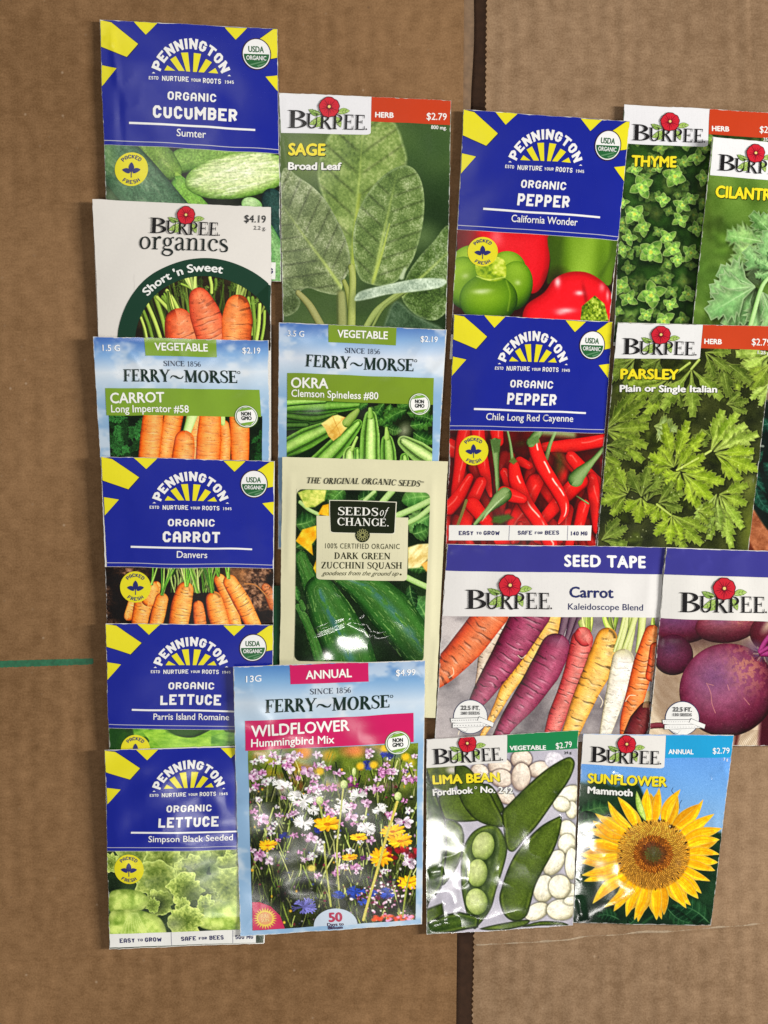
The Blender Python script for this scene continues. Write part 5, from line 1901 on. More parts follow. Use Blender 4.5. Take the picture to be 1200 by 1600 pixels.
    for p, w, c in (([(640, 725), (620, 900), (605, 1080), (615, 1270)], 4.5, (170, 172, 96)), ([(540, 1020), (545, 1120), (572, 1360)], 4.5, (160, 164, 84)), ([(930, 800), (880, 960), (825, 1160), (780, 1310), (745, 1440)], 7, (186, 176, 90)),
                    ([(515, 815), (530, 880)], 5, (150, 160, 90)), ([(770, 650), (755, 720)], 3, (110, 110, 60)), ([(980, 780), (940, 850)], 3, (60, 50, 30)), ([(1000, 1180), (975, 1290), (960, 1420)], 4, (140, 150, 70)), ([(700, 655), (702, 700)], 4, (150, 164, 90))):
        R.line(p, w, c)
    R.grain(9)
    R.contrast(1.08)


def paint_bell_peppers(R):
    R.fill(lambda X, Y: mix(np.array([30, 14, 12.]), np.array([70, 30, 24.]), fbm(X / 90, Y / 90, 3)))
    RD, RM, RH = (96, 6, 14), (206, 24, 36), (236, 70, 76)
    R.poly([(90, 800), (340, 800), (330, 960), (95, 940)], lambda X, Y, sd: mix(np.array([104, 10, 20.]), np.array([190, 26, 40.]), sstep(90, 300, X)), 4)

    def redbig(X, Y, sd):
        t = np.clip(-sd / 90, 0, 1)
        c = ramp(.25 + .6 * t, RD, RM, (222, 40, 50))
        g = np.exp(-((X - 330) / 40) ** 2 - ((Y - 850) / 60) ** 2)
        return mix(c, np.array([250, 170, 170.]), g * .45)
    R.poly([(210, 790), (480, 800), (630, 815), (652, 900), (648, 1030), (620, 1130), (560, 1195), (480, 1160), (330, 1000), (250, 920)], redbig, 2, smooth=5)
    GD, GM, GH = (40, 70, 10), (112, 148, 34), (178, 204, 84)
    R.poly([(655, 830), (900, 850), (1070, 870), (1040, 1060), (1010, 1150), (880, 1080), (740, 1080), (640, 1140), (655, 1000)],
           lambda X, Y, sd: ramp(np.clip(.12 + .88 * np.exp(-((X - 900 + (Y - 900) * .12) / 80) ** 2) * .7 + .45 * np.exp(-((X - 790) / 70) ** 2) + .3 * np.exp(-((X - 1010) / 40) ** 2), 0, 1), (50, 70, 20), (96, 128, 30), (156, 190, 70)), 3, smooth=4)
    R.tube([(1040, 880), (1020, 980), (960, 1090)], [10, 8, 8], (62, 86, 20), 10, .7)
    R.tube([(720, 850), (705, 960), (700, 1090)], [9, 9, 9], (58, 80, 22), 16, .7)
    R.ell(700, 1120, 60, 60, 0, (40, 26, 14), 30, .7)
    # red pepper lower right
    def lower(X, Y, sd):
        t = np.clip(-sd / 70, 0, 1)
        c = ramp(.2 + .7 * t, (120, 6, 18), RM, (226, 34, 46))
        for gx, gy, sx, sy, k in ((700, 1130, 18, 30, .9), (830, 1195, 26, 14, .9), (750, 1300, 50, 16, .8), (720, 1315, 30, 14, .5), (970, 1160, 18, 26, .5), (1005, 1210, 10, 30, .6)):
            c = mix(c, np.array([252, 206, 206.]), np.exp(-((X - gx) / sx) ** 2 - ((Y - gy) / sy) ** 2) * k)
        g = np.exp(-((X - 860 - (Y - 1180) * .2) / 14) ** 2) * sstep(1090, 1200, Y)
        return c * (1 - .25 * g)[..., None]
    R.poly([(490, 1340), (520, 1260), (620, 1190), (680, 1110), (770, 1068), (880, 1072), (980, 1130), (1030, 1200), (1050, 1300), (1040, 1420), (500, 1420)], lower, 2, smooth=5)
    R.poly([(845, 1275), (925, 1210), (985, 1260), (1012, 1360), (930, 1400), (836, 1365)],
           lambda X, Y, sd: ramp(np.clip(fbm(X / 16, Y / 16, 4) * 1.5 - .25, 0, 1), (48, 74, 14), (124, 150, 34), (196, 210, 100)), 2)
    # green bell pepper, lobes from back to front
    def lobe(lo, mid, hi, gl):
        def f(p, q, r):
            z = np.sqrt(np.clip(1 - r * r, 0, 1))
            c = ramp(np.clip(z * .7 - p * .12 - q * .32 + .06, 0, 1), lo, mid, hi)
            for gx, gy, sx, sy, k in gl:
                c = mix(c, np.array([240, 246, 214.]), np.exp(-((p - gx) / sx) ** 2 - ((q - gy) / sy) ** 2) * k)
            return c
        return f
    R.ell(180, 1000, 120, 100, -10, lobe(GD, (104, 142, 24), (176, 204, 74), []))
    R.ell(400, 1040, 110, 100, 20, lobe(GD, (104, 142, 24), (168, 198, 70), []))
    R.ell(440, 1150, 110, 150, 10, lobe((34, 62, 8), (98, 138, 24), (166, 198, 72), [(.15, -.15, .16, .1, .55)]))
    R.ell(140, 1130, 120, 160, -8, lobe((36, 66, 8), (100, 140, 24), (170, 202, 72), [(.1, -.25, .18, .1, .5), (-.5, -.5, .1, .25, .5)]))
    R.ell(285, 1230, 175, 150, 0, lobe((34, 62, 6), (92, 132, 20), (160, 194, 60), [(-.25, -.3, .28, .1, .75), (-.05, -.36, .2, .06, .4)]))
    R.ell(290, 1120, 110, 46, 0, (64, 100, 14), 40, .6)
    R.poly([(205, 1020), (270, 985), (340, 975), (385, 1005), (390, 1090), (350, 1118), (290, 1120), (225, 1095)],
           lambda X, Y, sd: ramp(np.clip(fbm(X / 36, Y / 30, 6) * 1.7 - .35, 0, 1), (96, 130, 20), (168, 190, 50), (214, 220, 110)), 2, smooth=3)
    R.line([(215, 1092), (290, 1114), (385, 1096)], 4, (206, 222, 120), .6)
    R.line([(392, 1120), (415, 1200), (400, 1300)], 4, (170, 200, 80), .4, 3)
    R.grain(4)


def chile(R, pts, rad, seed, hl=(-.3, .7), dark=1.0):
    def f(T, c, X, Y):
        z = np.sqrt(np.clip(1 - c * c, 0, 1))
        col = ramp(np.clip(z * .8 + c * hl[0] * .6 + .05, 0, 1), (74, 2, 6), (200, 20, 24), (232, 52, 42)) * dark
        g = np.exp(-((c - hl[0] - .12 * np.sin(T / 36)) / .11) ** 2) * sstep(.35, .6, vnoise(T / 42, 0 * T + seed, seed))
        return mix(col, np.array([255, 222, 206.]), g * hl[1])
    R.tube([(x + 9, y + 12) for x, y in pts], np.array(rad) * 1.06, (40, 4, 4), 26, .6)
    R.tube(pts, rad, f)


def paint_cayenne(R):
    R.fill(lambda X, Y: mix(np.array([56, 10, 8.]), np.array([120, 22, 16.]), fbm(X / 90, Y / 70, 3)))
    rr = np.random.RandomState(6)
    for k in range(46):
        x, y = rr.uniform(60, 1100), rr.uniform(800, 1520)
        a = rr.uniform(.6, 2.2)
        L = rr.uniform(300, 560)
        w = rr.uniform(26, 40)
        chile(R, [(x, y), (x + math.cos(a) * L * .5 + rr.uniform(-20, 20), y + math.sin(a) * L * .5), (x + math.cos(a) * L, y + math.sin(a) * L)], [w, w * .8, w * .25], k, (-.3, .25), rr.uniform(.45, .95))
    for k in range(18):
        R.ell(rr.uniform(80, 1080), rr.uniform(820, 1480), rr.uniform(16, 46), rr.uniform(16, 40), 0, (40, 14, 8), 24, .7)
    for k in range(6):
        R.ell(rr.uniform(100, 1050), rr.uniform(820, 1480), rr.uniform(14, 30), rr.uniform(14, 40), rr.uniform(0, 90), (56, 76, 26), 14, .7)
    R.blur(4)
    for p, r, s in (([(90, 900), (160, 920), (250, 900)], [60, 50, 40], 1), ([(190, 790), (170, 900), (130, 1200)], [44, 46, 30], 2), ([(270, 790), (280, 900), (300, 1000), (325, 1100), (352, 1210)], [44, 46, 42, 32, 10], 3), ([(90, 1290), (150, 1220), (220, 1090)], [46, 44, 26], 4),
                    ([(290, 1120), (230, 1260), (190, 1400)], [38, 42, 40], 5), ([(700, 900), (850, 890), (1090, 850)], [30, 44, 40], 6), ([(870, 960), (980, 1080), (1060, 1160)], [40, 50, 50], 7), ([(1000, 1100), (1030, 1280), (1050, 1420)], [40, 46, 40], 8),
                    ([(390, 800), (400, 860)], [44, 36], 9), ([(540, 990), (600, 1020)], [30, 26], 10), ([(640, 1120), (560, 1280), (500, 1390)], [56, 56, 44], 11), ([(240, 1270), (330, 1380)], [50, 40], 12), ([(560, 1390), (700, 1370), (760, 1400)], [40, 40, 30], 13),
                    ([(840, 1300), (820, 1440)], [46, 40], 14), ([(950, 1270), (910, 1450)], [40, 34], 15), ([(660, 1480), (760, 1500)], [40, 60], 16), ([(870, 1480), (860, 1540)], [30, 30], 17), ([(440, 1060), (470, 1120)], [30, 40], 18), ([(400, 1500), (520, 1490)], [24, 30], 19)):
        chile(R, p, r, s, (-.3, .3), .96)
    GB = round_body((34, 60, 22), (92, 122, 64), (160, 182, 126))
    R.tube([(400, 1190), (392, 1040), (385, 870)], [12, 14, 30], GB)
    R.poly([(350, 850), (420, 845), (410, 930), (375, 935)], (84, 112, 60), 3)
    R.tube([(770, 800), (735, 880), (710, 970)], [9, 12, 16], GB)
    R.tube([(790, 950), (800, 1010), (760, 1090)], [26, 30, 24], (62, 72, 30), 16, .8)
    R.tube([(890, 1200), (980, 1260)], [5, 5], GB)
    R.tube([(690, 800), (880, 815)], [22, 20], (150, 176, 120), 10, .8)
    R.tube([(200, 1240), (178, 1310), (145, 1400)], [9, 9, 9], (120, 110, 60))
    R.poly([(370, 1340), (470, 1325), (500, 1350), (420, 1390), (360, 1380)], (70, 96, 30), 6)
    # front pods
    chile(R, [(930, 1110), (840, 1200), (740, 1310), (660, 1400)], [56, 50, 42, 34], 21, (.35, .5))
    R.tube([(1080, 900), (1010, 980), (930, 1060), (900, 1100)], [11, 18, 42, 50], GB)
    chile(R, [(500, 1020), (512, 1100), (545, 1190), (585, 1270), (640, 1350), (690, 1430), (740, 1520)], [36, 48, 51, 48, 46, 46, 46], 22, (-.45, .8))
    chile(R, [(630, 865), (645, 930), (682, 1015), (735, 1100), (785, 1180), (820, 1255), (826, 1320), (792, 1384)], [40, 45, 46, 45, 43, 37, 26, 8], 23, (-.45, .95))
    R.tube([(665, 800), (640, 830), (612, 870)], [26, 28, 30], GB)
    R.poly([(590, 850), (660, 820), (668, 870), (600, 890)], (96, 128, 70), 4)
    R.tube([(462, 795), (480, 880), (492, 985)], [7, 8, 12], GB)
    R.poly([(470, 990), (500, 960), (525, 990), (500, 1010)], (96, 112, 50), 3)
    chile(R, [(440, 1190), (500, 1210), (560, 1230)], [44, 44, 30], 24, (-.2, .3))
    R.tube([(255, 1390), (340, 1300), (410, 1230), (445, 1200)], [10, 20, 44, 46], GB)
    for k in range(5):
        R.line([(300 + k * 6, 1370 - k * 12), (390 + k * 14, 1250 - k * 10)], 2.5, (180, 200, 150), .6)
    chile(R, [(545, 1390), (500, 1500)], [20, 20], 25, (-.3, .3), .8)
    R.grain(5)


def rosette(R, x, y, r, seed, c1=(84, 128, 54), c2=(146, 184, 84), core=(200, 204, 86), b=1.0):
    rr = np.random.RandomState(seed)
    rot = rr.uniform(0, 3.1)
    R.ell(x + r * .1, y + r * .15, r * .8, r * .8, 0, (16, 34, 12), r * .5 / R.aa, .6)
    for ring_, (k, L, w, br) in enumerate(((4, 1.0, .34, .85), (4, .62, .26, 1.05), (3, .32, .18, 1.2))):
        for j in range(k):
            a = rot + ring_ * .78 + 2 * math.pi * j / k + rr.uniform(-.25, .25)
            l2 = r * L * rr.uniform(.8, 1.1)
            leaf(R, (x, y), (x + math.cos(a) * l2, y + math.sin(a) * l2 * .95), r * w, np.array(c1) * br * b, np.array(c2) * br * b, np.array((150, 176, 96)) * b, rr.uniform(-.1, .1), .8, nv=0, vs=.25,
                 rim=np.array((190, 216, 140)) * b, seed=seed + j, vw=.12)
    R.ell(x, y, r * .12, r * .12, 0, np.array(core) * b, 3)


def paint_thyme(R):
    R.fill(lambda X, Y: mix(np.array([18, 36, 14.]), np.array([70, 110, 44.]), fbm(X / 70, Y / 70, 3)))
    rr = np.random.RandomState(12)
    for k in range(60):
        rosette(R, rr.uniform(30, 1220), rr.uniform(200, 1620), rr.uniform(40, 75), k, b=rr.uniform(.45, .8))
    R.blur(7)
    for k in range(110):
        rosette(R, rr.uniform(40, 1220), rr.uniform(200, 1600), rr.uniform(40, 66), k + 100, b=rr.uniform(.62, .9))
    R.blur(2)
    for k, (x, y, r) in enumerate(((180, 490, 56), (225, 615, 92), (450, 545, 100), (180, 800, 92), (235, 890, 70), (500, 740, 70), (490, 840, 66), (400, 965, 70), (290, 1060, 110), (440, 1040, 80), (560, 700, 60), (100, 1040, 60),
                                   (90, 1290, 84), (140, 1370, 70), (290, 1350, 110), (420, 1410, 60), (260, 1480, 60), (380, 1520, 80), (470, 1110, 60), (140, 960, 60), (560, 1060, 70), (540, 1340, 70), (330, 480, 50), (600, 420, 70), (640, 560, 60), (590, 900, 60), (370, 700, 60), (100, 720, 50))):
        rosette(R, x, y, r, k + 300, b=.92 + .12 * rr.rand())
    R.grain(5)


def toothed(base, tip, wid, seed, lobes=3, depth=.42, teeth=2):
    """deeply cut leaflet outline"""
    rr = np.random.RandomState(seed)
    b, t = np.array(base, float), np.array(tip, float)
    d = t - b
    L = np.linalg.norm(d)
    d /= L
    n = np.array([-d[1], d[0]])
    sides = []
    for sg in (1, -1):
        pts = []
        m = lobes * teeth
        for i in range(m):
            s0 = .30 + .70 * i / m
            s1 = .30 + .70 * (i + .7) / m
            env = lambda s: wid * min(1, max(0, s - .14) / .42) * (1 - max(0, s - .58) / .56)
            cut = depth if i % teeth == 0 else depth * .45
            pts.append((s0, env(s0) * (1 - cut) * rr.uniform(.85, 1.05)))
            pts.append((s1 + .05, env(s1) * rr.uniform(.95, 1.2)))
        sides.append([b + d * L * s + n * sg * w for s, w in pts])
    return np.array([b + n * wid * .04] + sides[0] + [t] + sides[1][::-1] + [b - n * wid * .04]), (b, d, n, L)


def cutleaf(R, base, tip, wid, c1, c2, vein, seed=1, lobes=3, depth=.42, teeth=2, soft=1.0, rim=None, op=1.0):
    out, (b, d, n, L) = toothed(base, tip, wid, seed, lobes, depth, teeth)
    c1, c2, vein = np.asarray(c1, float), np.asarray(c2, float), np.asarray(vein, float)

    def f(X, Y, sd):
        s_ = ((X - b[0]) * d[0] + (Y - b[1]) * d[1]) / L
        q = (X - b[0]) * n[0] + (Y - b[1]) * n[1]
        nn = fbm(X / (wid * .45), Y / (wid * .45), seed)
        t = np.clip(.5 + .32 * np.tanh(q / wid * 3) + (nn - .5) * 1.2, 0, 1)
        col = mix(c1, c2, t)
        ph = (s_ * lobes * 1.35 - np.abs(q) / wid * .8) % 1.0
        lv = np.abs(ph - .5) * 2
        col = col * (1 - .16 * (1 - lv) * np.clip(np.abs(q) / wid * 2, 0, 1))[..., None]
        fine = fbm(X / (wid * .12), Y / (wid * .12), seed + 9, 2)
        col = col * (.88 + .24 * fine)[..., None]
        col = mix(col, vein, np.exp(-(q / (wid * .03 + .6)) ** 2) * np.clip(1.1 - s_, 0, 1) * .55)
        if rim is not None:
            col = mix(col, np.asarray(rim, float), np.exp(-(sd / (wid * .05 + R.aa * .4)) ** 2) * .6)
        return col * (.86 + .2 * np.clip(-sd / (wid * .2), 0, 1))[..., None]
    R.poly(out + np.array([wid * .10, wid * .14]), np.array([16, 20, 10.]), max(soft, wid * .22 / R.aa), .5 * op)
    R.poly(out, f, soft, op)


def compound(R, base, ang, L, wid, c1, c2, vein, seed=1, spread=.75, soft=1.0, rim=None, n=3, depth=.42, stalk=None, op=1.0):
    rr = np.random.RandomState(seed)
    b = np.array(base, float)
    order = {3: (-1, 1, 0), 5: (-2, 2, -1, 1, 0), 1: (0,)}[n]
    for k in order:
        a = ang + k * spread * (1 if n == 3 else .62) + rr.uniform(-.08, .08)
        l2 = L * (1 if k == 0 else .9 if abs(k) == 1 else .72) * rr.uniform(.88, 1.08)
        t = b + np.array([math.cos(a), math.sin(a)]) * l2
        cutleaf(R, b, t, wid * .74, np.array(c1) * rr.uniform(.86, 1.06), np.array(c2) * rr.uniform(.92, 1.06), vein, seed * 7 + k + 3, 3, depth, 2, soft, rim, op)
    if stalk is not None:
        R.tube([tuple(b), ((b[0] + stalk[0]) / 2, (b[1] + stalk[1]) / 2), stalk], [wid * .05 + 3, wid * .06 + 3, wid * .07 + 3], round_body(np.array(c1) * .6, c2, vein), soft, op)


def paint_cilantro(R):
    R.fill(lambda X, Y: mix(np.array([66, 96, 34.]), np.array([140, 170, 84.]), fbm(X / 130, Y / 150, 3)))
    rr = np.random.RandomState(4)
    for k in range(40):
        x, y = rr.uniform(560, 1800), rr.uniform(540, 1860)
        compound(R, (x, y), rr.uniform(0, 6.3), rr.uniform(120, 260), rr.uniform(50, 90), np.array((70, 106, 36)) * rr.uniform(.5, 1.2), np.array((130, 166, 72)) * rr.uniform(.6, 1.2), (160, 184, 110), k, soft=14, op=.8)
    R.ell(660, 800, 60, 260, 10, (84, 104, 44), 60, .6)
    R.ell(640, 1230, 90, 160, 0, (84, 116, 50), 60, .7)
    R.ell(900, 930, 120, 50, 20, (54, 78, 30), 40, .7)
    R.ell(1010, 700, 60, 40, 0, (60, 84, 30), 30, .7)
    R.blur(13)
    c1, c2, v = (104, 150, 92), (152, 190, 128), (196, 216, 172)
    compound(R, (1130, 960), -2.3, 240, 120, (96, 140, 76), (140, 180, 112), v, 3, rim=(180, 206, 150))
    compound(R, (1060, 990), 2.6, 300, 150, (104, 150, 84), (156, 190, 120), v, 5, .7, 4, rim=(180, 206, 150))
    compound(R, (1120, 1240), -1.7, 330, 150, c1, c2, v, 6, .7, rim=(186, 212, 160))
    R.ell(1000, 1220, 70, 60, -40, (70, 84, 58), 10, .9)
    compound(R, (1140, 1180), -2.6, 170, 80, c1, c2, v, 9, .7)
    compound(R, (990, 1290), 2.65, 380, 190, c1, c2, v, 7, .66, rim=(196, 218, 170), n=5, depth=.34)
    compound(R, (1040, 1330), 1.2, 340, 150, c1, c2, v, 8, .6, rim=(196, 218, 170))
    R.ell(985, 1400, 16, 90, 18, (50, 64, 40), 8, .9)
    R.ell(1015, 1440, 14, 80, -4, (60, 74, 48), 8, .9)
    for k, (x, y, a) in enumerate(((1400, 900, -2), (1560, 1100, -1), (1400, 1350, 1), (1650, 1450, 2), (1300, 1650, 1.6), (1050, 1700, 2.2), (1640, 750, -2.4))):
        compound(R, (x, y), a, 320, 150, c1, c2, v, 20 + k, .66, rim=(190, 214, 164), n=5, depth=.34)
    R.tube([(1140, 1180), (1040, 1290), (960, 1560)], [12, 14, 16], round_body((96, 140, 70), (150, 190, 120), (190, 216, 160)))
    R.grain(4)


def paint_parsley(R):
    R.fill(lambda X, Y: mix(np.array([30, 36, 18.]), np.array([80, 86, 42.]), fbm(X / 80, Y / 80, 3)))
    rr = np.random.RandomState(14)
    for k in range(34):
        x, y = rr.uniform(60, 1160), rr.uniform(260, 1560)
        compound(R, (x, y), rr.uniform(0, 6.3), rr.uniform(90, 170), rr.uniform(46, 70), np.array((62, 76, 26)) * rr.uniform(.4, 1), np.array((110, 124, 50)) * rr.uniform(.4, 1), (130, 144, 80), k, soft=5)
    R.blur(8)
    R.ell(1040, 1130, 60, 60, 0, (130, 140, 66), 30, .8)
    R.ell(1060, 1400, 50, 160, 0, (140, 150, 60), 30, .6)
    v, rim = (190, 200, 124), (166, 182, 92)
    A = ((104, 118, 38), (160, 170, 70))
    Bc = ((120, 136, 34), (178, 188, 70))
    D = ((78, 90, 34), (132, 142, 66))
    for k, (b, a, L, w, c, sp, st) in enumerate((
            ((300, 300), 2.4, 240, 70, D, .5, None), ((470, 300), 2.6, 140, 60, D, .6, None), ((530, 430), 2.6, 330, 80, A, .45, (660, 330)), ((540, 450), 1.8, 200, 70, D, .6, None), ((1010, 300), 1.2, 230, 90, A, .6, None),
            ((1190, 260), 2.6, 260, 100, ((130, 146, 60), (190, 200, 110)), .5, None), ((1190, 330), 2.1, 220, 80, A, .5, None), ((1180, 460), 1.9, 170, 60, ((130, 146, 60), (196, 204, 116)), .5, None),
            ((860, 300), 1.35, 270, 90, D, .62, None), ((760, 260), .6, 200, 60, D, .6, None), ((670, 370), 1.5, 330, 90, ((104, 120, 44), (164, 174, 84)), .72, (720, 310)), ((900, 600), -.2, 150, 60, D, .6, None), ((740, 760), 1.3, 120, 60, D, .7, None),
            ((110, 760), -.62, 340, 80, ((84, 98, 32), (146, 156, 62)), .34, None), ((110, 765), .35, 330, 90, A, .42, None), ((100, 870), .5, 190, 60, D, .6, None), ((90, 930), 1.0, 160, 60, A, .6, None),
            ((90, 1150), -.2, 190, 80, A, .7, None), ((380, 1230), -1.5, 240, 80, D, .6, None), ((430, 740), .2, 150, 90, ((120, 132, 70), (190, 196, 140)), .5, None),
            ((800, 900), -.9, 330, 90, ((116, 134, 40), (184, 192, 96)), .36, (700, 960)), ((820, 905), -.35, 330, 90, ((124, 140, 50), (196, 202, 112)), .4, None), ((830, 920), .4, 290, 90, Bc, .4, None),
            ((560, 1010), -1.3, 340, 78, Bc, .5, None), ((560, 1010), 3.6, 190, 80, Bc, .5, None), ((580, 1030), -.5, 220, 80, Bc, .5, (720, 950)), ((600, 1040), 2.3, 160, 70, Bc, .6, None), ((620, 1050), .7, 290, 95, Bc, .5, None),
            ((260, 1180), -2.0, 190, 70, A, .6, None), ((250, 1190), 2.8, 180, 80, A, .6, None), ((345, 1210), 1.7, 170, 80, Bc, .8, None), ((345, 1200), -1.4, 210, 80, D, .55, None), ((460, 1240), -.3, 180, 70, D, .6, None), ((470, 1250), 1.9, 140, 60, Bc, .7, None),
            ((860, 1190), .3, 210, 80, A, .6, None), ((860, 1200), 1.35, 330, 80, ((120, 136, 50), (180, 190, 96)), .42, None), ((840, 1190), 1.9, 250, 70, ((124, 140, 60), (186, 196, 110)), .4, None), ((540, 1320), .8, 290, 80, A, .45, (450, 1250)), ((545, 1330), 1.7, 190, 70, Bc, .5, None),
            ((90, 1490), -.4, 200, 70, D, .5, None), ((720, 1300), .2, 120, 60, A, .6, None))):
        compound(R, b, a, L, w, np.array(c[0]) * np.array([.93, 1.0, .95]), np.array(c[1]) * np.array([.93, 1.0, .95]), v, k + 40, sp, 1.0, rim, 3, .4, st)
    for k in range(60):
        R.ell(rr.uniform(90, 1150), rr.uniform(560, 1500), 3, 3, 0, (232, 236, 190), 2, .6)
    R.grain(5)
def paint_rainbow_carrots(R):
    def slate(X, Y):
        n = fbm(X / 90, Y / 70, 3, 4)
        return mix(np.array([116, 112, 116.]), np.array([204, 200, 200.]), np.clip(n * 1.5 - .3 + .25 * sstep(500, 150, X), 0, 1))
    R.fill(slate)
    R.ell(230, 780, 240, 80, -50, (112, 108, 116), 80, .5)
    for x in (300, 520, 640, 760, 900):
        R.tube([(x + 300, 420), (x + 120, 700), (x - 30, 1000)], [40, 36, 30], (92, 86, 92), 50, .5)
    OR = ((104, 34, 12), (204, 78, 36), (236, 140, 92))
    PU = ((46, 8, 26), (116, 28, 66), (178, 92, 122))
    YE = ((120, 70, 10), (222, 160, 56), (248, 208, 126))
    RD = ((92, 18, 22), (188, 60, 62), (230, 140, 130))
    WH = ((126, 116, 84), (224, 220, 200), (246, 244, 234))

    def cb(c, s, ring_=13, k=.4, off=-.25, sh=.5):
        return carrot_body(*c, off, ring_, k, s, sh)
    R.tube([(420, 390), (340, 480), (285, 580), (258, 700), (235, 790)], [34, 34, 30, 18, 6], cb(((90, 70, 56), (190, 168, 146), (226, 212, 194)), 3))
    R.tube([(320, 380), (200, 540), (90, 660), (20, 720)], [84, 80, 66, 50], cb(OR, 4, 17))
    R.tube([(620, 390), (590, 500), (490, 640), (400, 760), (350, 860), (270, 1010)], [54, 54, 34, 34, 24, 12], cb(YE, 6, 15))
    R.tube([(520, 380), (440, 520), (340, 680), (270, 790), (230, 850)], [96, 86, 66, 50, 30], cb(PU, 5, 14))
    for k, (a, b) in enumerate((((690, 400), (660, 520)), ((730, 400), (700, 510)), ((770, 400), (720, 520)))):
        R.tube([a, b], [22, 14], round_body((40, 20, 34), (88, 62, 84), (150, 130, 140)))
    R.tube([(770, 430), (790, 480)], [16, 12], round_body((90, 110, 40), (160, 176, 90), (206, 214, 150)))
    R.tube([(640, 560), (580, 680), (480, 830), (400, 940), (340, 1040)], [76, 80, 64, 44, 26], cb(PU, 7, 15, .35))
    R.ell(655, 520, 40, 20, 10, (150, 120, 140), 20, .6)
    G = [(170, 190, 96), (130, 156, 66), (196, 210, 130)]
    carrot_tops(R, 805, 470, .02, -1, 6, 80, G, 3, 12)
    R.tube([(775, 520), (745, 640), (690, 800), (650, 900), (618, 1010)], [56, 52, 46, 46, 36], cb(RD, 8, 12))
    R.tube([(780, 495), (790, 510)], [44, 40], cb(RD, 8, 12))
    carrot_tops(R, 925, 465, -.02, -1, 7, 70, G, 4, 16)
    R.tube([(900, 510), (875, 620), (810, 760), (760, 880), (712, 1010)], [54, 74, 62, 54, 44], cb(YE, 9, 15, .45))
    for x0, x1, w in ((960, 1000, 16), (1010, 1030, 18), (1060, 1080, 18), (985, 1045, 14), (940, 990, 8)):
        R.tube([(x1, 390), ((x0 + x1) / 2 + 4, 480), (x0, 575)], [w * 1.2, w, w * .8], round_body((96, 116, 50), (186, 200, 120), (232, 238, 190)))
    R.tube([(985, 620), (965, 720), (930, 860), (890, 1010)], [56, 58, 46, 26], cb(WH, 10, 16, .14, -.2, .2))
    R.ell(985, 580, 48, 18, 5, (206, 206, 150), 14, .5)
    carrot_tops(R, 1140, 450, 0, -1, 4, 60, G, 6, 10)
    R.tube([(1130, 480), (1090, 640), (1050, 800), (1010, 930), (1000, 1010)], [38, 54, 50, 40, 30], cb(((120, 40, 10), (216, 100, 40), (242, 160, 96)), 11, 13, .4))
    R.tube([(1150, 560), (1130, 700)], [30, 30], cb(OR, 12))
    R.tube([(1110, 870), (1070, 940), (1030, 1020)], [40, 56, 50], cb(((34, 6, 14), (92, 20, 34), (130, 60, 60)), 13, 13))
    for k in range(4):
        R.line([(1090 + k * 8, 860), (1110 + k * 4, 780)], 3, (190, 170, 120), .7)
    R.C = R.C * np.array([.95, .93, .92])
    for p in ([(450, 595), (470, 610), (490, 595)], [(180, 990), (165, 960), (150, 1000)], [(860, 800), (880, 830), (870, 860)], [(1000, 830), (1020, 800), (1050, 800)], [(120, 660), (124, 690), (100, 710)]):
        R.line(p, 2, (236, 220, 190), .8)
    R.grain(5)


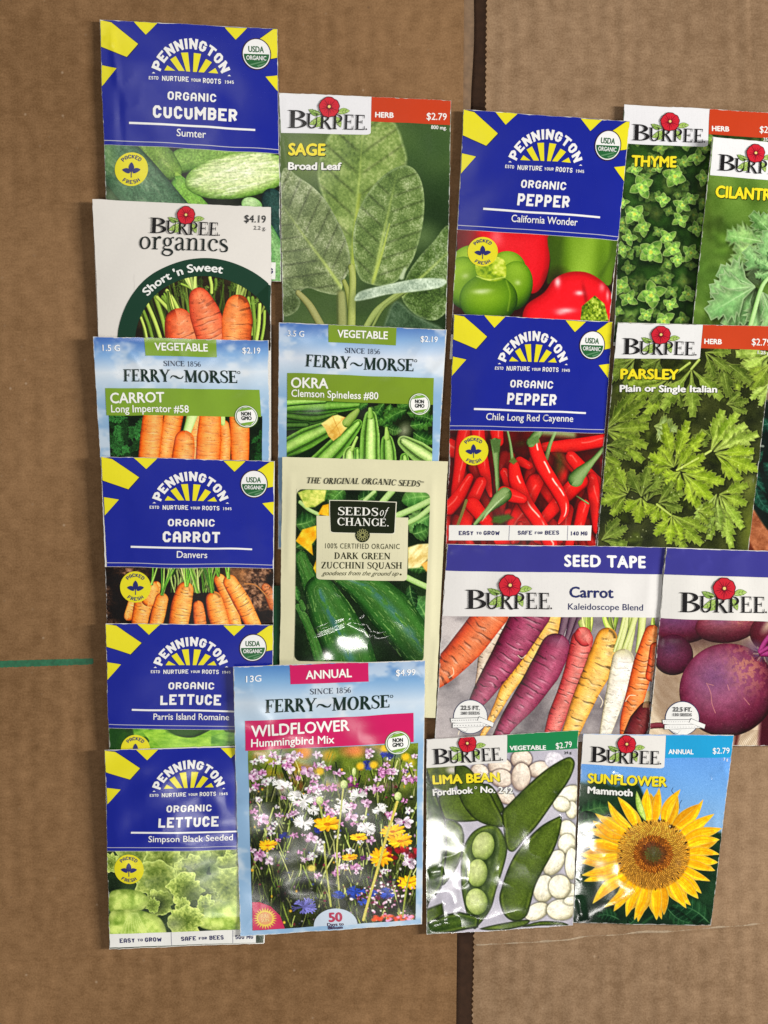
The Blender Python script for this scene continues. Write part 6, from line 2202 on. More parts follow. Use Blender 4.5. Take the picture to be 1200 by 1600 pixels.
def paint_beets(R):
    def wood(X, Y):
        d = np.hypot((X - 360) * 1.0, (Y - 900) * .75)
        g = .5 + .5 * np.sin(d / 9 + 3 * fbm(X / 90, Y / 90, 4))
        c = mix(np.array([168, 146, 118.]), np.array([222, 208, 186.]), np.clip(.3 + .5 * g * fbm(X / 60, Y / 60, 6) + .35 * fbm(X / 40, Y / 120, 2), 0, 1))
        return mix(c, np.array([110, 84, 66.]), sstep(300, 200, np.hypot(X - 520, Y - 1100) - 180) * .5)
    R.fill(wood)
    for k in range(22):
        R.line([(700 + k * 14, 1560), (740 + k * 14, 1480), (800 + k * 10, 1420)], 2.5, (130, 106, 84), .5)

    def skin(seed, lo=(40, 10, 22), mid=(98, 32, 54), hi=(146, 84, 112), tan=.0):
        def f(p, q, r):
            z = np.sqrt(np.clip(1 - r * r, 0, 1))
            c = ramp(np.clip(.78 * z - q * .28 - .04 * p + .06, 0, 1), lo, mid, hi)
            c = mix(c, np.array([104, 68, 112.]), np.exp(-((p + .15) / .4) ** 2 - ((q + .35) / .35) ** 2) * .55)
            n = fbm(p * 9, q * 9, seed, 3)
            c = c * (.88 + .24 * n)[..., None]
            if tan:
                g = np.exp(-((p - .55) / .35) ** 2 - ((q + .35) / .5) ** 2) * sstep(.4, .62, fbm(p * 16, q * 13, seed + 4, 3))
                c = mix(c, np.array([196, 140, 104.]), g * tan)
                g2 = sstep(.74, .86, fbm(p * 20, q * 24, seed + 9, 2)) * .12
                c = mix(c, np.array([206, 160, 140.]), g2)
            return c
        return f
    R.ell(280, 640, 260, 140, 0, skin(3, hi=(118, 70, 104)))
    R.ell(240, 860, 150, 150, 0, skin(4, (36, 8, 20), (82, 26, 52), (112, 60, 84)))
    R.ell(640, 640, 240, 130, -8, skin(5, (50, 14, 24), (112, 44, 60), (176, 110, 116), .7))
    R.ell(500, 740, 200, 40, -5, (40, 14, 24), 40, .7)
    R.ell(1060, 700, 260, 170, 0, skin(6, (40, 10, 18), (84, 26, 40), (110, 50, 60)))
    R.ell(940, 640, 60, 24, -50, (196, 180, 150), 10, .8)
    R.ell(930, 900, 160, 60, 20, (40, 20, 30), 40, .8)
    R.poly([(880, 1420), (900, 1180), (1000, 1100), (1100, 1150), (1100, 1560), (900, 1560)], (70, 18, 34), 10, smooth=4)
    R.poly([(620, 1400), (760, 1360), (880, 1290), (800, 1340), (740, 1420), (712, 1560), (690, 1560), (700, 1450)], (92, 44, 40), 6)
    R.ell(1480, 1080, 330, 320, 12, skin(18, (40, 8, 20), (100, 34, 58), (150, 96, 120), .5))
    R.ell(1700, 760, 190, 150, 0, skin(19))
    R.ell(640, 1120, 352, 345, -18, skin(8, (44, 8, 22), (108, 40, 66), (166, 112, 138), .6))
    R.ell(850, 820, 70, 40, 30, (110, 84, 104), 20, .9)
    for k in range(20):
        a = 2 * math.pi * k / 20
        R.line([(900, 850), (900 + 70 * math.cos(a), 850 + 60 * math.sin(a))], 4, [(84, 66, 96), (150, 130, 120), (60, 40, 60)][k % 3], .7)
    for p, w in (([(880, 830), (920, 760), (980, 690)], 20), ([(890, 850), (960, 850)], 22), ([(880, 840), (950, 800)], 16)):
        R.tube(p, w, round_body((70, 10, 46), (124, 30, 88), (176, 84, 140)))
    for p in ([(490, 1070), (520, 1140), (530, 1220), (556, 1290)], [(500, 1075), (540, 1085)], [(640, 1080), (652, 1120)], [(760, 1180), (800, 1230)]):
        R.line(p, 2.2, (200, 140, 130), .75)
    R.tube([(60, 1390), (150, 1380), (240, 1400)], [20, 22, 10], round_body((50, 10, 20), (100, 26, 40), (140, 70, 80)))
    R.grain(5)


def paint_lima(R):
    R.fill(lambda X, Y: mix(np.array([150, 148, 160.]), np.array([200, 196, 206.]), fbm(X / 160, Y / 160, 3)))
    GL, GM, GH = (30, 46, 12), (78, 96, 34), (128, 146, 58)

    def pod(seed, lo=GL, mid=GM, hi=GH, w=70, rim=(128, 146, 60)):
        def f(X, Y, sd):
            t = np.clip(-sd / w, 0, 1)
            n = fbm(X / 60, Y / 60, seed)
            c = ramp(np.clip(.25 + .45 * t + (n - .5) * .35, 0, 1), lo, mid, (104, 124, 50))
            g = np.exp(-((sd + 20) / 9) ** 2)
            c = mix(c, np.array(rim, float), g * .5 * sstep(.3, .7, vnoise(X / 90, Y / 90, seed + 2)))
            return c * (.86 + .26 * fbm(X / 9, Y / 9, seed + 4, 2))[..., None] * (.62 + .38 * np.clip(-sd / 14, 0, 1))[..., None]
        return f
    pale, mid, dk = (234, 222, 208), (208, 192, 176), (134, 114, 104)
    for x, y, rx, ry, a in ((440, 330, 60, 44, 10), (580, 300, 80, 60, 0), (730, 250, 72, 64, 0), (590, 380, 76, 62, 10), (850, 320, 76, 52, -15), (620, 510, 66, 46, 20), (725, 370, 66, 94, 5)):
        R.ell(x, y, rx * 1.04, ry * 1.06, a, (70, 56, 54), 6)
        R.ell(x, y, rx, ry, a, stone(dk, mid, pale, .25, -.4, seed=int(x)))
    R.ell(960, 260, 70, 60, 20, stone((150, 146, 150), (196, 192, 200), (220, 216, 224)), 3)
    W1, W2, W3 = (150, 144, 116), (220, 214, 190), (246, 242, 226)
    for x, y, rx, ry, a in ((1060, 500, 90, 60, -30), (1080, 600, 40, 60, 0), (1010, 560, 60, 50, 30), (1060, 760, 90, 60, 70), (1050, 840, 60, 70, 0), (1080, 980, 44, 110, 0), (1075, 1180, 40, 60, 10), (960, 970, 60, 96, 32), (890, 1150, 72, 94, 10),
                            (1000, 1140, 76, 84, -10), (840, 1310, 88, 56, -28), (1010, 1300, 100, 72, 0), (1080, 1240, 50, 30, 0)):
        R.ell(x, y, rx * 1.05, ry * 1.05, a, (96, 94, 76), 6)
        R.ell(x, y, rx, ry, a, stone(W1, W2, W3, -.3, -.35, seed=int(x)))
    R.poly([(65, 310), (290, 300), (300, 420), (220, 480), (65, 430)], lambda X, Y, sd: mix(np.array([50, 66, 26.]), np.array([120, 130, 60.]), fbm(X / 40, Y / 30, 5)), 4)
    R.ell(250, 325, 36, 24, 0, (190, 186, 176), 8)
    R.poly([(160, 500), (330, 470), (500, 420), (600, 560), (600, 620), (480, 640), (420, 680), (200, 670)], pod(3, w=50), 2, smooth=5)
    R.poly([(200, 680), (300, 700), (335, 800), (310, 950), (250, 1060), (180, 1120), (180, 900)], pod(4), 2, smooth=5)
    R.poly([(60, 370), (110, 420), (165, 560), (205, 700), (218, 860), (205, 1020), (180, 1140), (100, 1230), (60, 1240)], pod(5, (22, 38, 12), (48, 70, 26)), 2, smooth=5)
    R.poly([(270, 300), (350, 300), (420, 370), (500, 460), (560, 570), (620, 690), (600, 720), (500, 710), (400, 660), (320, 560), (285, 440)], pod(6), 2, smooth=5)
    R.poly([(595, 620), (640, 560), (760, 440), (900, 320), (1040, 240), (1090, 250), (1100, 300), (1060, 400), (960, 540), (850, 700), (760, 800), (680, 890), (625, 860), (610, 760)], pod(7), 2, smooth=5)
    R.poly([(580, 1230), (600, 1130), (660, 960), (740, 840), (860, 720), (960, 660), (1010, 650), (1000, 760), (960, 880), (880, 1030), (830, 1140), (800, 1250), (770, 1340), (700, 1380), (620, 1340)], pod(8), 2, smooth=5)
    # open pod with beans
    R.poly([(315, 960), (330, 860), (390, 760), (480, 710), (560, 715), (610, 780), (635, 870), (610, 1000), (560, 1160), (520, 1290), (440, 1400), (400, 1430), (350, 1320), (318, 1160)], pod(9, (40, 56, 22), (92, 112, 50), w=50), 2, smooth=5)
    R.poly([(345, 960), (370, 860), (420, 780), (500, 735), (555, 760), (580, 850), (560, 980), (510, 1150), (470, 1270), (420, 1350), (375, 1290), (345, 1150)],
           lambda X, Y, sd: mix(np.array([62, 80, 44.]), np.array([126, 142, 90.]), np.clip(fbm(X / 26, Y / 60, 4) * 1.5 - .3, 0, 1)), 4, smooth=5)
    R.tube([(545, 730), (540, 900), (500, 1090), (460, 1280)], [8, 12, 12, 6], (58, 76, 38), 8, .8)
    for x, y, rx, ry, a in ((467, 855, 76, 100, 12), (428, 1040, 70, 96, 4), (422, 1238, 76, 92, -10)):
        R.ell(x + 6, y + 6, rx * 1.06, ry * 1.06, a, (42, 58, 26), 10)
        R.ell(x, y, rx, ry, a, stone((92, 112, 50), (156, 172, 100), (200, 208, 150), -.3, -.3, seed=int(y)))
    R.poly([(60, 1300), (180, 1250), (190, 1330), (60, 1420)], pod(11), 4)
    R.poly([(200, 1330), (300, 1310), (440, 1340), (430, 1420), (60, 1500), (60, 1400)], pod(12, (20, 34, 12), (56, 78, 34)), 3)
    R.poly([(440, 1430), (600, 1390), (780, 1368), (760, 1410), (600, 1440)], pod(13, w=20), 2, smooth=4)
    R.poly([(740, 1420), (860, 1380), (1000, 1385), (1060, 1410), (900, 1410)], pod(14, w=20), 2, smooth=4)
    R.grain(5)


def paint_sunflower(R):
    def bg(X, Y):
        s = ramp(np.clip((Y - 200) / 520, 0, 1), (100, 150, 212), (112, 158, 208), (130, 164, 196))
        g = mix(np.array([14, 32, 24.]), np.array([44, 76, 48.]), fbm(X / 110, Y / 80, 3))
        line_ = 400 + 60 * (fbm(X / 60, 0 * X, 5) - .5) + sstep(480, 700, X) * 330 + 40 * (fbm(X / 26, 0 * X, 8) - .5)
        return mix(s, g, sstep(-16, 16, Y - line_))
    R.fill(bg)
    R.ell(250, 470, 140, 60, 0, (50, 72, 46), 40, .6)
    R.blur(5)
    leaf(R, (100, 640), (330, 560), 70, (34, 70, 42), (70, 108, 60), (110, 140, 84), -.1, seed=3)
    leaf(R, (90, 690), (260, 640), 60, (24, 54, 34), (52, 86, 50), (90, 120, 70), -.1, seed=4)
    for b, t, w, s in (((380, 1320), (220, 1300), 50, 5), ((90, 1350), (330, 1370), 30, 6), ((990, 1350), (720, 1220), 80, 7), ((700, 1240), (880, 1350), 50, 8), ((440, 1360), (500, 1260), 40, 9)):
        leaf(R, b, t, w, (16, 46, 30), (40, 78, 48), (86, 124, 84), .12, seed=s)
    R.tube([(520, 1360), (620, 1280)], [8, 8], (44, 80, 48), 4)
    Y1, Y2, Y3 = np.array((206, 128, 10.)), np.array((238, 182, 22.)), np.array((250, 208, 60.))
    cx, cy = 602, 868
    rr = np.random.RandomState(31)

    def petal(bx, by, tx, ty, w, s, b=1.0, bend=0.0):
        leaf(R, (bx, by), (tx, ty), w, (Y1 * .55 + Y2 * .45) * b, (Y2 * .5 + Y3 * .5) * b, (Y1 * .9) * b, bend, .82, nv=0, vs=.2, seed=s, skew=.42, vw=.05, rim=(252, 222, 110))
        d = np.array([tx - bx, ty - by])
        n = np.array([-d[1], d[0]]) / np.linalg.norm(d)
        for k in (-.5, -.2, .25, .55):
            p0 = np.array([bx, by]) + d * .18 + n * w * k * .8
            p1 = np.array([bx, by]) + d * .8 + n * w * k * .45
            m = (p0 + p1) / 2 + n * bend * np.linalg.norm(d) * .8
            R.line([tuple(p0), tuple(m), tuple(p1)], 2.2, (196, 120, 10), .4)
    tips = [(560, 430), (640, 425), (780, 440), (935, 508), (1010, 605), (1065, 705), (1050, 780), (1050, 880), (1040, 935), (1020, 990), (985, 1060), (930, 1145), (910, 1180), (860, 1225), (830, 1245), (665, 1320), (630, 1325), (505, 1335), (480, 1320), (425, 1300),
            (340, 1265), (275, 1240), (200, 1215), (140, 1065), (125, 1025), (95, 940), (105, 875), (105, 815), (150, 715), (200, 655), (215, 605), (300, 520), (365, 490)]
    for k, (tx, ty) in enumerate(tips):
        a = math.atan2(ty - cy, tx - cx) + .09 * (-1) ** k
        r0 = 180
        petal(cx + r0 * math.cos(a), cy + r0 * math.sin(a), cx + (tx - cx) * .93 + 18 * math.cos(k * 2.1), cy + (ty - cy) * .93, 36, k + 60, .82, .05 * (-1) ** k)
    for k, (tx, ty) in enumerate(tips):
        a = math.atan2(ty - cy, tx - cx)
        r0 = 195
        L = math.hypot(tx - cx, ty - cy)
        petal(cx + r0 * math.cos(a + rr.uniform(-.07, .07)), cy + r0 * math.sin(a + rr.uniform(-.07, .07)), tx, ty, rr.uniform(30, 41) * (L / 460) ** .5, k, rr.uniform(.93, 1.05), rr.uniform(-.1, .1))
    leaf(R, (550, 650), (490, 450), 22, (130, 160, 70), (176, 196, 110), (206, 216, 150), -.05, nv=0)
    # seed head
    R.ell(cx, cy + 10, 236, 226, 0, (104, 62, 20), 8)
    ga = math.pi * (3 - math.sqrt(5))
    N = 1250
    for k in range(N):
        q = math.sqrt((k + .5) / N)
        r = 232 * q
        a = k * ga
        x, y = cx + r * math.cos(a), cy + 8 + r * math.sin(a) * .97
        if q < .22:
            c = np.array((74, 96, 52.)) * rr.uniform(.6, 1.3)
        elif q < .36:
            c = np.array((116, 62, 32.)) * rr.uniform(.55, 1.3)
        elif q < .55:
            c = np.array((198, 122, 44.)) * rr.uniform(.6, 1.15)
        else:
            up = .5 - .5 * math.sin(a)
            c = mix(np.array((192, 142, 58.)), np.array((232, 178, 72.)), up) * rr.uniform(.78, 1.12)
        l2 = 4 + 8 * q
        ca, sa = math.cos(a), math.sin(a)
        R.tube([(x, y), (x + ca * l2, y + sa * l2)], [2.6 + .8 * q, 1.8 + .6 * q], np.clip(c, 0, 255))
    R.ell(cx + 4, cy + 14, 46, 44, 0, (66, 84, 50), 22, .55)
    for k in range(70):
        a = rr.uniform(0, 6.28)
        r = rr.uniform(205, 238)
        R.line([(cx + r * math.cos(a), cy + 8 + r * math.sin(a) * .97), (cx + (r + 12) * math.cos(a), cy + 8 + (r + 12) * math.sin(a) * .97)], 3.4, (50, 30, 12) if k % 2 else (206, 146, 40), .9)
    for p in ([(730, 430), (722, 450), (735, 470)], [(790, 515), (776, 540), (775, 570)]):
        R.line(p, 2, (40, 60, 90), .8)
    R.ell(720, 690, 16, 10, 20, (60, 40, 20), 3)
    R.ell(712, 690, 5, 5, 0, (220, 206, 150), 2)
    R.grain(5)


def paint_pot(R):
    R.fill(lambda X, Y: mix(np.array([10, 22, 20.]), np.array([20, 46, 38.]), fbm(X / 60, Y / 60, 3)))
    for k, (b, t, w) in enumerate((((540, 200), (640, 130), 40), ((560, 520), (660, 760), 34), ((520, 600), (640, 480), 30), ((700, 300), (540, 360), 60), ((580, 700), (700, 900), 40), ((760, 700), (640, 560), 60), ((900, 500), (700, 450), 80), ((900, 800), (740, 900), 60))):
        leaf(R, b, t, w, (14, 48, 40), (34, 84, 66), (80, 120, 100), .08, seed=k)
    R.line([(540, 380), (600, 440), (640, 450)], 7, (120, 130, 120))
    R.line([(560, 480), (545, 530), (600, 520)], 5, (150, 160, 150), .8)
    R.ell(580, 350, 40, 40, 0, (88, 40, 24), 12, .8)
    R.poly([(500, 730), (640, 960), (900, 1300), (900, 1500), (700, 1400), (470, 930), (480, 800)], lambda X, Y, sd: mix(np.array([120, 66, 40.]), np.array([196, 130, 92.]), fbm(X / 30, Y / 30, 5)), 4)
    R.poly([(470, 930), (640, 1230), (760, 1420), (760, 1700), (400, 1700), (430, 1100)], lambda X, Y, sd: mix(np.array([78, 34, 20.]), np.array([116, 56, 34.]), fbm(X / 60, Y / 90, 6)), 4)
    R.grain(4)
# ------------------------------------------------------------------ the packets
def edge_quad(pk, crop, ytl, ytr, ybr, ybl, inset=.001):
    a, b, c, d = pk.q.p

    def L(y):
        Y = crop((0, y))[1]
        return (Y - a[1]) / (d[1] - a[1])

    def Rr(y):
        Y = crop((0, y))[1]
        return (Y - b[1]) / (c[1] - b[1])
    f = lambda u, v: pk.q.at(np.array(u), np.array(min(max(v, 0.001), .999)))
    return Quad(f(inset, L(ytl)), f(1 - inset, Rr(ytr)), f(1 - inset, Rr(ybr)), f(inset, L(ybl)))


def crisp(R, k=.32, con=1.20):
    C0 = R.C.copy()
    R.blur(2.0 * R.aa)
    R.C = C0 + k * (C0 - R.C)
    R.contrast(con, 106)
    R.C = np.clip(R.C, 2, 252)


def pic(pk, crop, quad, painter, part='printed_picture', res=1.3, lay=1):
    R = Raster(quad, crop, res)
    painter(R)
    crisp(R)
    pk.picture(part, R, lay)


# --- cucumber
c = Crop(140, 20, 3.871)
p = Packet('blue and yellow seed packet titled cucumber, topmost of the left column', Quad((155, 29.8), (432.4, 44), (439.3, 439.5), (169, 428)),
           (.3, .4, .3, .2), c, .9, .15, 80, 3, 'satin', creases=((172, 40, 185, 140, .35, 5), (185, 140, 190, 240, -.25, 6), (160, 60, 178, 70, .2, 4)))
penn(p, c, (58, 38), (1132, 93), (1143, 852), (80, 795), 'CUCUMBER', 'Sumter', (506, 684), name_x=(365, 872))
pic(p, c, edge_quad(p, c, 797, 854, 1624, 1580), paint_cucumber)
badge(p, 253, 948, 102, c)
label_strip(p, c, [(140, 1490), (1126, 1510), (1124, 1612), (140, 1590)], (.42, .82), (('500 MG', (960, 1575), (1110, 1578), 32),))
p.finish()

# --- organic carrots in the white packet
c = Crop(140, 300, 3.871)
p = Packet('white seed packet with a dark green ring around three short carrots', Quad((145.2, 311.6), (423.4, 324.5), (423, 722), (160, 712)),
           (2.2, 2.2, .3, .3), c, .7, .10, 90, 5, 'paper', (226, 222, 216))
cc = (640, 905)
q = edge_quad(p, c, 500, 520, 1000, 1000)


def ringpic(R):
    paint_short_carrots(R)


# the round picture sits inside the ring
R = Raster(Quad(c((270, 500)), c((1095, 512)), c((1096, 960)), c((272, 955))), c, 1.3)
paint_short_carrots(R)
d = np.sqrt(((R.X - 700) / 428) ** 2 + ((R.Y - 905) / 396) ** 2)
ring_in = 1.0
a = np.clip((d - 1) * 396 / R.aa + .5, 0, 1)
g = np.array([16, 58, 40.])
R.C = R.C * (1 - a[..., None]) + g * a[..., None]
crisp(R)
a = np.clip((np.sqrt(((R.X - 700) / 530) ** 2 + ((R.Y - 905) / 498) ** 2) - 1) * 498 / R.aa + .5, 0, 1)
R.C = R.C * (1 - a[..., None]) + np.array([226, 222, 216.]) * a[..., None]
p.picture('printed_picture', R, .2)
P = [x for x in annulus(700, 905, 426, 534, 176, 315.8, 60, 394, 502)]
p.polys('green_ring', P, (16, 58, 40), 2, c)
p.polys('green_ring', [[(1080, 558), (1096, 566), (1096, 740), (1080, 640)]], (16, 58, 40), 1, c)
L = sans_layout("Short 'n Sweet", .035, 1.0)
A = np.array([t for f_ in L for t in f_])
x0, x1 = A[:, 0].min(), A[:, 0].max()
out = []
for f_ in dice(L, .35):
    f_ = np.array(f_)
    th = np.radians(-50 + (13.5 + 50) * (f_[:, 0] - x0) / (x1 - x0))
    rad = 1 + f_[:, 1] * .112
    Pq = np.stack([700 + 452 * rad * np.sin(th), 905 - 422 * rad * np.cos(th)], 1)
    out.append([tuple(t) for t in c(Pq)])
p.add('green_ring/ring_lettering', out, (240, 242, 238), 5)
burpee(p, c, (370, 250), (778, 268))
p.text('brand_logo', 'organics', (305, 345), (840, 365), 116, (22, 32, 30), 0, 5, 'serif', c)
p.text('price_lettering', '$4.19', (938, 185), (1067, 191), 44, (40, 42, 44), .006, 4, 'sans', c)
p.text('weight_lettering', '2.2 g.', (994, 231), (1068, 234), 23, (50, 50, 52), 0, 4, 'sans', c)
p.finish()

# --- long carrots, sky blue packet
c = Crop(140, 520, 3.871)
p = Packet('sky blue seed packet with a green band titled carrot over long carrots', Quad((145.7, 526.5), (419.8, 533), (422, 915), (168, 912)),
           (3.0, 3.0, .3, .3), c, .7, .20, 60, 7, 'gloss', creases=((260, 520, 330, 620, .3, 9), (180, 525, 240, 600, .2, 6), (330, 640, 400, 615, .22, 8), (150, 534, 420, 539, .18, 4)))
R = Raster(edge_quad(p, c, 26, 51, 840, 840), c, .8)
sky_paint(R, 3, (54, 98, 178), (126, 170, 220), (214, 226, 238), 20, 400)
p.picture('sky_print', R, 1)
pic(p, c, Quad(c((118, 495)), c((1042, 506)), c((1046, 830)), c((130, 830))), paint_long_carrots, lay=2)
ferry(p, c, (22, 25), (1083, 50), (1092, 512), (58, 497), 'VEGETABLE', (126, 162, 48), 'CARROT', 'Long Imperator #58', '1.5 G', '$2.19', (143, 465), (145, 606))
p.finish()

# --- danvers carrots
c = Crop(150, 700, 4)
p = Packet('blue and yellow seed packet titled carrot above carrots lying on soil', Quad((158.75, 714), (429.5, 720.7), (425, 1125), (171, 1118)), (3.3, 3.3, .3, .3), c, .7, .12, 80, 9, 'satin')
penn(p, c, (35, 57), (1118, 83), (1113, 752), (68, 740), 'CARROT', 'Danvers', (506, 698), name_x=(420, 778))
pic(p, c, edge_quad(p, c, 742, 754, 1200, 1190), paint_danvers)
badge(p, 245, 868, 97, c)
p.finish()

# --- romaine
c = Crop(150, 960, 4)
p = Packet('blue and yellow seed packet titled lettuce, Parris Island Romaine, half covered', Quad((166, 974), (426.7, 976), (418, 1388), (175, 1388)), (3.0, 3.0, .3, .3), c, .7, .10, 80, 11, 'satin')
penn(p, c, (65, 57), (1107, 65), (1095, 722), (72, 710), 'LETTUCE', 'Parris Island Romaine', (360, 844), name_x=(402, 790))
pic(p, c, edge_quad(p, c, 712, 724, 960, 960), paint_romaine)
badge(p, 248, 845, 93, c)
p.finish()

# --- simpson lettuce
c = Crop(150, 1150, 4)
p = Packet('blue and yellow seed packet with pale curly lettuce, lowest of the left column', Quad((163.75, 1171.5), (421, 1163), (412.5, 1476.5), (169.8, 1486)), (3.4, 3.4, .5, .5), c, 1.0, .24, 62, 14, 'gloss',
           creases=((300, 1436, 420, 1432, .3, 4), (170, 1330, 230, 1390, .4, 14), (175, 1160, 300, 1164, .1, 5)))
penn(p, c, (55, 86), (1085, 62), (1076, 706), (68, 723), 'LETTUCE', 'Simpson Black Seeded', (340, 884), name_x=(402, 790))
pic(p, c, edge_quad(p, c, 725, 708, 1300, 1340), paint_simpson)
badge(p, 207, 835, 92, c)
label_strip(p, c, [(80, 1246), (1000, 1212), (1000, 1300), (83, 1332)], (.42, .84),
            (('EASY', (145, 1301), (240, 1297), 28), ('TO', (258, 1292), (291, 1291), 17), ('GROW', (305, 1296), (410, 1292), 28), ('SAFE', (530, 1289), (622, 1286), 28), ('FOR', (640, 1282), (691, 1280), 17), ('BEES', (707, 1284), (797, 1281), 28), ('500 MG', (872, 1278), (984, 1274), 26)))
p.finish()

# --- a dark green packet underneath, only its edge in view
p = Packet('dark green seed packet of which only a strip of edge shows beside the zucchini packet', Quad((205, 915), (437.8, 915), (434.5, 1160), (205, 1160)), (.15, .15, .15, .15), c, 0, 0, 80, 15, 'paper', (14, 66, 34))
p.finish()

# --- sage
c = Crop(420, 130, 4)
p = Packet('seed packet titled sage with grey green leaves and an orange red band', Quad((435.5, 144), (705, 157), (696, 552), (442, 540)), (.3, .3, .2, .2), c, .8, .12, 85, 21, 'satin',
           creases=((440, 205, 455, 300, .3, 6), (445, 150, 452, 200, .15, 6)))
pic(p, c, edge_quad(p, c, 60, 110, 1640, 1600), paint_sage)
p.shape('logo_panel', rrect(0, 0, 1, 1, .06, 'c'), (232, 232, 236), 2, warp(Quad((0, 0), (1, 0), (1, 1), (0, 1)), c.quad((63, 58), (642, 84), (638, 324), (76, 308))))
burpee(p, c, (120, 278), (600, 295))
p.polys('colour_band', [[(643, 84), (1139, 108), (1134, 262), (640, 240)]], (198, 62, 26), 2, c)
p.text('colour_band/category_lettering', 'HERB', (665, 213), (782, 217), 32, (245, 242, 238), .05, 4, 'sans', c)
p.text('colour_band/price_lettering', '$2.79', (986, 228), (1112, 232), 42, (245, 242, 238), .015, 4, 'sans', c)
p.text('weight_lettering', '800 mg.', (1014, 286), (1112, 290), 22, (236, 236, 230), .03, 4, 'sans', c)
shadow_text(p, 'title_lettering', 'SAGE', (122, 446), (352, 452), 70, (244, 226, 50), .055, c, 5)
shadow_text(p, 'variety_lettering', 'Broad Leaf', (122, 537), (455, 545), 44, (244, 244, 240), .05, c, 4)
p.finish()

# --- okra
c = Crop(420, 490, 4)
p = Packet('sky blue seed packet with a green band titled okra', Quad((435.5, 504), (698, 515), (676, 866), (434, 858)), (1.7, 1.7, .2, .2), c, .8, .22, 60, 23, 'gloss',
           creases=((540, 640, 590, 590, .3, 9), (660, 600, 700, 560, .35, 6), (500, 520, 530, 560, .15, 7), (690, 690, 672, 720, .3, 8)))
R = Raster(edge_quad(p, c, 58, 101, 1480, 1460), c, .8)
sky_paint(R, 8, (58, 100, 178), (132, 172, 218), (214, 224, 238), 50, 450)
p.picture('sky_print', R, 1)
pic(p, c, Quad(c((115, 538)), c((1027, 570)), c((1016, 985)), c((112, 970))), paint_okra, lay=2)
ferry(p, c, (62, 57), (1112, 100), (1082, 572), (70, 538), 'VEGETABLE', (122, 152, 40), 'OKRA', 'Clemson Spineless #80', '3.5 G', '$2.19', (140, 375), (142, 684))
p.finish()

# --- zucchini
c = Crop(420, 700, 4)
p = Packet('cream coloured seed packet with two dark green zucchini', Quad((441, 714), (699.5, 721), (680, 1122), (436, 1117)), (2.4, 2.4, .4, .4), c, .8, .22, 80, 25, 'film', (224, 220, 184),
           creases=((482, 992, 548, 968, .8, 6), (545, 968, 572, 978, .7, 6), (566, 962, 584, 992, .7, 6), (584, 990, 616, 984, .75, 6), (450, 730, 590, 728, .3, 5), (455, 735, 450, 900, .35, 6), (676, 735, 672, 1010, .4, 6), (684, 990, 676, 1080, .4, 5)))
R = Raster(Quad(c((172, 258)), c((1010, 275)), c((966, 1345)), c((160, 1332))), c, 1.3)
paint_zucchini(R)
crisp(R)
# rounded corners keep the cream margin
u, v = np.meshgrid(np.linspace(0, 1, R.nx), np.linspace(0, 1, R.ny))
W_, H_ = 830.0, 1075.0
dx = np.maximum(np.abs(u - .5) * W_ - (W_ / 2 - 40), 0)
dy = np.maximum(np.abs(v - .5) * H_ - (H_ / 2 - 40), 0)
m_ = np.clip((np.hypot(dx, dy) - 40) / R.aa + .5, 0, 1)
R.C = R.C * (1 - m_[..., None]) + np.array([224, 220, 184.]) * m_[..., None]
p.picture('printed_picture', R, 1)
p.text('tagline_lettering', 'THE ORIGINAL ORGANIC SEEDS', (234, 222), (943, 238), 38, (40, 42, 26), 0, 4, 'medium serif', c, shear=.2)
p.text('tagline_lettering', 'TM', (945, 216), (968, 217), 12, (40, 42, 26), 0, 4, 'sans', c)
T = warp(Quad((0, 0), (1, 0), (1, 1), (0, 1)), c.quad((300, 424), (872, 436), (862, 832), (297, 818)))
p.shape('name_panel', rrect(0, 0, 1, 1, .045, 'cd'), (222, 218, 184), 3, T)
T2 = warp(Quad((0, 0), (1, 0), (1, 1), (0, 1)), c.quad((380, 326), (800, 336), (790, 542), (383, 532)))
p.shape('brand_plate', rrect(0, 0, 1, 1, .05, 'cd'), (230, 228, 206), 4, T2)
p.shape('brand_plate', rrect(.013, .022, .987, .978, .05, 'cd'), (26, 34, 14), 5, T2)
p.text('brand_plate/brand_lettering', 'SEEDS', (436, 420), (684, 426), 50, (240, 240, 232), 0, 7, 'medium serif', c)
p.text('brand_plate/brand_lettering', 'of', (692, 424), (742, 425), 54, (240, 240, 232), 0, 7, 'serif', c, shear=.2)
p.text('brand_plate/brand_lettering', 'CHANGE.', (430, 484), (750, 492), 48, (240, 240, 232), 0, 7, 'medium serif', c)
p.shape('sun_emblem', circle(587, 545, 46), (30, 38, 18), 6, c)
p.polys('sun_emblem', annulus(587, 545, 9, 13, n=20), (150, 150, 90), 7, c)
for k in range(12):
    t = 2 * math.pi * k / 12
    o, _ = leaf_shape((587 + 12 * math.cos(t), 545 + 12 * math.sin(t)), (587 + 38 * math.cos(t), 545 + 38 * math.sin(t)), 8, 0, .8, n=6)
    p.polys('sun_emblem', [[tuple(o[i]), tuple(o[(i + 1) % len(o)]), (587 + .5 * (o[i][0] - 587) + .5 * (o[(i + 1) % len(o)][0] - 587), 545 + .94 * (o[i][1] - 545))] for i in range(0)], (150, 150, 90), 7, c)
    p.polys('sun_emblem', [seg(*o[i], *o[(i + 1) % len(o)], 3) for i in range(len(o))], (160, 160, 104), 7, c)
p.text('name_panel/name_lettering', '100% CERTIFIED ORGANIC', (352, 628), (818, 634), 32, (70, 70, 44), .0, 5, 'sans', c, space=1.15)
p.text('name_panel/name_lettering', 'DARK GREEN', (410, 693), (760, 697), 40, (44, 46, 22), 0, 5, 'medium serif', c)
p.text('name_panel/name_lettering', 'ZUCCHINI SQUASH', (330, 751), (832, 756), 40, (44, 46, 22), 0, 5, 'medium serif', c)
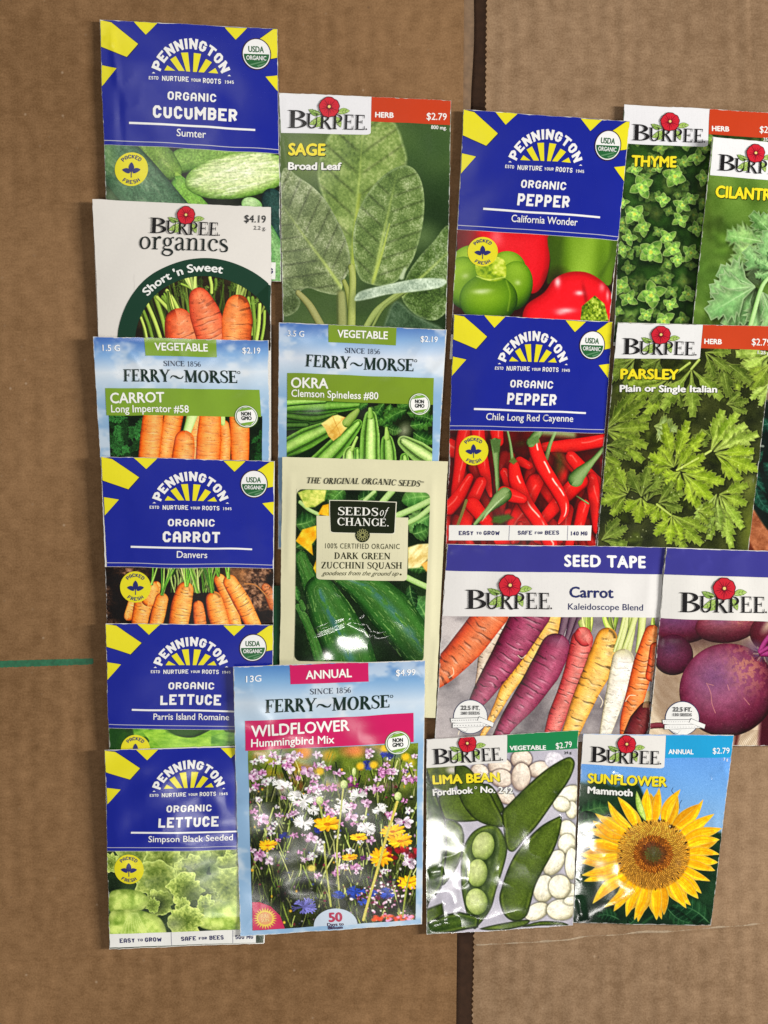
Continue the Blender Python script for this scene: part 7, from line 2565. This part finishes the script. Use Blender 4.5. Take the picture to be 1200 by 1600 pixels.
p.text('name_panel/name_lettering', 'goodness from the ground up', (334, 792), (806, 798), 27, (70, 72, 40), -.012, 5, 'sans', c, shear=.55)
p.shape('name_panel/name_lettering', circle(824, 792, 6, 12), (70, 72, 40), 5, c)
p.finish()

# --- wildflowers
c = Crop(350, 1020, 3.4286)
p = Packet('large sky blue seed packet titled wildflower, with a meadow of pink, white and yellow flowers', Quad((365, 1041), (664.5, 1032.3), (659.7, 1447.5), (374.8, 1465)), (5.6, 2.6, .8, 2.2), c, 1.3, .30, 85, 27, 'gloss',
           creases=((370, 1252, 450, 1238, .45, 5), (430, 1345, 540, 1335, .5, 16), (420, 1400, 520, 1392, .4, 14), (400, 1210, 470, 1200, .4, 16), (560, 1150, 650, 1138, .25, 10), (650, 1040, 665, 1060, .4, 5)))
R = Raster(edge_quad(p, c, 72, 42, 1465, 1525), c, .8)
sky_paint(R, 14, (54, 108, 180), (124, 168, 212), (198, 214, 230), 30, 440)
p.picture('sky_print', R, 1)
pic(p, c, Quad(c((131, 518)), c((1042, 486)), c((1028, 1441)), c((152, 1494))), paint_wildflower, lay=2, res=1.4)
ferry(p, c, (52, 72), (1078, 42), (1072, 478), (72, 521), 'ANNUAL', (202, 28, 96), 'WILDFLOWER', 'Hummingbird Mix', '13G', '$4.99', (148, 684), (146, 598))
P = [(150, 1340), (190, 1340), (250, 1362), (300, 1410), (326, 1482), (152, 1492)]
p.shape('sun_sticker', P, (200, 30, 84), 4, c)
for k in range(24):
    t = 2 * math.pi * k / 24
    p.polys('sun_sticker/sun_emblem', [[(220 + 46 * math.cos(t - .1), 1426 + 42 * math.sin(t - .1)), (220 + 46 * math.cos(t + .1), 1426 + 42 * math.sin(t + .1)), (220 + 64 * math.cos(t), 1426 + 60 * math.sin(t))]], (232, 200, 60), 5, c)
p.shape('sun_sticker/sun_emblem', circle(220, 1426, 46, 40, ry=42), (234, 204, 70), 6, c)
p.shape('sun_sticker/sun_emblem', circle(220, 1426, 38, 40, ry=34), (222, 150, 90), 7, c)
p.text('sun_sticker/sun_emblem', 'FULL', (196, 1423), (243, 1420), 18, (236, 204, 130), .04, 8, 'sans', c)
p.text('sun_sticker/sun_emblem', 'SUN', (198, 1446), (242, 1443), 18, (236, 204, 130), .04, 8, 'sans', c)
dome = [(482, 1474)] + [(598 + 116 * math.cos(math.radians(a)), 1468 + 96 * math.sin(math.radians(a))) for a in range(180, 361, 10)] + [(714, 1462)]
p.shape('bloom_label', dome, (196, 210, 226), 4, c)
p.text('bloom_label/bloom_lettering', '50', (560, 1446), (634, 1442), 48, (176, 40, 76), .06, 5, 'sans', c)
p.text('bloom_label/bloom_lettering', 'Days to', (552, 1470), (640, 1465), 16, (60, 30, 70), .05, 5, 'sans', c)
p.text('bloom_label/bloom_lettering', 'Bloom', (558, 1488), (634, 1483), 16, (60, 30, 70), .05, 5, 'sans', c)
p.finish()

# --- bell peppers
c = Crop(690, 150, 3.871)
p = Packet('blue and yellow seed packet titled pepper, with red and green bell peppers', Quad((725, 169.4), (984.5, 190), (945, 575), (703, 560)), (.4, 1.4, 1.3, .3), c, .8, .13, 80, 31, 'satin')
penn(p, c, (135, 75), (1140, 155), (1073, 872), (92, 802), 'PEPPER', 'California Wonder', (412, 836), name_x=(440, 776))
pic(p, c, edge_quad(p, c, 804, 874, 1480, 1440), paint_bell_peppers)
badge(p, 248, 942, 91, c)
p.finish()

# --- cayenne
c = Crop(680, 480, 4.1026)
p = Packet('blue and yellow seed packet titled pepper, with long red chile peppers', Quad((708.8, 491), (956.7, 503), (931.5, 868), (697, 857)), (1.9, 2.4, .3, .3), c, .8, .13, 80, 33, 'satin')
penn(p, c, (118, 45), (1135, 95), (1083, 805), (92, 785), 'PEPPER', 'Chile Long Red Cayenne', (306, 896), name_x=(440, 776))
pic(p, c, edge_quad(p, c, 787, 807, 1580, 1535), paint_cayenne)
badge(p, 245, 918, 94, c)
label_strip(p, c, [(92, 1396), (1004, 1400), (1002, 1497), (88, 1492)], (.42, .83),
            (('EASY', (154, 1459), (246, 1459), 27), ('TO', (265, 1455), (297, 1455), 17), ('GROW', (310, 1459), (413, 1459), 27), ('SAFE', (531, 1459), (622, 1459), 27), ('FOR', (640, 1455), (690, 1455), 17), ('BEES', (705, 1459), (795, 1459), 27), ('140 MG', (870, 1464), (980, 1464), 26)))
p.finish()

# --- thyme
c = Crop(950, 150, 4.324)
p = Packet('seed packet titled thyme with small bright green leaves, half hidden by the cilantro packet', Quad((976, 162.7), (1232, 177), (1212, 555), (959, 540)), (.3, .3, .2, .2), c, .7, .1, 80, 35, 'satin')
pic(p, c, Quad(p.q.at(np.array(.001), np.array(.01)), p.q.at(np.array(.999), np.array(.01)), p.q.at(np.array(.999), np.array(.985)), p.q.at(np.array(.001), np.array(.985))), paint_thyme)
p.shape('logo_panel', rrect(0, 0, 1, 1, .06, 'c'), (232, 232, 236), 2, warp(Quad((0, 0), (1, 0), (1, 1), (0, 1)), c.quad((113, 56), (684, 86), (672, 349), (92, 318))))
burpee(p, c, (165, 298), (637, 320))
p.polys('colour_band', [[(686, 87), (1218, 116), (1208, 290), (678, 262)]], (198, 62, 26), 2, c)
p.text('colour_band/category_lettering', 'HERB', (700, 239), (818, 241), 33, (245, 242, 238), .05, 4, 'sans', c)
p.text('colour_band/price_lettering', '$2.79', (1024, 246), (1150, 252), 44, (245, 242, 238), .015, 4, 'sans', c)
p.text('weight_lettering', '350 mg.', (1050, 303), (1150, 308), 22, (236, 236, 230), .03, 4, 'sans', c)
shadow_text(p, 'title_lettering', 'THYME', (158, 470), (460, 482), 70, (244, 226, 40), .055, c, 5)
p.finish()

# --- cilantro
p = Packet('seed packet titled cilantro with flat green leaves, lying over the thyme packet', Quad((1111, 216), (1370, 236), (1330, 606), (1073, 590)), (5.2, 1.4, 1.0, 3.0), c, .6, .16, 80, 37, 'gloss', creases=((1106, 300, 1112, 400, .3, 6), (1090, 420, 1100, 440, .2, 4)))
q = p.q
pic(p, c, Quad(q.at(np.array(.001), np.array(.01)), q.at(np.array(.999), np.array(.01)), q.at(np.array(.999), np.array(.985)), q.at(np.array(.001), np.array(.985))), paint_cilantro)
p.shape('logo_panel', rrect(0, 0, 1, 1, .06, 'c'), (234, 234, 236), 2, warp(Quad((0, 0), (1, 0), (1, 1), (0, 1)), c.quad((700, 287), (1270, 332), (1258, 590), (682, 543))))
burpee(p, c, (734, 512), (1206, 545))
p.polys('colour_band', [[(1272, 333), (1810, 376), (1800, 536), (1262, 494)]], (198, 62, 26), 2, c)
shadow_text(p, 'title_lettering', 'CILANTRO', (716, 688), (1166, 718), 74, (244, 226, 40), .055, c, 5)
p.finish()

# --- packet at the right edge, dark leaves in a brown pot
c = Crop(1040, 590, 4.2105)
p = Packet('seed packet at the right edge showing dark leaves and a brown clay pot', Quad((1158, 622), (1420, 636), (1400, 930), (1146, 918)), (.2, .2, .2, .2), c, .7, .1, 80, 39, 'satin', (60, 70, 60))
q = p.q
pic(p, c, Quad(q.at(np.array(.001), np.array(.01)), q.at(np.array(.999), np.array(.01)), q.at(np.array(.999), np.array(.985)), q.at(np.array(.001), np.array(.985))), paint_pot, res=1.2)
p.finish()

# --- parsley
c = Crop(920, 490, 4.2105)
p = Packet('seed packet titled parsley with a dense picture of light green leaves', Quad((964.5, 504), (1209, 511), (1169, 876), (933, 868)), (4.0, 4.8, 1.6, .5), c, .7, .18, 75, 41, 'gloss', creases=((1140, 735, 1152, 748, .4, 6), (1152, 748, 1178, 752, .4, 6), (960, 520, 966, 540, .3, 4)))
pic(p, c, edge_quad(p, c, 60, 90, 1600, 1580), paint_parsley)
p.shape('logo_panel', rrect(0, 0, 1, 1, .06, 'c'), (232, 232, 232), 2, warp(Quad((0, 0), (1, 0), (1, 1), (0, 1)), c.quad((189, 62), (744, 74), (724, 306), (158, 296))))
burpee(p, c, (222, 270), (688, 282))
p.polys('colour_band', [[(746, 75), (1213, 88), (1196, 244), (731, 232)]], (200, 66, 30), 2, c)
p.text('colour_band/category_lettering', 'HERB', (752, 202), (868, 205), 32, (245, 242, 238), .05, 4, 'sans', c)
p.text('colour_band/price_lettering', '$2.79', (1064, 211), (1188, 214), 43, (245, 242, 238), .015, 4, 'sans', c)
p.text('weight_lettering', '1.25 g.', (1102, 268), (1186, 271), 21, (236, 236, 230), .03, 4, 'sans', c)
shadow_text(p, 'title_lettering', 'PARSLEY', (207, 431), (590, 437), 62, (244, 226, 40), .055, c, 5)
shadow_text(p, 'variety_lettering', 'Plain or Single Italian', (203, 513), (836, 523), 42, (244, 244, 240), .045, c, 4)
p.finish()


def tape_seal(pk, c, cx, cy, r, n):
    k = r / 92.0
    m = lambda P: [(cx + x * k, cy + y * k) for x, y in P]
    pk.shape('length_seal', circle(cx, cy, r), (36, 44, 92), 3, c)
    pk.shape('length_seal', circle(cx, cy, r * .955), (236, 236, 234), 4, c)
    pk.text('length_seal/seal_lettering', '22.5 FT.', m([(-51, -38)])[0], m([(51, -36)])[0], 22 * k, (34, 34, 38), .04, 9, 'sans', c)
    pk.text('length_seal/seal_lettering', n, m([(-50, -13)])[0], m([(50, -12)])[0], 15 * k, (60, 60, 64), .03, 9, 'sans', c)
    for Q, lay in (([(-60, 48), (-20, 60), (-10, 62), (-25, 82), (-70, 58)], 5), ([(-108, 5), (46, 4), (120, 42), (116, 56), (-104, 28)], 5), ([(-96, 32), (118, 30), (120, 50), (-96, 58)], 6), ([(46, -2), (124, 34), (118, 58), (34, 20)], 7)):
        Q = m(Q)
        cen = np.mean(Q, axis=0)
        pk.shape('length_seal/tape_emblem', [tuple(cen + (np.array(t) - cen) * 1.0) for t in Q], (50, 52, 60), lay, c)
        pk.shape('length_seal/tape_emblem', [tuple(cen + (np.array(t) - cen) * np.array([.975, .88])) for t in Q], (238, 238, 236), lay + .5, c)
    for j in range(12):
        x, y = m([(-96 + j * 12, 17)])[0]
        pk.polys('length_seal/tape_emblem', [[(x, y - 1.5), (x + 5, y - 1.5), (x + 5, y + 1.5), (x, y + 1.5)]], (90, 90, 96), 6.2 if j < 11 else 8, c)
        x, y = m([(-86 + j * 15, 45)])[0]
        pk.polys('length_seal/tape_emblem', [[(x, y - 1.5), (x + 5, y - 1.5), (x + 5, y + 1.5), (x, y + 1.5)]], (90, 90, 96), 7.2 if j < 11 else 8, c)


# --- carrot seed tape
c = Crop(670, 840, 3.243)
p = Packet('white and violet blue seed packet with a row of orange, purple, yellow and white carrots', Quad((698.7, 850), (1040, 855), (1012.5, 1160), (679, 1160)), (1.5, 1.5, .4, .3), c, .9, .16, 75, 43, 'satin',
           creases=((735, 850, 765, 858, .5, 8), (700, 862, 720, 850, .4, 6), (685, 1075, 720, 1068, .3, 4), (1018, 880, 1008, 960, .3, 8)))
pic(p, c, edge_quad(p, c, 396, 403, 1037, 1037), paint_rainbow_carrots)
T = warp(Quad((0, 0), (1, 0), (1, 1), (0, 1)), edge_quad(p, c, 34, 50, 186, 166))
p.shape('colour_band', [(0, 0), (1, 0), (1, 1), (0, 1)], (56, 54, 142), 2, T)
T = warp(Quad((0, 0), (1, 0), (1, 1), (0, 1)), edge_quad(p, c, 167, 187, 405, 397))
p.shape('name_panel', [(0, 0), (1, 0), (1, 1), (0, 1)], (228, 226, 224), 2, T)
p.text('colour_band/band_lettering', 'SEED TAPE', (684, 146), (1098, 152), 56, (244, 244, 246), .06, 4, 'sans', c, space=1.15)
burpee(p, c, (187, 360), (609, 363))
p.text('name_panel/title_lettering', 'Carrot', (710, 303), (933, 306), 52, (36, 44, 100), .035, 4, 'sans', c)
p.text('name_panel/variety_lettering', 'Kaleidoscope Blend', (704, 364), (1082, 370), 31, (46, 50, 96), .006, 4, 'sans', c)
tape_seal(p, c, 211, 910, 88, '280 SEEDS')
p.finish()

# --- beet seed tape
c = Crop(1000, 840, 4.705)
p = Packet('white and violet blue seed packet with dark purple beets, at the right edge', Quad((1040.5, 855), (1385, 868), (1372, 1166), (1013, 1166)), (2.7, 1.6, .3, 1.5), c, .9, .16, 70, 45, 'satin',
           creases=((1042, 868, 1068, 858, .35, 4), (1085, 888, 1110, 872, .3, 5), (1130, 878, 1170, 858, .3, 5), (1032, 996, 1075, 998, .5, 6), (1030, 985, 1040, 1010, .3, 5)))
q = edge_quad(p, c, 592, 640, 1535, 1535)
f2 = lambda t, a, b: a + (b - a) * t
a_, b_, c_, d_ = q.p
pic(p, c, Quad(a_, b_, c_, d_), paint_beets)
T = warp(Quad((0, 0), (1, 0), (1, 1), (0, 1)), edge_quad(p, c, 74, 130, 320, 268))
p.shape('colour_band', [(0, 0), (1, 0), (1, 1), (0, 1)], (58, 56, 144), 2, T)
T = warp(Quad((0, 0), (1, 0), (1, 1), (0, 1)), edge_quad(p, c, 270, 322, 645, 593))
p.shape('name_panel', [(0, 0), (1, 0), (1, 1), (0, 1)], (228, 226, 222), 2, T)
burpee(p, c, (287, 545), (907, 558))
tape_seal(p, c, 312, 1330, 128, '130 SEEDS')
p.finish()

# --- lima bean
c = Crop(650, 1130, 4.444)
p = Packet('seed packet titled lima bean with green pods and white beans', Quad((666, 1155.3), (903.7, 1141), (896, 1447.5), (666.5, 1461.5)), (1.6, 1.6, .3, .3), c, .6, .14, 80, 53, 'film',
           creases=((690, 1395, 700, 1450, .5, 9), (670, 1365, 695, 1360, .2, 6), (868, 1240, 895, 1190, .5, 7), (875, 1275, 895, 1272, .4, 5), (880, 1340, 876, 1400, .35, 5), (670, 1450, 720, 1440, .5, 6)))
pic(p, c, edge_quad(p, c, 113, 50, 1411, 1473), paint_lima)
p.shape('logo_panel', rrect(0, 0, 1, 1, .06, 'c'), (230, 228, 224), 2, warp(Quad((0, 0), (1, 0), (1, 1), (0, 1)), c.quad((73, 115), (634, 74), (628, 270), (68, 312))))
burpee(p, c, (122, 287), (588, 258))
p.polys('colour_band', [[(635, 74), (1128, 43), (1126, 178), (632, 204)]], (28, 132, 76), 2, c)
p.text('colour_band/category_lettering', 'VEGETABLE', (648, 186), (900, 184), 29, (240, 244, 240), .05, 4, 'sans', c)
p.text('colour_band/price_lettering', '$2.79', (970, 178), (1084, 166), 40, (240, 244, 240), .012, 4, 'sans', c)
p.text('weight_lettering', '24 g', (1028, 216), (1080, 212), 18, (40, 44, 40), .02, 4, 'sans', c)
shadow_text(p, 'title_lettering', 'LIMA BEAN', (116, 426), (580, 400), 60, (244, 226, 40), .055, c, 5)
shadow_text(p, 'variety_lettering', 'Fordhook', (117, 506), (396, 484), 44, (244, 244, 240), .045, c, 4)
p.polys('variety_lettering', annulus(412, 446, 6, 9, n=16), (244, 244, 240), 5, c)
shadow_text(p, 'variety_lettering', 'No. 242', (444, 480), (670, 484), 42, (244, 244, 240), .045, c, 4)
p.finish()

# --- sunflower
c = Crop(880, 1130, 4.2857)
p = Packet('seed packet titled sunflower with one large yellow sunflower', Quad((910.8, 1147), (1145.7, 1148), (1112.5, 1448), (896.5, 1443.5)), (1.7, 2.6, .3, .3), c, .85, .22, 80, 49, 'film',
           creases=((1118, 1260, 1108, 1400, .5, 6), (905, 1400, 912, 1440, .5, 6), (1110, 1215, 1136, 1200, .4, 6), (955, 1200, 985, 1215, .3, 5), (906, 1380, 914, 1372, .12, 5), (1128, 1180, 1140, 1240, .3, 6)))
pic(p, c, edge_quad(p, c, 74, 78, 1362, 1343), paint_sunflower)
p.shape('logo_panel', rrect(0, 0, 1, 1, .06, 'c'), (230, 228, 224), 2, warp(Quad((0, 0), (1, 0), (1, 1), (0, 1)), c.quad((134, 75), (686, 82), (672, 302), (122, 276))))
burpee(p, c, (183, 262), (637, 276))
p.polys('colour_band', [[(687, 82), (1137, 79), (1121, 226), (679, 234)]], (34, 160, 216), 2, c)
p.text('colour_band/category_lettering', 'ANNUAL', (700, 206), (868, 207), 30, (240, 246, 250), .05, 4, 'sans', c)
p.text('colour_band/price_lettering', '$2.79', (997, 200), (1110, 198), 38, (240, 246, 250), .012, 4, 'sans', c)
p.text('weight_lettering', '7 g', (1068, 246), (1100, 246), 18, (236, 240, 244), .02, 4, 'sans', c)
shadow_text(p, 'title_lettering', 'SUNFLOWER', (165, 402), (690, 419), 62, (244, 226, 40), .055, c, 5)
shadow_text(p, 'variety_lettering', 'Mammoth', (165, 472), (463, 484), 44, (244, 244, 240), .05, c, 4)
p.finish()
